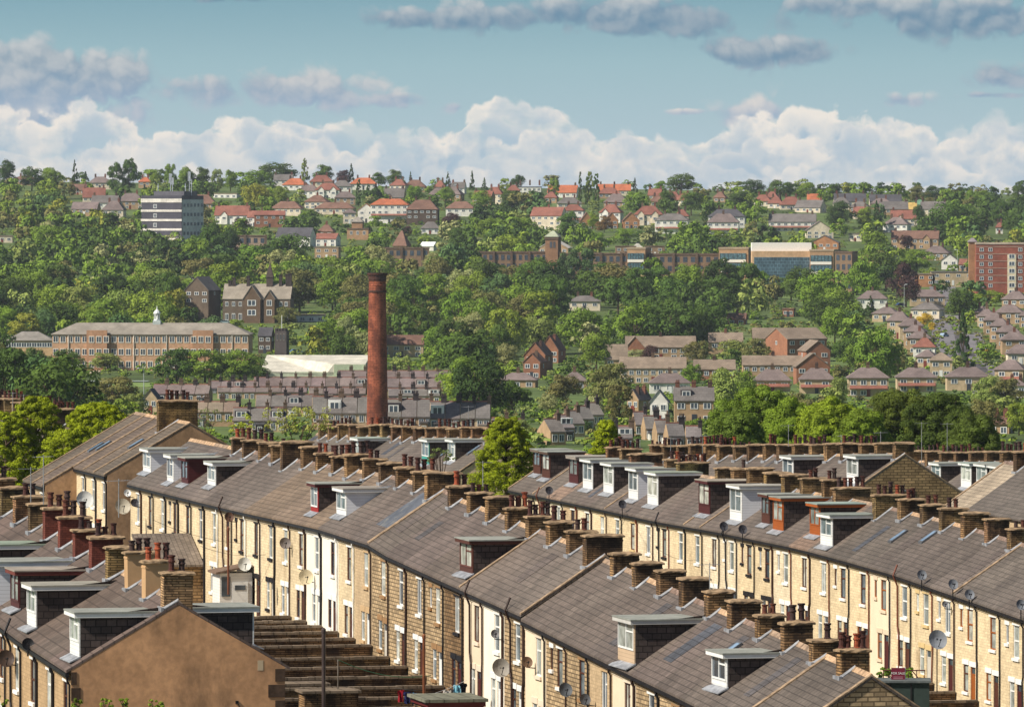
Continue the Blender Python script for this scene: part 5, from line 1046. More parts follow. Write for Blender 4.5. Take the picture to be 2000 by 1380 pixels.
hiproof(CTW, W, 7, h, 2.6, srgb(170, 176, 150)); fwin(CTW, -W*.05, h-5, 1.2, 3, -3.53, SP); fwin(CTW, W*.22, h-5, 1.0, 3, -3.53, SP)
far_house(1085, 468, 484, 505, 66, 'front', srgb(214, 206, 194), 'stone', rot=-14, nch=0, look='pale gabled hall behind the square stone college tower', name='hall', cat='building')
college(1095, 1226, 497, 552, 12, 'stone college wing between the square tower and the first glazed bay', 10, 2)
def baybl(x0, x1, top, base, label, d=16):
    R_, s, W, h = block('glazed_bay_block', x0, x1, top, base, d, -10, srgb(176, 142, 108), label, 'building', parapet=srgb(170, 150, 124))
    for z in (h-3.4, h-7.6):
        g = part(R_, 'window_band', (-W*.46, W*.42, -d/2-.25, -d/2-.02, z-1.0, z+1.6), srgb(84, 112, 120), 'pane')
        for k in range(7): part(g, 'mullion', (-W*.46+W*.88*k/6-.1, -W*.46+W*.88*k/6+.1, -d/2-.4, -d/2-.26, z-1.0, z+1.6), srgb(70, 80, 84), 'trim')
        part(R_, 'white_apron', (-W*.46, W*.42, -d/2-.5, -d/2-.27, z-2.3, z-1.1), srgb(232, 226, 214), 'trim')
    return R_
baybl(1224, 1272, 486, 552, 'first glazed bay block of the college, nearest the square tower')
college(1270, 1405, 498, 552, 12, 'stone college wing between the two left glazed bays', 9, 2)
far_house(1222, 478, 482, 500, 40, 'flat', SP, SB, rot=0, nch=0, look='rooftop plant room left of the pyramid skylight on the college', name='plant_room', cat='building')
far_house(1279, 478, 482, 500, 38, 'flat', SP, SB, rot=0, nch=0, look='rooftop plant room right of the pyramid skylight on the college', name='plant_room', cat='building')
far_house(1245, 475, 486, 492, 26, 'hip', srgb(176, 172, 160), SB, rot=0, nch=0, win=False, look='small pale pyramid skylight on the college roof', name='roof_lantern', cat='skylight')
baybl(1403, 1474, 486, 556, 'tall second glazed bay block, left of the white roofed glass hall', 18)
GH, s, W, h = block('glass_hall', 1468, 1584, 490, 560, 16, 0, srgb(206, 170, 132), 'glass fronted college hall under a white flat roof', 'building')
part(GH, 'glass_front', (-W*.47, W*.49, -8.3, -8.02, 1, h-2.6), WHITE, 'glassgrid'); part(GH, 'white_roof', (-W*.5, W*.5, -5, 8, h, h+(490-474)/s), srgb(236, 234, 226), 'trim')
baybl(1580, 1640, 490, 562, 'right hand glazed bay block beside the glass hall', 18)
EBk, s, W, h = college(1630, 1676, 494, 572, 12, 'plain stone end block at the right end of the college', 3, 4, 'college_end_block', rot=-14, pil=False)
# brick flats at the right edge
FB, s, W, h = block('apartment_block', 1904, 2040, 477, 580, 14, 0, srgb(150, 88, 70), 'red brick apartment block with pale stair panel at right edge', 'building', parapet=srgb(190, 170, 150))
for z in range(6):
    zz = h-2.9-z*2.95
    for x in (1915, 1932, 1990): fwin(FB, (x-1972)/s, zz, 1.7, 1.5, -7.04)
    part(FB, 'floor_band', (-W/2-.05, W/2, -7.12, -7.02, zz+1.9, zz+2.1), srgb(196, 170, 150))
sp = part(FB, 'stair_panel', ((1965-1972)/s, (1982-1972)/s, -7.35, -7.13, -1, h-4.2), srgb(230, 214, 184))
for z in range(6): fwin(sp, (1973.5-1972)/s, h-5.8-z*2.95, 2.4, 1.8, -7.38)
b = block('stair_tower', 1892, 1906, 472, 580, 5, 0, srgb(158, 120, 86), 'narrow tan stair tower at the left of the brick flats', 'tower', parapet=None); hiproof(b[0], b[2], 5, b[3], 1.6, srgb(140, 130, 130))
# turreted house, marquee, school-like block on the upper hill
TU, s, W, h = block('turreted_house', 678, 724, 448, 470, 10, -6, srgb(176, 140, 106), 'stone house with a square pyramid-roofed turret under the orange roofs', 'house', parapet=SP)
t_ = part(TU, 'turret', (-W*.3, W*.2, -3, 3, h, h+3.8), srgb(166, 130, 98)); hiproof(t_, W*.5, 6, h+3.8, 2.6, srgb(150, 142, 132), x=-W*.05)
for x in (-W*.3, 0, W*.3): fwin(TU, x, h-2.6, 1.3, 1.8, -5.04)
far_house(838, 473, 480, 490, 34, 'gable', srgb(226, 228, 230), 'white', rot=-20, nch=0, win=False, look='small white marquee among the trees', name='marquee', cat='marquee')
far_house(785, 450, 480, 492, 34, 'hip', 'brown', 'stone', rot=-20, nch=0, win=False, look='steep brown pyramid roof above the trees', name='pavilion', cat='building')
college(745, 838, 486, 520, 12, 'flat roofed stone block half hidden above the mill chimney', 7, 1)
college(440, 520, 462, 490, 12, 'low grey roofed block right of the dark tower block', 6, 1, wall=srgb(176, 150, 130))
# roads, pitch and lawns seen on the hill
def ribbon(name, pts, wid, mat, lift=.15, kind='structure'):
    b = MB(); q_ = [site(*p_)[0] for p_ in pts]
    fine_ = []
    for a, c in zip(q_, q_[1:]):
        for k in range(8): fine_.append(a.lerp(c, k/8))
    fine_.append(q_[-1])
    for i, v_ in enumerate(fine_):
        d = (fine_[min(i+1, len(fine_)-1)]-fine_[max(i-1, 0)]); d.z = 0; d.normalize(); n_ = Vector((-d.y, d.x, 0))*wid/2
        for w_ in (v_-n_, v_+n_): b.v.append((w_.x, w_.y, ground(w_.x, w_.y)+lift))
    for i in range(len(fine_)-1): b.f.append((2*i, 2*i+1, 2*i+3, 2*i+2)); b.mi.append(0)
    tag(link(name, b.mesh(name, mat)), kind=kind)
asph = M('asphalt', srgb(118, 114, 116), ns=.05, na=.15)
ribbon('road', [(1905, 735), (1870, 690), (1850, 655), (1846, 625), (1852, 600), (1840, 560)], 11, asph)
ribbon('road', [(1935, 770), (1918, 720), (1900, 690), (1890, 650)], 10, asph)
ribbon('path', [(168, 732), (200, 722), (290, 722)], 3, M('gravel_path', srgb(196, 180, 156)))
lawn = M('lawn', srgb(118, 138, 76), ns=.04, na=.15)
ribbon('lawn', [(170, 752), (300, 752)], 60, lawn, .1); ribbon('pitch', [(170, 745), (290, 745)], 14, M('pitch_surface', srgb(140, 150, 140)), .2)
ribbon('lawn', [(355, 632), (480, 634)], 30, lawn, .1)
PROT += [(168, 712, 292, 760, 740), (1845, 600, 1875, 660, 660), (1895, 690, 1930, 725, 720)]
# ================================================================== trees
import numpy as np
def leafcloud(blobs, per, size, rnd, squash=1.0):
    """blobs: (x,y,z,r) lobes of foliage; leaf-sized quads spread over and under each lobe's skin"""
    vs, fs = [], []
    C_ = np.array(blobs, float); n = len(blobs)
    tot = n*per
    idx = np.repeat(np.arange(n), per)
    d = rnd.normal(size=(tot, 3)); d /= np.linalg.norm(d, axis=1)[:, None]
    d[:, 2] = np.where(d[:, 2] < -.35, -d[:, 2]*.7, d[:, 2])
    rr = C_[idx, 3]*(rnd.uniform(.55, 1.08, tot)**.5)
    pos = C_[idx, :3]+d*rr[:, None]*np.array([1, 1, .85*squash])
    nrm = d+rnd.normal(scale=.26, size=(tot, 3)); nrm /= np.linalg.norm(nrm, axis=1)[:, None]
    a = np.cross(nrm, rnd.normal(size=(tot, 3))); a /= np.linalg.norm(a, axis=1)[:, None]; b_ = np.cross(nrm, a)
    sz = (size*rnd.uniform(.6, 1.35, tot))[:, None]
    q = np.stack([pos-a*sz-b_*sz*.6, pos+a*sz-b_*sz*.6, pos+a*sz*.8+b_*sz*.6, pos-a*sz*.8+b_*sz*.6], 1).reshape(-1, 3)
    return q
def quadmesh(name, q, mat):
    n = len(q)//4; me = bpy.data.meshes.new(name); me.vertices.add(len(q)); me.vertices.foreach_set('co', q.astype(np.float32).ravel())
    me.loops.add(4*n); me.loops.foreach_set('vertex_index', np.arange(4*n, dtype=np.int32))
    me.polygons.add(n); me.polygons.foreach_set('loop_start', np.arange(0, 4*n, 4, dtype=np.int32)); me.polygons.foreach_set('loop_total', np.full(n, 4, dtype=np.int32))
    me.materials.append(mat); me.update(calc_edges=True); return me
def crown_blobs(kind, rnd, n):
    """crown in a unit box: width 1, height 1, foot at z=0"""
    bl = []
    if kind == 'round':
        for i in range(n):
            u_ = rnd.uniform(-1, 1); th = rnd.uniform(0, 2*math.pi); r = rnd.uniform(.35, 1)**.5*(1 if i % 5 else .3)
            rr = math.sqrt(max(0, 1-u_*u_)); lob = 1+.14*math.sin(3*th+kindseed)+.1*math.sin(5*th)
            z = .50+.37*u_*r; rad = .38*rr*r*lob*(1.10 if u_ < .1 else .95)
            bl.append((rad*math.cos(th), rad*math.sin(th), z, rnd.uniform(.13, .21)))
    elif kind == 'wide':
        for i in range(n):
            u_ = rnd.uniform(-.9, 1); th = rnd.uniform(0, 2*math.pi); r = rnd.uniform(.3, 1)**.5
            rad = .41*math.sqrt(max(0, 1-u_*u_))*r; bl.append((rad*math.cos(th), rad*math.sin(th), .47+.38*u_*r, rnd.uniform(.13, .20)))
    elif kind == 'tall':
        for i in range(n):
            z = rnd.uniform(.08, .92); th = rnd.uniform(0, 2*math.pi); rad = .37*math.sin(math.pi*min(1, (z*.97)**.75))**.45*rnd.uniform(.3, 1)**.5
            bl.append((rad*math.cos(th), rad*math.sin(th), z, rnd.uniform(.11, .17)))
    elif kind == 'poplar':
        for i in range(n):
            z = rnd.uniform(.06, .96); th = rnd.uniform(0, 2*math.pi); rad = .34*(1-abs(z-.45)*1.2)*rnd.uniform(.4, 1)
            bl.append((rad*math.cos(th), rad*math.sin(th), z, rnd.uniform(.05, .09)*(1.2-z*.5)))
    elif kind == 'conifer':
        for i in range(n):
            z = rnd.uniform(.0, .98)**1.15; th = rnd.uniform(0, 2*math.pi); rad = .44*(1-z)*rnd.uniform(.55, 1.05)
            bl.append((rad*math.cos(th), rad*math.sin(th), .04+z*.94, .03+.08*(1-z)))
    elif kind == 'bush':
        for i in range(n):
            u_ = rnd.uniform(-.2, 1); th = rnd.uniform(0, 2*math.pi); r = rnd.uniform(.3, 1)**.5
            rad = .42*math.sqrt(max(0, 1-u_*u_))*r; bl.append((rad*math.cos(th), rad*math.sin(th), .12+.7*max(u_, 0)*r, rnd.uniform(.1, .16)))
    return bl
PROTO = {}
def proto(kind, k, lod='far'):
    global kindseed
    key = (kind, k, lod)
    if key not in PROTO:
        kindseed = k*1.7; rnd = np.random.default_rng(100+k+{'round': 0, 'wide': 10, 'tall': 20, 'poplar': 30, 'conifer': 40, 'bush': 50}[kind])
        nb, per, sz = {'far': (36, 140, .0185), 'low': (20, 34, .040)}[lod]
        if kind in ('poplar', 'conifer'): nb = int(nb*1.6); per = int(per*.7)
        q = leafcloud(crown_blobs(kind, rnd, nb), per, sz, rnd)
        b = MB()
        if lod != 'low':
            zt = .45 if kind != 'bush' else .3
            b.tube([(0, 0, -.06), (.01, 0, zt*.5), (0, .01, zt), (.02, 0, zt+.25)], .028, 6, .006)
            for a_ in range(5):
                an = a_*1.26+k; b.tube([(0, 0, zt*.55+.03*a_), (.12*math.cos(an), .12*math.sin(an), zt*.9+.03*a_), (.24*math.cos(an), .24*math.sin(an), zt+.16+.03*a_)], .014, 5, .004)
        PROTO[key] = (quadmesh('crown', q, mt['leaf']), b.mesh('trunk', mt['bark']) if b.v else None, q)
    return PROTO[key]
GREEN_ = {'dark green': srgb(66, 92, 50), 'mid green': srgb(92, 122, 56), 'bright green': srgb(102, 128, 58), 'yellowish green': srgb(116, 128, 64), 'olive': srgb(122, 120, 74), 'grey green': srgb(112, 132, 88), 'blue green': srgb(70, 100, 74),
          'cream blossomed': srgb(156, 158, 112), 'purple leaved': srgb(82, 58, 62), 'coppery brown': srgb(136, 110, 72), 'golden yellow': srgb(204, 172, 60), 'deep green': srgb(52, 76, 46)}
GREEN_ = {k: ((c[0]*1.50, c[1]*1.27, c[2]*.70) if 'green' in k else (c[0]*.9, c[1]*.9, c[2]*.75)) for k, c in GREEN_.items()}
KN = {'round': 'round', 'wide': 'spreading', 'tall': 'tall', 'poplar': 'columnar', 'conifer': 'conical', 'bush': 'low'}
def place_tree(kind, px, base, hpx, wpx, colname, s=None, v_=None, k=None, group=None):
    if v_ is None: v_, s = site(px, base)
    k = RR.randint(0, 3) if k is None else k
    cm, tm, _ = proto(kind, k)
    nm = {'conifer': 'conifer_tree', 'poplar': 'poplar_tree', 'bush': 'bush'}.get(kind, 'broadleaf_tree')
    R_ = root(nm, v_, RR.uniform(0, 6.28), None, None, group)
    W, Hh = wpx/s, hpx/s
    j = RR.uniform(.88, 1.12); col = tuple(c*j*RR.uniform(.94, 1.06) for c in GREEN_[colname])
    c = link('crown', cm, R_, (0, 0, 0), 0, col); c.scale = (W, W, Hh)
    t = link('trunk', tm, R_); t.scale = (W, W, Hh)
    FAR.append((R_, f"{KN[kind]} {colname} {'bush' if kind == 'bush' else 'tree' if kind != 'conifer' else 'conifer'}", 'bush' if kind == 'bush' else 'tree', px, base-hpx*.55))
    return R_
# trees that the photograph singles out: kind, px, base, height, width, colour
TREES = [
 ('round', 945, 566, 56, 66, 'mid green'), ('round', 1000, 574, 62, 70, 'olive'), ('wide', 1035, 560, 44, 60, 'mid green'), ('round', 1180, 566, 60, 66, 'dark green'), ('round', 1240, 578, 58, 66, 'mid green'), ('round', 1285, 580, 64, 70, 'dark green'), ('wide', 1340, 578, 52, 80, 'mid green'), ('round', 1400, 578, 46, 60, 'dark green'), ('round', 1480, 582, 60, 66, 'mid green'), ('round', 1545, 584, 48, 60, 'mid green'), ('round', 1600, 590, 44, 60, 'dark green'),
 ('round', 1020, 868, 52, 56, 'grey green'), ('round', 1205, 872, 50, 56, 'dark green'), ('wide', 1350, 860, 44, 60, 'mid green'), ('round', 955, 840, 46, 50, 'dark green'), ('wide', 1140, 850, 30, 40, 'deep green'),
 ('round', 14, 372, 62, 44, 'deep green'), ('wide', 62, 372, 50, 52, 'dark green'), ('wide', 100, 372, 48, 60, 'mid green'), ('conifer', 146, 372, 62, 24, 'deep green'), ('conifer', 167, 364, 30, 24, 'deep green'), ('tall', 252, 378, 70, 40, 'dark green'), ('tall', 226, 378, 62, 40, 'dark green'),
 ('round', 305, 372, 36, 30, 'mid green'), ('tall', 333, 372, 52, 32, 'mid green'), ('round', 365, 374, 50, 42, 'mid green'), ('round', 395, 374, 50, 42, 'dark green'), ('tall', 424, 376, 46, 32, 'grey green'), ('round', 450, 374, 44, 36, 'mid green'), ('wide', 540, 362, 48, 90, 'dark green'), ('wide', 500, 366, 36, 60, 'mid green'),
 ('poplar', 596, 368, 60, 26, 'grey green'), ('round', 632, 358, 44, 48, 'dark green'), ('conifer', 686, 364, 46, 24, 'deep green'), ('round', 670, 364, 36, 34, 'purple leaved'), ('round', 740, 364, 30, 36, 'dark green'), ('round', 771, 360, 36, 42, 'dark green'), ('conifer', 802, 362, 32, 14, 'deep green'), ('conifer', 875, 370, 36, 18, 'deep green'),
 ('conifer', 922, 372, 40, 16, 'deep green'), ('conifer', 946, 372, 26, 16, 'dark green'), ('round', 1011, 374, 34, 32, 'deep green'), ('poplar', 1133, 404, 70, 13, 'dark green'), ('poplar', 1152, 400, 66, 26, 'grey green'), ('poplar', 1164, 402, 64, 24, 'dark green'), ('poplar', 1148, 404, 60, 22, 'dark green'), ('conifer', 1240, 376, 30, 16, 'deep green'),
 ('wide', 1330, 380, 44, 64, 'dark green'), ('round', 1290, 380, 28, 36, 'mid green'), ('wide', 1472, 384, 36, 50, 'deep green'), ('wide', 1525, 392, 44, 60, 'dark green'), ('wide', 1580, 392, 38, 56, 'mid green'), ('round', 1630, 394, 40, 38, 'dark green'), ('round', 1662, 384, 30, 34, 'dark green'), ('round', 1692, 384, 28, 34, 'dark green'),
 ('round', 1790, 398, 38, 46, 'olive'), ('wide', 1828, 394, 34, 50, 'deep green'), ('wide', 1925, 400, 30, 46, 'mid green'), ('tall', 1990, 400, 40, 40, 'dark green'), ('round', 1900, 404, 36, 44, 'mid green'),
 ('round', 498, 418, 66, 64, 'yellowish green'), ('round', 550, 408, 50, 50, 'bright green'), ('poplar', 720, 402, 44, 18, 'deep green'), ('poplar', 700, 404, 54, 22, 'deep green'), ('conifer', 734, 396, 40, 22, 'purple leaved'), ('round', 810, 402, 44, 46, 'mid green'), ('round', 870, 406, 42, 50, 'mid green'), ('round', 940, 418, 48, 56, 'mid green'), ('round', 1000, 420, 54, 60, 'dark green'), ('round', 1045, 416, 46, 56, 'dark green'), ('tall', 1082, 388, 42, 28, 'mid green'),
 ('round', 1245, 424, 56, 60, 'mid green'), ('round', 1300, 418, 50, 50, 'dark green'), ('round', 1350, 422, 52, 56, 'dark green'), ('round', 1446, 424, 52, 66, 'deep green'), ('round', 1638, 448, 58, 64, 'deep green'), ('round', 1690, 448, 46, 46, 'bright green'), ('conifer', 1712, 456, 66, 30, 'deep green'), ('round', 1795, 448, 50, 32, 'deep green'), ('round', 1818, 410, 28, 32, 'olive'), ('wide', 1850, 470, 82, 90, 'dark green'), ('wide', 1900, 470, 76, 84, 'dark green'), ('wide', 1955, 440, 54, 60, 'dark green'), ('round', 1985, 470, 60, 56, 'dark green'), ('poplar', 1420, 452, 36, 15, 'deep green'), ('poplar', 1376, 452, 40, 16, 'deep green'),
 ('round', 470, 456, 34, 40, 'purple leaved'), ('round', 880, 448, 34, 40, 'purple leaved'), ('round', 795, 462, 22, 28, 'purple leaved'), ('round', 1180, 456, 36, 38, 'coppery brown'), ('round', 1158, 448, 32, 28, 'bright green'), ('round', 1110, 470, 60, 60, 'dark green'), ('round', 1020, 475, 58, 66, 'mid green'), ('round', 960, 480, 60, 70, 'mid green'), ('round', 900, 500, 62, 70, 'dark green'), ('round', 1170, 490, 40, 46, 'mid green'), ('round', 1220, 476, 34, 50, 'mid green'), ('round', 1330, 490, 40, 50, 'mid green'), ('round', 1400, 478, 30, 50, 'bright green'),
 ('round', 1705, 528, 84, 76, 'mid green'), ('wide', 1790, 534, 50, 84, 'bright green'), ('round', 1770, 490, 34, 34, 'purple leaved'), ('round', 1770, 600, 92, 66, 'purple leaved'), ('conifer', 1700, 622, 46, 36, 'deep green'), ('round', 1874, 628, 72, 68, 'dark green'), ('conifer', 1881, 722, 122, 46, 'deep green'), ('round', 1805, 640, 30, 36, 'golden yellow'), ('round', 1820, 650, 24, 16, 'golden yellow'), ('round', 1925, 696, 16, 20, 'golden yellow'), ('round', 1945, 700, 15, 14, 'golden yellow'), ('wide', 1935, 598, 34, 66, 'bright green'), ('wide', 1895, 598, 30, 50, 'bright green'),
 ('round', 418, 528, 96, 66, 'dark green'), ('round', 450, 528, 86, 56, 'deep green'), ('round', 568, 534, 86, 92, 'dark green'), ('wide', 740, 560, 88, 84, 'cream blossomed'), ('wide', 855, 530, 40, 60, 'cream blossomed'), ('tall', 1135, 582, 98, 70, 'blue green'), ('tall', 1105, 582, 90, 54, 'blue green'), ('wide', 1200, 596, 88, 110, 'olive'), ('round', 1050, 570, 66, 70, 'coppery brown'), ('wide', 1640, 640, 84, 100, 'mid green'), ('wide', 1440, 556, 44, 74, 'deep green'), ('round', 1372, 540, 34, 40, 'cream blossomed'), ('round', 1300, 550, 46, 50, 'cream blossomed'), ('round', 1520, 552, 66, 60, 'dark green'),
 ('wide', 1240, 690, 108, 110, 'mid green'), ('wide', 1310, 690, 108, 120, 'dark green'), ('wide', 1360, 688, 100, 90, 'dark green'), ('wide', 1140, 690, 96, 120, 'mid green'), ('round', 1165, 728, 86, 72, 'mid green'), ('wide', 1020, 650, 82, 96, 'olive'), ('wide', 900, 678, 64, 90, 'cream blossomed'), ('round', 860, 700, 66, 70, 'mid green'), ('round', 930, 726, 70, 90, 'blue green'), ('wide', 640, 704, 88, 90, 'mid green'), ('round', 680, 704, 90, 56, 'cream blossomed'), ('wide', 560, 640, 44, 56, 'olive'), ('round', 700, 640, 52, 40, 'cream blossomed'),
 ('round', 1360, 712, 52, 60, 'olive'), ('round', 1270, 712, 40, 40, 'purple leaved'), ('wide', 1245, 708, 28, 60, 'cream blossomed'), ('round', 1430, 708, 50, 60, 'grey green'), ('round', 1480, 712, 54, 66, 'olive'), ('round', 1352, 758, 52, 48, 'mid green'), ('wide', 990, 726, 60, 56, 'cream blossomed'), ('round', 915, 782, 90, 110, 'mid green'), ('wide', 900, 790, 70, 90, 'bright green'), ('round', 1000, 816, 76, 92, 'dark green'), ('round', 1190, 800, 102, 100, 'olive'), ('round', 1100, 790, 66, 80, 'olive'), ('round', 1072, 810, 46, 42, 'cream blossomed'), ('tall', 1210, 830, 80, 64, 'olive'), ('round', 1420, 812, 104, 96, 'grey green'), ('round', 1455, 800, 80, 60, 'mid green'),
 ('round', 205, 724, 40, 64, 'grey green'), ('wide', 130, 738, 60, 76, 'dark green'), ('round', 60, 742, 66, 66, 'dark green'), ('wide', 10, 750, 64, 56, 'dark green'), ('wide', 345, 748, 74, 84, 'dark green'), ('wide', 400, 748, 72, 90, 'mid green'), ('wide', 470, 748, 70, 96, 'mid green'), ('round', 440, 736, 50, 60, 'dark green'), ('round', 330, 632, 106, 70, 'dark green'), ('wide', 300, 630, 100, 100, 'dark green'), ('round', 595, 736, 34, 42, 'mid green'), ('round', 560, 740, 28, 36, 'dark green'), ('wide', 500, 744, 34, 60, 'dark green'), ('round', 1925, 800, 72, 66, 'grey green'), ('wide', 1965, 800, 66, 80, 'olive'), ('round', 1940, 780, 54, 42, 'cream blossomed'), ('wide', 1990, 850, 70, 60, 'bright green'), ('round', 1920, 860, 90, 80, 'olive'), ('round', 1640, 790, 60, 46, 'grey green'), ('round', 1709, 774, 28, 20, 'deep green'), ('wide', 220, 800, 70, 120, 'olive'), ('wide', 150, 800, 66, 100, 'mid green'), ('round', 260, 812, 50, 60, 'grey green'), ('round', 60, 800, 50, 90, 'mid green'), ('wide', 1660, 714, 60, 80, 'dark green'), ('wide', 1720, 746, 74, 90, 'olive'), ('round', 1670, 730, 66, 60, 'mid green'),
]
for tr in TREES: place_tree(*tr)
def hits(px, base, h, w_):
    x0, x1, y0, y1 = px-w_*.42, px+w_*.42, base-h*.95, base-h*.08; A = (x1-x0)*(y1-y0)
    for (a, b_, c, d, bb) in PROT:
        if bb <= base+3 or bb > 9000:
            ox = min(x1, c)-max(x0, a); oy = min(y1, d)-max(y0, b_)
            if ox > 0 and oy > 0 and (ox*oy > (.22 if base < 460 else .14)*A or ox*oy > (.32 if base < 460 else .22)*(c-a)*(d-b_)) and not (bb > 9000 and base < 9000 and False):
                if bb > 9000: continue
                return True
    return False
PALETTE = ['mid green']*6+['dark green']*6+['bright green']*3+['olive']*2+['grey green']*2+['deep green']*3+['blue green']*2+['yellowish green']+['mid green']*3+['cream blossomed']
cands = []
y = 358.0
while y < 866:
    s_ = site(1000, y)[1]; stepx = 11.0*s_; x = RR.uniform(-330, -300)
    while x < 2330:
        px = x+RR.uniform(-.3, .3)*stepx; py = y+RR.uniform(-.5, .5)*2.6*s_
        Hm = RR.uniform(12, 19)*(1.0 if py > 430 else .85); Wm = Hm*RR.uniform(.8, 1.15)
        if py < 400 and px > 500: Hm *= .62; Wm *= .8
        elif py < 385: Hm *= .75
        h_, w_ = Hm*s_, Wm*s_
        if py < 354+28*px/2000: x += stepx; continue
        if not hits(px, py, h_, w_): cands.append((py, px, h_, w_, s_))
        elif RR.random() < .8 and not hits(px, py, h_*.42, w_*.5): cands.append((py, px, h_*.42, w_*.5, s_))
        x += stepx
    y += 3.7*s_
# thin where trees would fall on an already placed crown of nearly the same place
keep = []
for c in cands:
    if any(abs(c[1]-t[1]) < t[4]*.3 and abs(c[0]-t[2]) < 10 for t in TREES): continue
    keep.append(c)
# yellow-green brow of the left hillside
def colour_at(px, py):
    if px < 230 and 370 < py < 480 and RR.random() < .6: return RR.choice(['yellowish green', 'olive', 'bright green'])
    if 1150 < px < 1400 and 600 < py < 700: return 'dark green'
    if px > 1450 and py > 700: return RR.choice(['olive', 'grey green', 'mid green'])
    return RR.choice(PALETTE)
sizes = sorted(((c[2]*c[3]) for c in keep if -25 < c[1] < 2025), reverse=True)
NTHING = 292-len(TREES); cut = sizes[min(len(sizes)-1, max(0, NTHING))] if NTHING > 0 else 1e9
woodq = []; woodc = []; nth_ = 0
rw = np.random.default_rng(5)
for (py, px, h_, w_, s_) in keep:
    cn = colour_at(px, py)
    kind = RR.choice(['round', 'round', 'wide', 'wide', 'tall']) if h_ > 5*s_ else 'bush'
    if h_*w_ > cut and -25 < px < 2025: place_tree(kind, px, py, h_, w_, cn); nth_ += 1
    else:
        v_, s = site(px, py); q = proto(kind, RR.randint(0, 3), 'low')[2]
        a = RR.uniform(0, 6.28); c_, sn = math.cos(a), math.sin(a); W, Hh = w_/s, h_/s
        r_ = np.stack([(q[:, 0]*c_-q[:, 1]*sn)*W+v_.x, (q[:, 0]*sn+q[:, 1]*c_)*W+v_.y, q[:, 2]*Hh+v_.z], 1)
        woodq.append(r_); j = RR.uniform(.88, 1.12); woodc.append((len(q)//4, tuple(k_*j for k_ in GREEN_[cn])))
# one mass of smaller crowns and undergrowth between them
wm = bpy.data.materials.new('woodland_leaves'); wm.use_nodes = True; tt = NT(wm.node_tree); bs = wm.node_tree.nodes['Principled BSDF']; bs.inputs['Roughness'].default_value = .85; bs.inputs['Specular IOR Level'].default_value = .15
at_ = tt.n('ShaderNodeAttribute'); at_.attribute_name = 'kindcol'; nz = tt.noise(tt.n('ShaderNodeTexCoord').outputs['Object'], .35, 3.0)
tt.l(tt.mix(1.0, at_.outputs['Color'], tt.xyz(*[tt.ss(nz, .3, .7, .7, 1.3)]*3), 'MULTIPLY'), bs.inputs['Base Color'])
# undergrowth: low leafy tufts spread over the wooded slopes
us = []; uc = []
for i in range(7200):
    py = RR.uniform(390, 872); px = RR.uniform(-360, 2360)
    v_, s = site(px, py); hpx = RR.uniform(1.6, 3.6)*s
    if hits(px, py, hpx, hpx*1.3): continue
    W, Hh = hpx*1.6/s, hpx/s; us.append((v_, W, Hh)); uc.append(GREEN_[RR.choice(['mid green', 'dark green', 'olive', 'grey green', 'bright green'])])
for i in range(420):   # gardens and scrub between the near roofs and the valley
    Y = RR.uniform(610, 1160)**1.0; x = RR.uniform(-.105, .105)*Y; z = ground(x, Y); zt = -(864-HY)/FPX*Y
    Hh = min(RR.uniform(2.5, 7), zt-z)
    if Hh > 1: us.append((Vector((x, Y, z)), -Hh*1.3, Hh)); uc.append(GREEN_[RR.choice(['mid green', 'dark green', 'deep green', 'grey green'])])
bushq = [np.asarray(leafcloud(crown_blobs('bush', np.random.default_rng(70+k), 9), 9, .09, np.random.default_rng(80+k))) for k in range(4)]
fineq = [np.asarray(leafcloud(crown_blobs('bush', np.random.default_rng(170+k), 26), 46, .03, np.random.default_rng(180+k))) for k in range(4)]
for (v_, W, Hh), c in zip(us, uc):
    q = (bushq if W > 0 else fineq)[RR.randint(0, 3)]; woodq.append(np.stack([q[:, 0]*W+v_.x, q[:, 1]*W+v_.y, q[:, 2]*Hh+v_.z], 1)); woodc.append((len(q)//4, c))
Q = np.concatenate(woodq); me = quadmesh('woodland', Q, wm)
ca = me.attributes.new('kindcol', 'FLOAT_COLOR', 'FACE'); cc = np.concatenate([np.tile(np.array([*c, 1.0], np.float32), (n_, 1)) for n_, c in woodc])
ca.data.foreach_set('color', cc.ravel())
wo = link('woodland', me); tag(wo, 'dense mixed woodland and undergrowth covering the far hillside', 'woodland', kind='stuff')
print('trees', len(TREES)+nth_, 'wood quads', len(Q)//4)

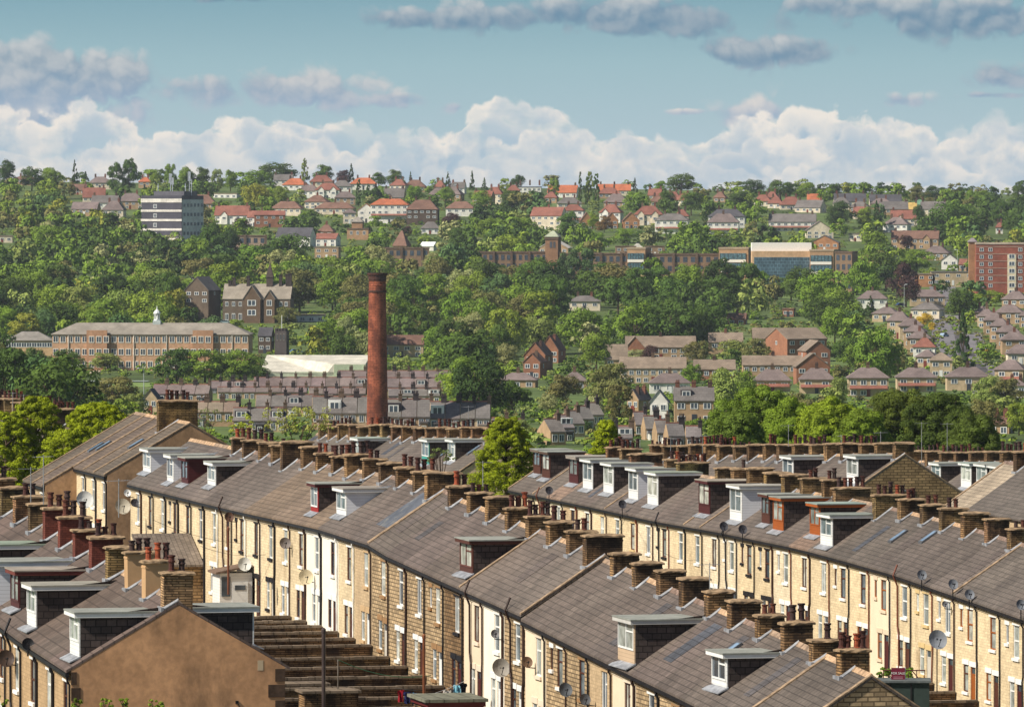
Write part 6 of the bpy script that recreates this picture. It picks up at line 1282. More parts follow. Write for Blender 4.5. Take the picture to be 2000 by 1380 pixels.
# ------------------------------------------------------------------ nearer trees
def near_tree(name, px, Y, top, base_z, wm_, col, label, kind='conifer', lobes=140, per=150, sz=.10, seed=1, group=None):
    v_ = P(px, 500, Y); top_z = -(top-HY)/FPX*Y; Hh = top_z-base_z
    rnd = np.random.default_rng(seed); bl = []
    if kind == 'conifer':
        lobes = int(lobes*4.2); sz *= .46; per = int(per*.85)
        for i in range(lobes):
            z = rnd.uniform(0, .96); th = rnd.uniform(0, 6.28); prof = (1-z)**.55*(1+.12*math.sin(2*th+seed))+.02; rad = wm_/2*prof*rnd.uniform(.45, 1.0)*(.92+.1*math.sin(z*38+th*2))
            r = rnd.uniform(.30, .58)*(.6+.4*(1-z))
            bl.append((rad*math.cos(th), rad*math.sin(th), z*Hh*.97+.15, r))
    else:
        for i in range(lobes):
            u_ = rnd.uniform(-.85, 1); th = rnd.uniform(0, 6.28); r = rnd.uniform(.35, 1)**.5
            rad = wm_*.44*math.sqrt(max(0, 1-u_*u_))*r*(1+.15*math.sin(3*th+seed)); bl.append((rad*math.cos(th), rad*math.sin(th), Hh*(.60+.34*u_*r), rnd.uniform(.5, .95)))
    R_ = root(name, (v_.x, v_.y, base_z), 0, label, 'tree', group)
    q = leafcloud(bl, per, sz, rnd)
    link('crown', quadmesh('crown', q, mt['leafnear']), R_, (0, 0, 0), 0, col)
    b = MB(); b.tube([(0, 0, -.6), (.1, 0, Hh*.3), (0, .1, Hh*.6), (0, 0, Hh*.9)], .26, 8, .04)
    for i in range(9):
        an = i*2.4; z = Hh*(.25+.06*i); k_ = wm_*.34*(1-.06*i); b.tube([(0, 0, z), (k_*.5*math.cos(an), k_*.5*math.sin(an), z+Hh*.06), (k_*math.cos(an), k_*math.sin(an), z+Hh*.16)], .1, 6, .02)
    link('trunk', b.mesh('trunk', mt['bark']), R_)
LEY = srgb(140, 152, 28)
near_tree('conifer_tree', 12, 470, 792, -25, 9.0, LEY, 'bright yellow-green conifer cut by the left edge behind chimneys', seed=1)
near_tree('conifer_tree', 70, 472, 760, -25, 8.4, srgb(134, 146, 28), 'tallest yellow-green conifer left of the tall gabled block', seed=2, lobes=210)
near_tree('conifer_tree', 190, 476, 774, -25, 12.0, srgb(144, 156, 28), 'broad yellow-green conifer touching the tall gabled roof', seed=3, lobes=240)
near_tree('conifer_tree', 130, 466, 830, -25, 9.5, LEY, 'lower yellow-green conifer between the two tallest left ones', seed=4)
near_tree('conifer_tree', 988, 482, 804, -25.5, 9.0, srgb(138, 150, 28), 'large yellow-green conifer in the gap between centre terraces', seed=5, lobes=230)
near_tree('conifer_tree', 1185, 540, 812, -27, 5.2, srgb(140, 152, 24), 'yellow-green treetop behind the clustered chimney pots of the right terrace', seed=6)
SY = srgb(116, 138, 40)
for args in ((1478, 640, 744, 9.2, srgb(108, 130, 42), 'tallest rounded sycamore, leftmost of the big group behind the right chimneys', 11), (1440, 600, 790, 5.5, srgb(98, 118, 42), 'small low sycamore at left foot of the big tree group', 12), (1545, 622, 766, 5.8, SY, 'narrow yellowish sycamore between the tallest one and the bright one', 13),
             (1622, 612, 762, 7.0, srgb(134, 152, 40), 'bright green sycamore second from left in the big tree group', 14), (1684, 606, 790, 5.4, srgb(114, 134, 40), 'smaller sycamore in the middle dip of the big tree group', 15), (1755, 640, 750, 8.0, srgb(90, 102, 36), 'dark olive sycamore with flat top in the big tree group', 16),
             (1840, 632, 756, 8.4, srgb(78, 94, 36), 'darkest broad sycamore toward the right of the big tree group', 17), (1900, 610, 800, 6.0, srgb(86, 102, 38), 'rightmost sagging sycamore of the big tree group', 18)):
    px, Y, top, wm_, col, lab, sd = args
    near_tree('sycamore_tree', px, Y, top, -29.5, wm_, col, lab, 'broad', lobes=210, per=380, sz=.07, seed=sd, group='big trees behind the right terrace')
def shrub(px, py, Y, w_, h_, col, label, seed, sz=.06, lob=30, per=60):
    v_ = P(px, py, Y); rnd = np.random.default_rng(seed)
    bl = [(rnd.uniform(-.5, .5)*w_, rnd.uniform(-.3, .3)*w_, rnd.uniform(.1, .9)*h_, rnd.uniform(.1, .22)*h_) for _ in range(lob)]
    R_ = root('shrub', v_, 0, label, 'shrub')
    link('foliage', quadmesh('foliage', leafcloud(bl, per, sz, rnd), mt['leafnear']), R_, (0, 0, 0), 0, col)
    b = MB()
    for i in range(6): b.tube([(0, 0, -1.5), (bl[i][0]*.6, bl[i][1]*.6, h_*.3), (bl[i][0], bl[i][1], bl[i][2])], .035, 5, .01)
    link('stem', b.mesh('stem', mt['bark']), R_)
shrub(580, 846, 420, 4.2, 1.7, srgb(160, 164, 84), 'loose pale flowering shrub rising behind chimneys of the middle terrace', 31, .05, 60, 26)
shrub(470, 850, 428, 1.6, 1.4, srgb(150, 160, 60), 'small yellowish shrub among the far chimney pots', 32, .05, 22, 30)
shrub(862, 905, 400, 1.8, 1.0, srgb(110, 124, 70), 'wispy shrub growing by the chimney pots left of the central conifer', 33, .04, 20, 30)
shrub(400, 838, 560, 3.2, 1.8, srgb(120, 130, 80), 'thin bare shrub right of the tall gabled block', 34, .05, 24, 26)
# ================================================================== yards, dishes, aerials, washing
def atB(px, w_=None):
    return on_plane(px, w_ if w_ else WB)
# party walls of the yards, at right angles to the middle terrace
COP = srgb(118, 104, 88)
k = 0
for i in range(11, 24):
    t = tsB[i]; zt = eaveB(t+.1)-5.35; L_ = 9.0 if i > 13 else 9.6
    R_ = root('yard_wall', TW(t, WB-.02, zt), ROT, f"stone yard wall, {nth(i-10)} from the clothes lines up the middle terrace", 'wall', 'yard walls behind the middle terrace')
    b = MB(); b.box(-.14, .14, .06, L_, -2.2, 0); link('masonry', b.mesh('masonry', mt['stack']), R_, (0, 0, 0), 0, srgb(140, 112, 80))
    b = MB(); y = .05; rd = random.Random(i)
    while y < L_: b.box(-.22, .22, y, min(L_+.05, y+.57), 0.001, .13+rd.uniform(-.01, .02)); y += .59
    link('coping', b.mesh('coping', mt['coping']), R_, (0, 0, 0), 0, COP)
    # outhouse roof slab in some yards
    if i % 3 == 1:
        pass
# lane wall closing the yards
tn, tf = tsB[11]-4, tsB[24]; zt = eaveB((tn+tf)/2)-5.6
b = MB(); R_ = root('lane_wall', TW(tn, WB-9.7, eaveB(tn)-6.0), ROT, 'long stone lane wall closing the yards of the middle terrace', 'wall')
sl = (eaveB(tf)-eaveB(tn))/(tf-tn); b.box(0, tf-tn, -.2, .12, -1.6, .4); b.shear(sl); link('masonry', b.mesh('masonry', mt['stack']), R_, (0, 0, 0), 0, srgb(136, 110, 80))
b = MB(); x = 0
while x < tf-tn-.6: b.box(x, x+.57, -.28, .2, .402, .55); x += .59
b.shear(sl); link('coping', b.mesh('coping', mt['coping']), R_, (0, 0, 0), 0, COP)
# lean-to outhouse near the bottom
def lump(name, px, py, w_, label, cat, parts, rot=ROT):
    t, Y = on_plane(px, w_); z = -(py-HY)/FPX*Y
    R_ = root(name, TW(t, w_, z), rot, label, cat)
    for nm, box_, mat, col in parts: link(nm, _bx(*box_).mesh(nm, mt[mat]), R_, (0, 0, 0), 0, col)
    return R_
lump('outhouse', 952, 1364, WB-1.2, 'low outhouse with grey slab roof and dark red fascia at bottom centre', 'outhouse',
     [('wall', (0, 3.6, .2, 2.75, -3.4, -.35), 'stack', srgb(130, 100, 72)), ('fascia', (-.1, 3.8, .1, 2.85, -.349, -.12), 'trim', srgb(92, 34, 34)), ('slab_roof', (-.2, 3.9, 0, 3.0, -.119, .02), 'coping', srgb(112, 112, 98))])
for j, (px, py, wd) in enumerate(((640, 1338, 1.6), (700, 1352, 1.8))):
    lump('outhouse', px, py, WB-5.5-j*.1, f"small stone yard outhouse beside the {'dark' if j == 0 else 'rusty'} post", 'outhouse', [('wall', (0, 1.6, 0, 2.6, -2.4, 0), 'stack', srgb(150, 118, 82)), ('slab_roof', (-.15, 1.75, -.12, 2.75, .001, .12), 'coping', COP)])
# rear extension and white porch at the far end of the yards
t, Y = on_plane(398, WB-.05); z = -(1104-HY)/FPX*Y
R_ = root('rear_extension', TW(t, WB-.04, z), ROT, 'stone lean-to extension with slate roof behind the left chimneys', 'extension')
b = MB(); b.prism_y([(0, -4), (4.2, -4), (4.2, 1.5), (0, .0)], .05, 3.3); link('wall', b.mesh('wall', mt['soot']), R_, (0, 0, 0), 0, srgb(172, 140, 100))
b = MB(); b.add([(-.25, -.02, -.05), (4.3, -.02, 1.56), (4.3, 3.5, 1.56), (-.25, 3.5, -.05), (-.25, -.02, .08), (4.3, -.02, 1.69), (4.3, 3.5, 1.69), (-.25, 3.5, .08)], [(0, 3, 2, 1), (4, 5, 6, 7), (0, 1, 5, 4), (1, 2, 6, 5), (2, 3, 7, 6), (3, 0, 4, 7)]); b.v = [(x, y+.06, z_) for x, y, z_ in b.v]
link('roof', b.mesh('roof', mt['slate']), R_, (0, 0, 0), 0, srgb(122, 110, 98))
t, Y = on_plane(494, WB-.05); z = -(1118-HY)/FPX*Y
R_ = root('porch', TW(t, WB-.04, z), ROT, 'white porch with fanlit door below a big white dish', 'porch')
b = MB(); b.box(0, 2.3, .05, 1.9, -2.6, 0); link('wall', b.mesh('wall', mt['clad']), R_, (0, 0, 0), 0, srgb(226, 222, 214))
b = MB(); b.add([(-.15, .04, .35), (2.45, .04, .35), (2.45, 2.15, -.05), (-.15, 2.15, -.05), (-.15, .04, .45), (2.45, .04, .45), (2.45, 2.15, .06), (-.15, 2.15, .06)], [(0, 3, 2, 1), (4, 5, 6, 7), (0, 1, 5, 4), (1, 2, 6, 5), (2, 3, 7, 6), (3, 0, 4, 7)]); link('roof', b.mesh('roof', mt['felt']), R_, (0, 0, 0), 0, srgb(110, 90, 76))
dr = link('door', _bx(-.06, -.005, .3, 1.2, -2.55, -.5).mesh('door', mt['frame']), R_, (0, 0, 0), 0, WHITE)
b = MB(); b.box(-.08, -.061, .45, 1.05, -.95, -.68); link('fanlight', b.mesh('fanlight', mt['pane']), dr, (0, 0, 0), 0, PANES[2])
b = MB(); b.box(-.05, -.006, 1.3, 1.8, -1.3, -.2); link('window', b.mesh('window', mt['pane']), R_, (0, 0, 0), 0, PANES[2])

# satellite dishes: px, py of the dish centre, plane, diameter (m), colour, label, mount
def dish(px, py, w_, dia, col, label, pole=0.0, turn=0.0, tilt_=22, wall=True):
    t, Y = on_plane(px, w_); z = -(py-HY)/FPX*Y
    R_ = root('satellite_dish', TW(t, w_, z), ROT+math.radians(180+turn), label, 'satellite dish')
    b = MB(); n = 18; rings = []; r = dia/2; a = math.radians(tilt_)
    # bowl facing local +x, tipped up
    for k_, (rr, dp) in enumerate(((0, -.16), (.35, -.14), (.7, -.075), (1.0, 0.0))):
        ring = []
        for i in range(n):
            an = 2*math.pi*i/n; y, zz, x = rr*r*math.cos(an), rr*r*1.08*math.sin(an), dp*dia
            ring.append((x*math.cos(a)-zz*math.sin(a), y, x*math.sin(a)+zz*math.cos(a)))
        rings.append(ring)
    vs = [v for rg in rings for v in rg]; fs = [(k_*n+i, k_*n+(i+1) % n, (k_+1)*n+(i+1) % n, (k_+1)*n+i) for k_ in range(3) for i in range(n)]
    b.add(vs, fs); b.add([(x-.02, y, z_) for x, y, z_ in vs], [f[::-1] for f in fs])
    link('bowl', b.mesh('bowl', mt['metal']), R_, (0, 0, 0), 0, col)
    b = MB(); b.tube([(-.02, 0, -r*.95), (dia*.45, 0, -r*.15), (dia*.5, 0, 0)], .02, 5); b.tube([(dia*.46, 0, 0), (dia*.56, 0, .03)], .045, 6); link('feed_arm', b.mesh('feed_arm', mt['gutter']), R_, (0, 0, 0), 0, BLACK)
    b = MB()
    if pole: b.tube([(-dia*.18, 0, -pole), (-dia*.18, 0, .05)], .035, 6)
    else: b.tube([(-dia*.16, 0, 0), (-dia*.16-.05, 0, -.25), (-dia*.16-.05, .45, -.3)], .025, 6)
    link('bracket', b.mesh('bracket', mt['gutter']), R_, (0, 0, 0), 0, BLACK)
G1, G2, G3 = srgb(120, 124, 130), srgb(170, 168, 160), srgb(60, 60, 66)
for a in ((166, 975, 68.2, 1.1, srgb(206, 206, 200), 'big pale dish on the tall gabled block at left'), (240, 988, WB-1.5, .95, srgb(176, 168, 150), 'mesh grey dish before the brown gable of the tall block'), (263, 981, WB-.4, .5, G3, 'small dark dish at the far eave end of the middle terrace'),
          (249, 962, WB-.6, .45, WHITE, 'tiny white dish above the mesh dish near the tall block'), (448, 1009, WB-.4, .55, srgb(96, 70, 56), 'brown dish under the eave by the far drainpipes'), (557, 1060, WB-.4, .62, srgb(120, 112, 108), 'grey-brown dish between upper windows of the yellow houses'), (478, 1101, WB-1.9, .75, srgb(212, 210, 200), 'white dish mounted over the white porch'),
          (598, 1126, WB-.5, .8, srgb(206, 190, 156), 'pale mesh dish left of the white painted house'), (979, 1303, WB-.5, .85, srgb(150, 144, 134), 'large mesh dish low on the white painted house'), (967, 1237, WB-.4, .4, srgb(120, 120, 120), 'small dish by the open window of the white house'), (1030, 1292, WB-.4, .5, srgb(110, 84, 64), 'brown dish on the cream house right of the white one'),
          (1105, 1346, WB-.5, .62, srgb(84, 88, 92), 'dark grey dish beside the arched orange window'), (1143, 1365, WB-.5, .5, srgb(80, 82, 86), 'smaller dark dish just right of the dark grey dish, bottom centre'), (12, 1285, WA-.4, .7, srgb(70, 56, 48), 'brown dish on the left terrace wall at the left edge'),
          (1846, 1179, WC-.4, .35, G1, 'little dish on the brown framed upper window, right terrace')):
    dish(*a)
for j, (px, py, c_) in enumerate(((1073, 957, G3), (1216, 984, G3), (1414, 1027, G3), (1451, 1033, G3), (1801, 1122, G1), (1862, 1140, G1), (1894, 1160, G1), (1995, 1180, G1))):
    dish(px, py, WC-.35, .55, c_, f"small dark dish on a pole over the right terrace gutter, {nth(j+1)} from its far end", pole=.9)
dish(55, 1257, WA-.3, .5, srgb(30, 30, 32), 'black dish on the gutter of the left terrace near the gable', pole=.5)
dish(1832, 1248, WC-5.0, 1.0, srgb(132, 136, 142), 'largest grey dish on its own tall black pole, bottom right', pole=2.8)
# TV aerials
def aerial(px, py, w_, ht, label, turn=0):
    t, Y = on_plane(px, w_); z = -(py-HY)/FPX*Y
    R_ = root('tv_aerial', TW(t, w_, z), ROT+math.radians(turn), label, 'aerial')
    b = MB(); b.tube([(0, 0, 0), (0, 0, ht)], .022, 5); link('mast', b.mesh('mast', mt['metal']), R_, (0, 0, 0), 0, srgb(150, 150, 150))
    b = MB(); b.tube([(0, -.5, ht-.08), (0, .6, ht-.08)], .014, 4)
    for k_ in range(8): y = -.45+k_*.14; b.tube([(-.2, y, ht-.08), (.2, y, ht-.08)], .008, 4)
    link('antenna', b.mesh('antenna', mt['metal']), R_, (0, 0, 0), 0, srgb(130, 130, 132))
for j, (px, py, w_, ht, tn_) in enumerate(((85, 985, WA+4, 2.2, 40), (60, 990, WA+4, 1.8, 0), (232, 1010, WA+4, 1.6, 30), (342, 925, 74, 1.2, 0), (206, 840, 78.3, 1.6, 20), (46, 830, 78.3, 2.4, 0), (25, 830, 78.3, 2.6, 60), (663, 850, 110, 1.6, 20), (778, 862, 110, 2.2, 0), (745, 905, 108, 1.8, 70), (943, 950, 73, 1.3, 0),
        (1372, 885, 126, 1.4, 30), (1540, 872, 126, 1.6, 0), (1643, 885, 126, 1.3, 60), (1800, 905, 150, 3.3, 10), (1850, 880, 150, 2.2, 20), (1720, 885, 126, 1.5, 20), (1386, 1170, WB+3.8, 1.6, 0), (1250, 882, 126, 1.0, 0), (1310, 884, 126, 1.2, 40), (915, 838, 110, 1.8, 30))):
    aerial(px, py, w_, ht, f"thin television aerial on the chimneys, {nth(j+1)} counting along the roofs from the left terrace", tn_)
# posts in the yards
def post(px, top, base, w_, r, col, label):
    t, Y = on_plane(px, w_); zt = -(top-HY)/FPX*Y; zb = -(base-HY)/FPX*Y
    R_ = root('post', TW(t, w_, zb), 0, label, 'post')
    b = MB(); b.tube([(0, 0, 0), (0, 0, (zt-zb)*.5), (0, 0, zt-zb)], r, 8); link('shaft', b.mesh('shaft', mt['gutter']), R_, (0, 0, 0), 0, col)
    b = MB(); b.lathe([(r*1.25, -.15), (r*1.25, 0), (r*.3, .08)], (0, 0, zt-zb), 8); link('cap', b.mesh('cap', mt['gutter']), R_, (0, 0, 0), 0, col)
post(632, 1228, 1400, WB-8.6, .09, srgb(70, 60, 58), 'dark iron clothes post standing in the yards')
post(828, 1240, 1410, WB-3.4, .07, srgb(124, 74, 48), 'rusty brown clothes post in the yards')
post(660, 1290, 1345, WB-8.0, .03, srgb(120, 110, 100), 'thin grey prop holding up the green clothes line')
post(446, 1030, 1160, WB-6.0, .06, srgb(110, 66, 46), 'rust red pipe post left of the white porch')
# washing
def wire(a, b_, sag, r, col, label, name='clothes_line'):
    t0, Y0 = on_plane(a[0], a[2]); t1, Y1 = on_plane(b_[0], b_[2])
    p0 = TW(t0, a[2], -(a[1]-HY)/FPX*Y0); p1 = TW(t1, b_[2], -(b_[1]-HY)/FPX*Y1); m = MB()
    m.tube([p0.lerp(p1, i/14)-p0-Vector((0, 0, sag*4*(i/14)*(1-i/14))) for i in range(15)], r, 4)
    o = link(name, m.mesh(name, mt['cloth']), None, p0, 0, col); tag(o, label, 'clothes line'); return p0, p1
wire((662, 1288, WB-8), (842, 1318, WB-1), .35, .02, srgb(70, 130, 96), 'green clothes line sagging across the stone yards')
def garment(px, py, w_, wd, hg, col, kind, label, rr=0):
    t, Y = on_plane(px, w_); z = -(py-HY)/FPX*Y
    b = MB(); n = 7; m = 6; f = {'shirt': [1, 1.25, .8, .78, .8, .82], 'trousers': [.7, .72, .74, .72, .7, .68], 'towel': [1]*6}[kind]
    for s_ in (0, 1):
        for j in range(m):
            for i in range(n):
                u_ = i/(n-1)-.5; x = u_*wd*f[j]; 
                b.v.append((.05*math.sin(i*1.9+j*.5+rr)+s_*.02, x, -hg*j/(m-1)+.02*math.sin(i+rr)))
    for s_ in (0, 1):
        for j in range(m-1):
            for i in range(n-1):
                if kind == 'trousers' and j > 1 and i == 3-1+0 and False: continue
                a = s_*n*m+j*n+i; b.f.append((a, a+1, a+n+1, a+n) if s_ else (a, a+n, a+n+1, a+1)); b.mi.append(0)
    o = link({'shirt': 'hanging_shirt', 'trousers': 'hanging_trousers', 'towel': 'hanging_towel'}[kind], b.mesh('garment', mt['cloth']), None, TW(t, w_, z), ROT+.1, col)
    tag(o, label, 'laundry', 'washing hung out in the yards')
garment(783, 1347, WB-3.6, .32, .55, srgb(150, 26, 40), 'shirt', 'red shirt hanging left of the rusty post'); garment(796, 1350, WB-3.6, .34, .55, srgb(30, 36, 80), 'shirt', 'navy shirt hanging beside the red shirt', 1); garment(811, 1352, WB-3.6, .3, .62, srgb(40, 90, 130), 'trousers', 'blue trousers hanging nearest the rusty post', 2)
garment(858, 1353, WB-2.2, .5, .28, srgb(190, 110, 130), 'towel', 'pink cloth hanging low on the right line', 1); garment(874, 1347, WB-2.0, .4, .3, srgb(190, 184, 176), 'towel', 'pale grey cloth hanging between pink cloth and light blue towel', 2); garment(893, 1337, WB-1.6, .34, .5, srgb(130, 190, 210), 'towel', 'light blue towel near the right end of the line', 3); garment(905, 1333, WB-1.4, .3, .5, srgb(34, 34, 44), 'shirt', 'black shirt at the right end of the washing line', 4)
wire((770, 1342, WB-4.4), (828, 1346, WB-3.3), .05, .012, srgb(60, 60, 60), 'short dark clothes line carrying the red shirt'); wire((838, 1356, WB-3.0), (912, 1327, WB-1.2), .05, .012, srgb(200, 200, 200), 'pale clothes line carrying the light blue towel')
# for-sale board, railing, hedge and covered shed at bottom right
t, Y = on_plane(1754, WC-6.5); z = -(1315-HY)/FPX*Y; s_ = FPX/Y
FS = root('sale_board', TW(t, WC-6.5, z), -.05, 'maroon FOR SALE board beside the hedge at bottom right', 'sign')
link('panel', _bx(-.36, .36, -.03, .03, -.32, .32).mesh('panel', mt['trim']), FS, (0, 0, 0), 0, srgb(110, 34, 52))
link('post', _bx(.30, .40, -.01, .05, -1.6, .34).mesh('post', mt['trim']), FS, (0, .045, 0), 0, WHITE)
tcu = bpy.data.curves.new('lettering', 'FONT'); tcu.body = 'FOR SALE'; tcu.size = .17; tcu.align_x = 'CENTER'; tcu.align_y = 'CENTER'; tcu.extrude = .004; tcu.materials.append(mt['trim'])
tob = bpy.data.objects.new('lettering_curve', tcu); COL.objects.link(tob); bpy.context.view_layer.update(); lme = bpy.data.meshes.new_from_object(tob.evaluated_get(bpy.context.evaluated_depsgraph_get())); bpy.data.objects.remove(tob)
to = link('lettering', lme, FS); to.location = (0, -.036, .03); to.rotation_euler = (math.pi/2, 0, 0); to.color = c4(WHITE)
for zz in (-.16, -.24): link('small_print', _bx(-.25, .25, -.034, -.031, zz-.012, zz+.012).mesh('small_print', mt['trim']), FS, (0, 0, 0), 0, srgb(180, 140, 150))
t, Y = on_plane(1762, WC-6); z = -(1308-HY)/FPX*Y
RL = root('railing', TW(t, WC-6.1, z), -.04, 'rusty iron yard railing right of the sale board', 'railing')
b = MB(); b.tube([(-.9, 0, 0), (1.3, 0, 0)], .035, 5); b.tube([(-.9, 0, -.75), (1.3, 0, -.75)], .03, 5)
for i in range(6): b.tube([(-.9+.44*i, 0, .04), (-.9+.44*i, 0, -.8)], .025, 5)
b.tube([(.6, 0, 0), (1.2, 0, -.7)], .03, 5); link('bars', b.mesh('bars', mt['gutter']), RL, (0, 0, 0), 0, srgb(84, 46, 40))
shrub(1747, 1330, FPX/35.6, 1.9, .75, srgb(110, 140, 46), 'small bright hedge behind the sale board', 41, .06, 30, 50)
t, Y = on_plane(1745, WC-7); z = -(1330-HY)/FPX*Y
SH = root('covered_shed', TW(t, WC-7, z), -.04, 'shed wrapped in dark green tarpaulin at bottom right', 'shed')
b = MB(); b.box(-.8, 1.9, 0, 2.2, -2.6, -.06); link('tarpaulin', b.mesh('tarpaulin', mt['cloth']), SH, (0, 0, 0), 0, srgb(52, 64, 60))
b = MB(); b.box(-.9, 2.0, -.15, 2.3, -.059, .04); link('flat_roof', b.mesh('flat_roof', mt['felt']), SH, (0, 0, 0), 0, srgb(90, 96, 96))
for x in (-.2, .9): link('batten', _bx(x, x+.07, -.06, -.005, -2.5, -.1).mesh('batten', mt['gutter']), SH, (0, 0, 0), 0, BLACK)
# yard walls of the right terrace low at the bottom
for i in range(1, 6):
    tn = tsC[i+1]; zt = interp(EC, tn)-5.5
    R_ = root('yard_wall', TW(tn, WC-.02, zt), ROT, f"stone yard wall of the right terrace, {nth(i)} up from the bottom right corner", 'wall', 'yard walls of the right terrace')
    b = MB(); b.box(-.14, .14, .06, 5.0, -2.2, 0); link('masonry', b.mesh('masonry', mt['stack']), R_, (0, 0, 0), 0, srgb(140, 112, 80))
    b = MB(); y = .05
    while y < 5.0: b.box(-.22, .22, y, min(5.05, y+.57), .001, .13); y += .59
    link('coping', b.mesh('coping', mt['coping']), R_, (0, 0, 0), 0, COP)
# hedge tips showing along the bottom of the big gable
for j, px in enumerate((150, 208, 245, 305, 2)):
    shrub(px, 1384 if px > 10 else 1378, 255, .5, .42, srgb(130, 150, 50), f"leafy tip {'at the bottom left corner' if px == 2 else nth(j+1)+' from left below the big brown gable'}", 50+j, .04, 10, 26)
# street lamps and poles in the valley
def lamp(px, top, base, label):
    v_, s = site(px, base); hh = (base-top)/s
    R_ = root('lamp_post', v_, RR.uniform(0, 6), label, 'lamp post')
    b = MB(); b.tube([(0, 0, -.5), (0, 0, hh)], .13, 6, .08); link('pole', b.mesh('pole', mt['metal']), R_, (0, 0, 0), 0, srgb(170, 174, 176))
    b = MB(); b.tube([(0, 0, hh), (1.0, 0, hh+.15)], .07, 5); b.box(.8, 1.6, -.2, .2, hh+.08, hh+.28); link('lantern', b.mesh('lantern', mt['metal']), R_, (0, 0, 0), 0, srgb(200, 204, 204))
for px, top, base in ((281, 720, 812), (326, 704, 746), (312, 506, 530), (447, 508, 530), (1138, 448, 478), (1283, 430, 474), (1187, 468, 484), (1275, 452, 474), (1766, 556, 606), (1750, 490, 530), (1870, 488, 530), (1440, 455, 470), (212, 752, 800), (22, 750, 800), (45, 760, 810)):
    v0 = len(FAR); lamp(px, top, base, None); FAR.append((COL.objects['lamp_post' if px == 281 else [o.name for o in COL.objects if o.name.startswith('lamp_post')][-1]], 'slim grey lamp post', 'lamp post', px, (top+base)/2))
# parked cars by the brick flats
def car(px, base, col, cn, rot):
    v_, s = site(px, base); R_ = root('parked_car', v_, rot, None, None, 'cars parked on the far hill')
    b = MB(); b.prism_y([(-2.1, .3), (2.1, .3), (2.15, .75), (1.2, .9), (.7, 1.4), (-1.1, 1.42), (-1.8, .95), (-2.15, .85)], -.85, .85); link('body', b.mesh('body', mt['frame']), R_, (0, 0, 0), 0, col)
    b = MB(); b.prism_y([(-1.55, .96), (1.05, .93), (.62, 1.34), (-1.05, 1.36)], -.87, .87); link('windows', b.mesh('windows', mt['pane']), R_, (0, 0, 0), 0, srgb(40, 44, 50))
    for x in (-1.35, 1.35):
        for y in (-.8, .8):
            b = MB(); b.lathe([(.33, -.12), (.33, .12)], seg=12); me = b.mesh('wheel', mt['gutter']); o = link('wheel', me, R_, (x, y, .33), (math.pi/2, 0, 0), srgb(30, 30, 32))
    FAR.append((R_, f"{cn} parked car", 'car', px, base))
for px, base, col, cn, r_ in ((1688, 548, srgb(200, 204, 208), 'silver', .2), (1699, 548, srgb(160, 40, 40), 'red', .2), (1711, 546, srgb(220, 222, 224), 'white', .2), (1733, 528, srgb(200, 200, 204), 'silver', .1), (1744, 528, srgb(210, 214, 216), 'white', 0), (1692, 526, srgb(216, 216, 216), 'white', 0), (1760, 598, srgb(50, 70, 110), 'blue', .5), (1844, 658, srgb(150, 170, 190), 'pale blue', 1.0), (1992, 582, srgb(214, 214, 214), 'white', .8),
                              (440, 632, srgb(150, 170, 176), 'grey blue', 0), (375, 548, srgb(180, 184, 190), 'silver', 0), (578, 690, srgb(90, 120, 160), 'blue', .3)): car(px, base, col, cn, r_)

for j, (a, b_) in enumerate((((392, 1066, WB-3), (520, 1082, WB-.3)), ((300, 1015, WB-6), (470, 1060, WB-.3)), ((1190, 1060, WC-7), (1225, 1003, WC-.2)), ((1290, 1075, WC-6), (1365, 1092, WC-.2)))):
    t0, Y0 = on_plane(a[0], a[2]); t1, Y1 = on_plane(b_[0], b_[2]); p0 = TW(t0, a[2], -(a[1]-HY)/FPX*Y0); p1 = TW(t1, b_[2], -(b_[1]-HY)/FPX*Y1); m = MB()
    m.tube([p0.lerp(p1, i/12)-p0-Vector((0, 0, 1.0*(i/12)*(1-i/12))) for i in range(13)], .012, 4)
    tag(link('overhead_cable', m.mesh('overhead_cable', mt['gutter']), None, p0, 0, BLACK), f"thin black cable slung to the {'middle' if j < 2 else 'right'} terrace front, {'farther' if j % 2 else 'nearer'} of its two", 'cable')
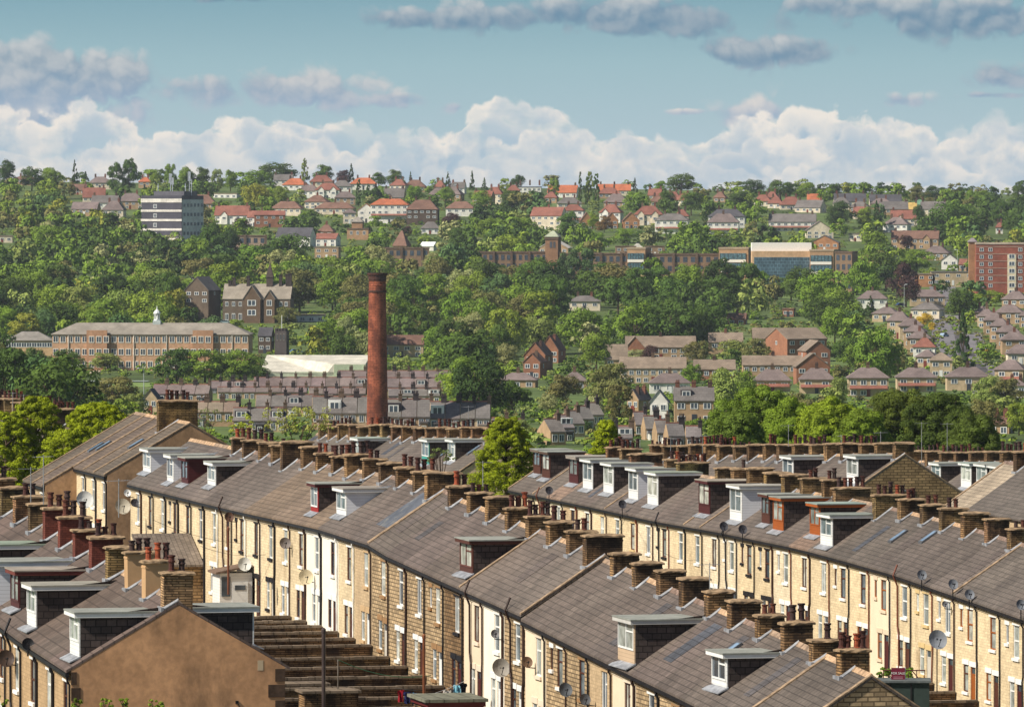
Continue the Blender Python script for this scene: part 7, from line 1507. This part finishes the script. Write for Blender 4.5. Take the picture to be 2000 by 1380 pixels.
# ================================================================== labels for the far things: look, rank, direction and landmark
LM = [('the mill chimney', 738, 640), ('the dark tower block', 335, 425), ('the long school', 300, 680), ('the Victorian house', 500, 585), ('the square college tower', 1080, 490), ('the glass hall', 1525, 510), ('the brick flats', 1950, 520),
      ('the cream warehouse roof', 615, 712), ('the bright orange roof', 762, 400), ('the long red roof', 1072, 420), ('the poplar clump', 1155, 365), ('the tall dark roadside conifer', 1881, 660), ('the white green-gabled house', 1300, 790), ('the purple beech', 1770, 560),
      ('the brick gable terrace', 1580, 690), ('the red brick gables', 1065, 690), ('the two slate school roofs', 1695, 388), ('the skyline spruce', 146, 340), ('the crenellated tower', 550, 670), ('the dark semi-detached house', 826, 415), ('the grey semis', 1415, 435), ('the long white semi', 1548, 436),
      ('the crown of the big sycamores', 1600, 800), ('the central conifer', 985, 870), ('the left conifers', 90, 830), ('the school pitch', 230, 745), ('the first glazed bay', 1248, 510), ('the lone hipped house', 1142, 588), ('the pale pitched roofs', 1395, 715), ('the yellow bush', 1805, 625), ('the black and white gable', 1769, 425), ('the right edge', 2000, 620), ('the left edge', 0, 560)]
def sector(dx, dy):
    a = math.degrees(math.atan2(-dy*1.0, dx)) % 360
    return ['right of', 'up and right of', 'above', 'up and left of', 'left of', 'down and left of', 'below', 'down and right of'][int((a+22.5)//45) % 8]
seen = {}
bucket = {}
for n_, (o, look, cat, px, py) in enumerate(FAR):
    lm = min(LM, key=lambda l: math.hypot(l[1]-px, (l[2]-py)*1.4)+(0 if math.hypot(l[1]-px, l[2]-py) > 14 else 60))
    sc = sector(px-lm[1], py-lm[2]); bucket.setdefault((look, lm[0], sc), []).append((math.hypot(px-lm[1], py-lm[2]), n_))
for (look, lm, sc), lst in bucket.items():
    lst.sort()
    for r, (_, n_) in enumerate(lst):
        o, lk, cat, px, py = FAR[n_]
        o['label'] = (f"{lk}, {nth(r+1)} nearest {sc} {lm}" if len(lst) > 1 else f"{lk} {sc} {lm}")
        if len(lk.split()) >= 8: o['label'] = lk
        if len(o['label'].split()) > 16: o['label'] = o['label'].replace(' house', '', 1).replace('gable-fronted', 'gabled house')
        o['category'] = cat
# ================================================================== air
hz = MB(); hz.box(-3000, 3000, -60, 7600, -62, 40)
hm = bpy.data.materials.new('valley_haze'); hm.use_nodes = True; hn = hm.node_tree; hn.nodes.clear()
ho = hn.nodes.new('ShaderNodeOutputMaterial'); pv = hn.nodes.new('ShaderNodeVolumePrincipled')
pv.inputs['Color'].default_value = (.80, .88, 1.0, 1); pv.inputs['Density'].default_value = HAZE; pv.inputs['Anisotropy'].default_value = 0.0
hn.links.new(pv.outputs[0], ho.inputs['Volume'])
tag(link('haze', hz.mesh('haze', hm)), 'thin blue summer haze filling the valley', 'haze', kind='stuff')
print('objects', len(bpy.data.objects))
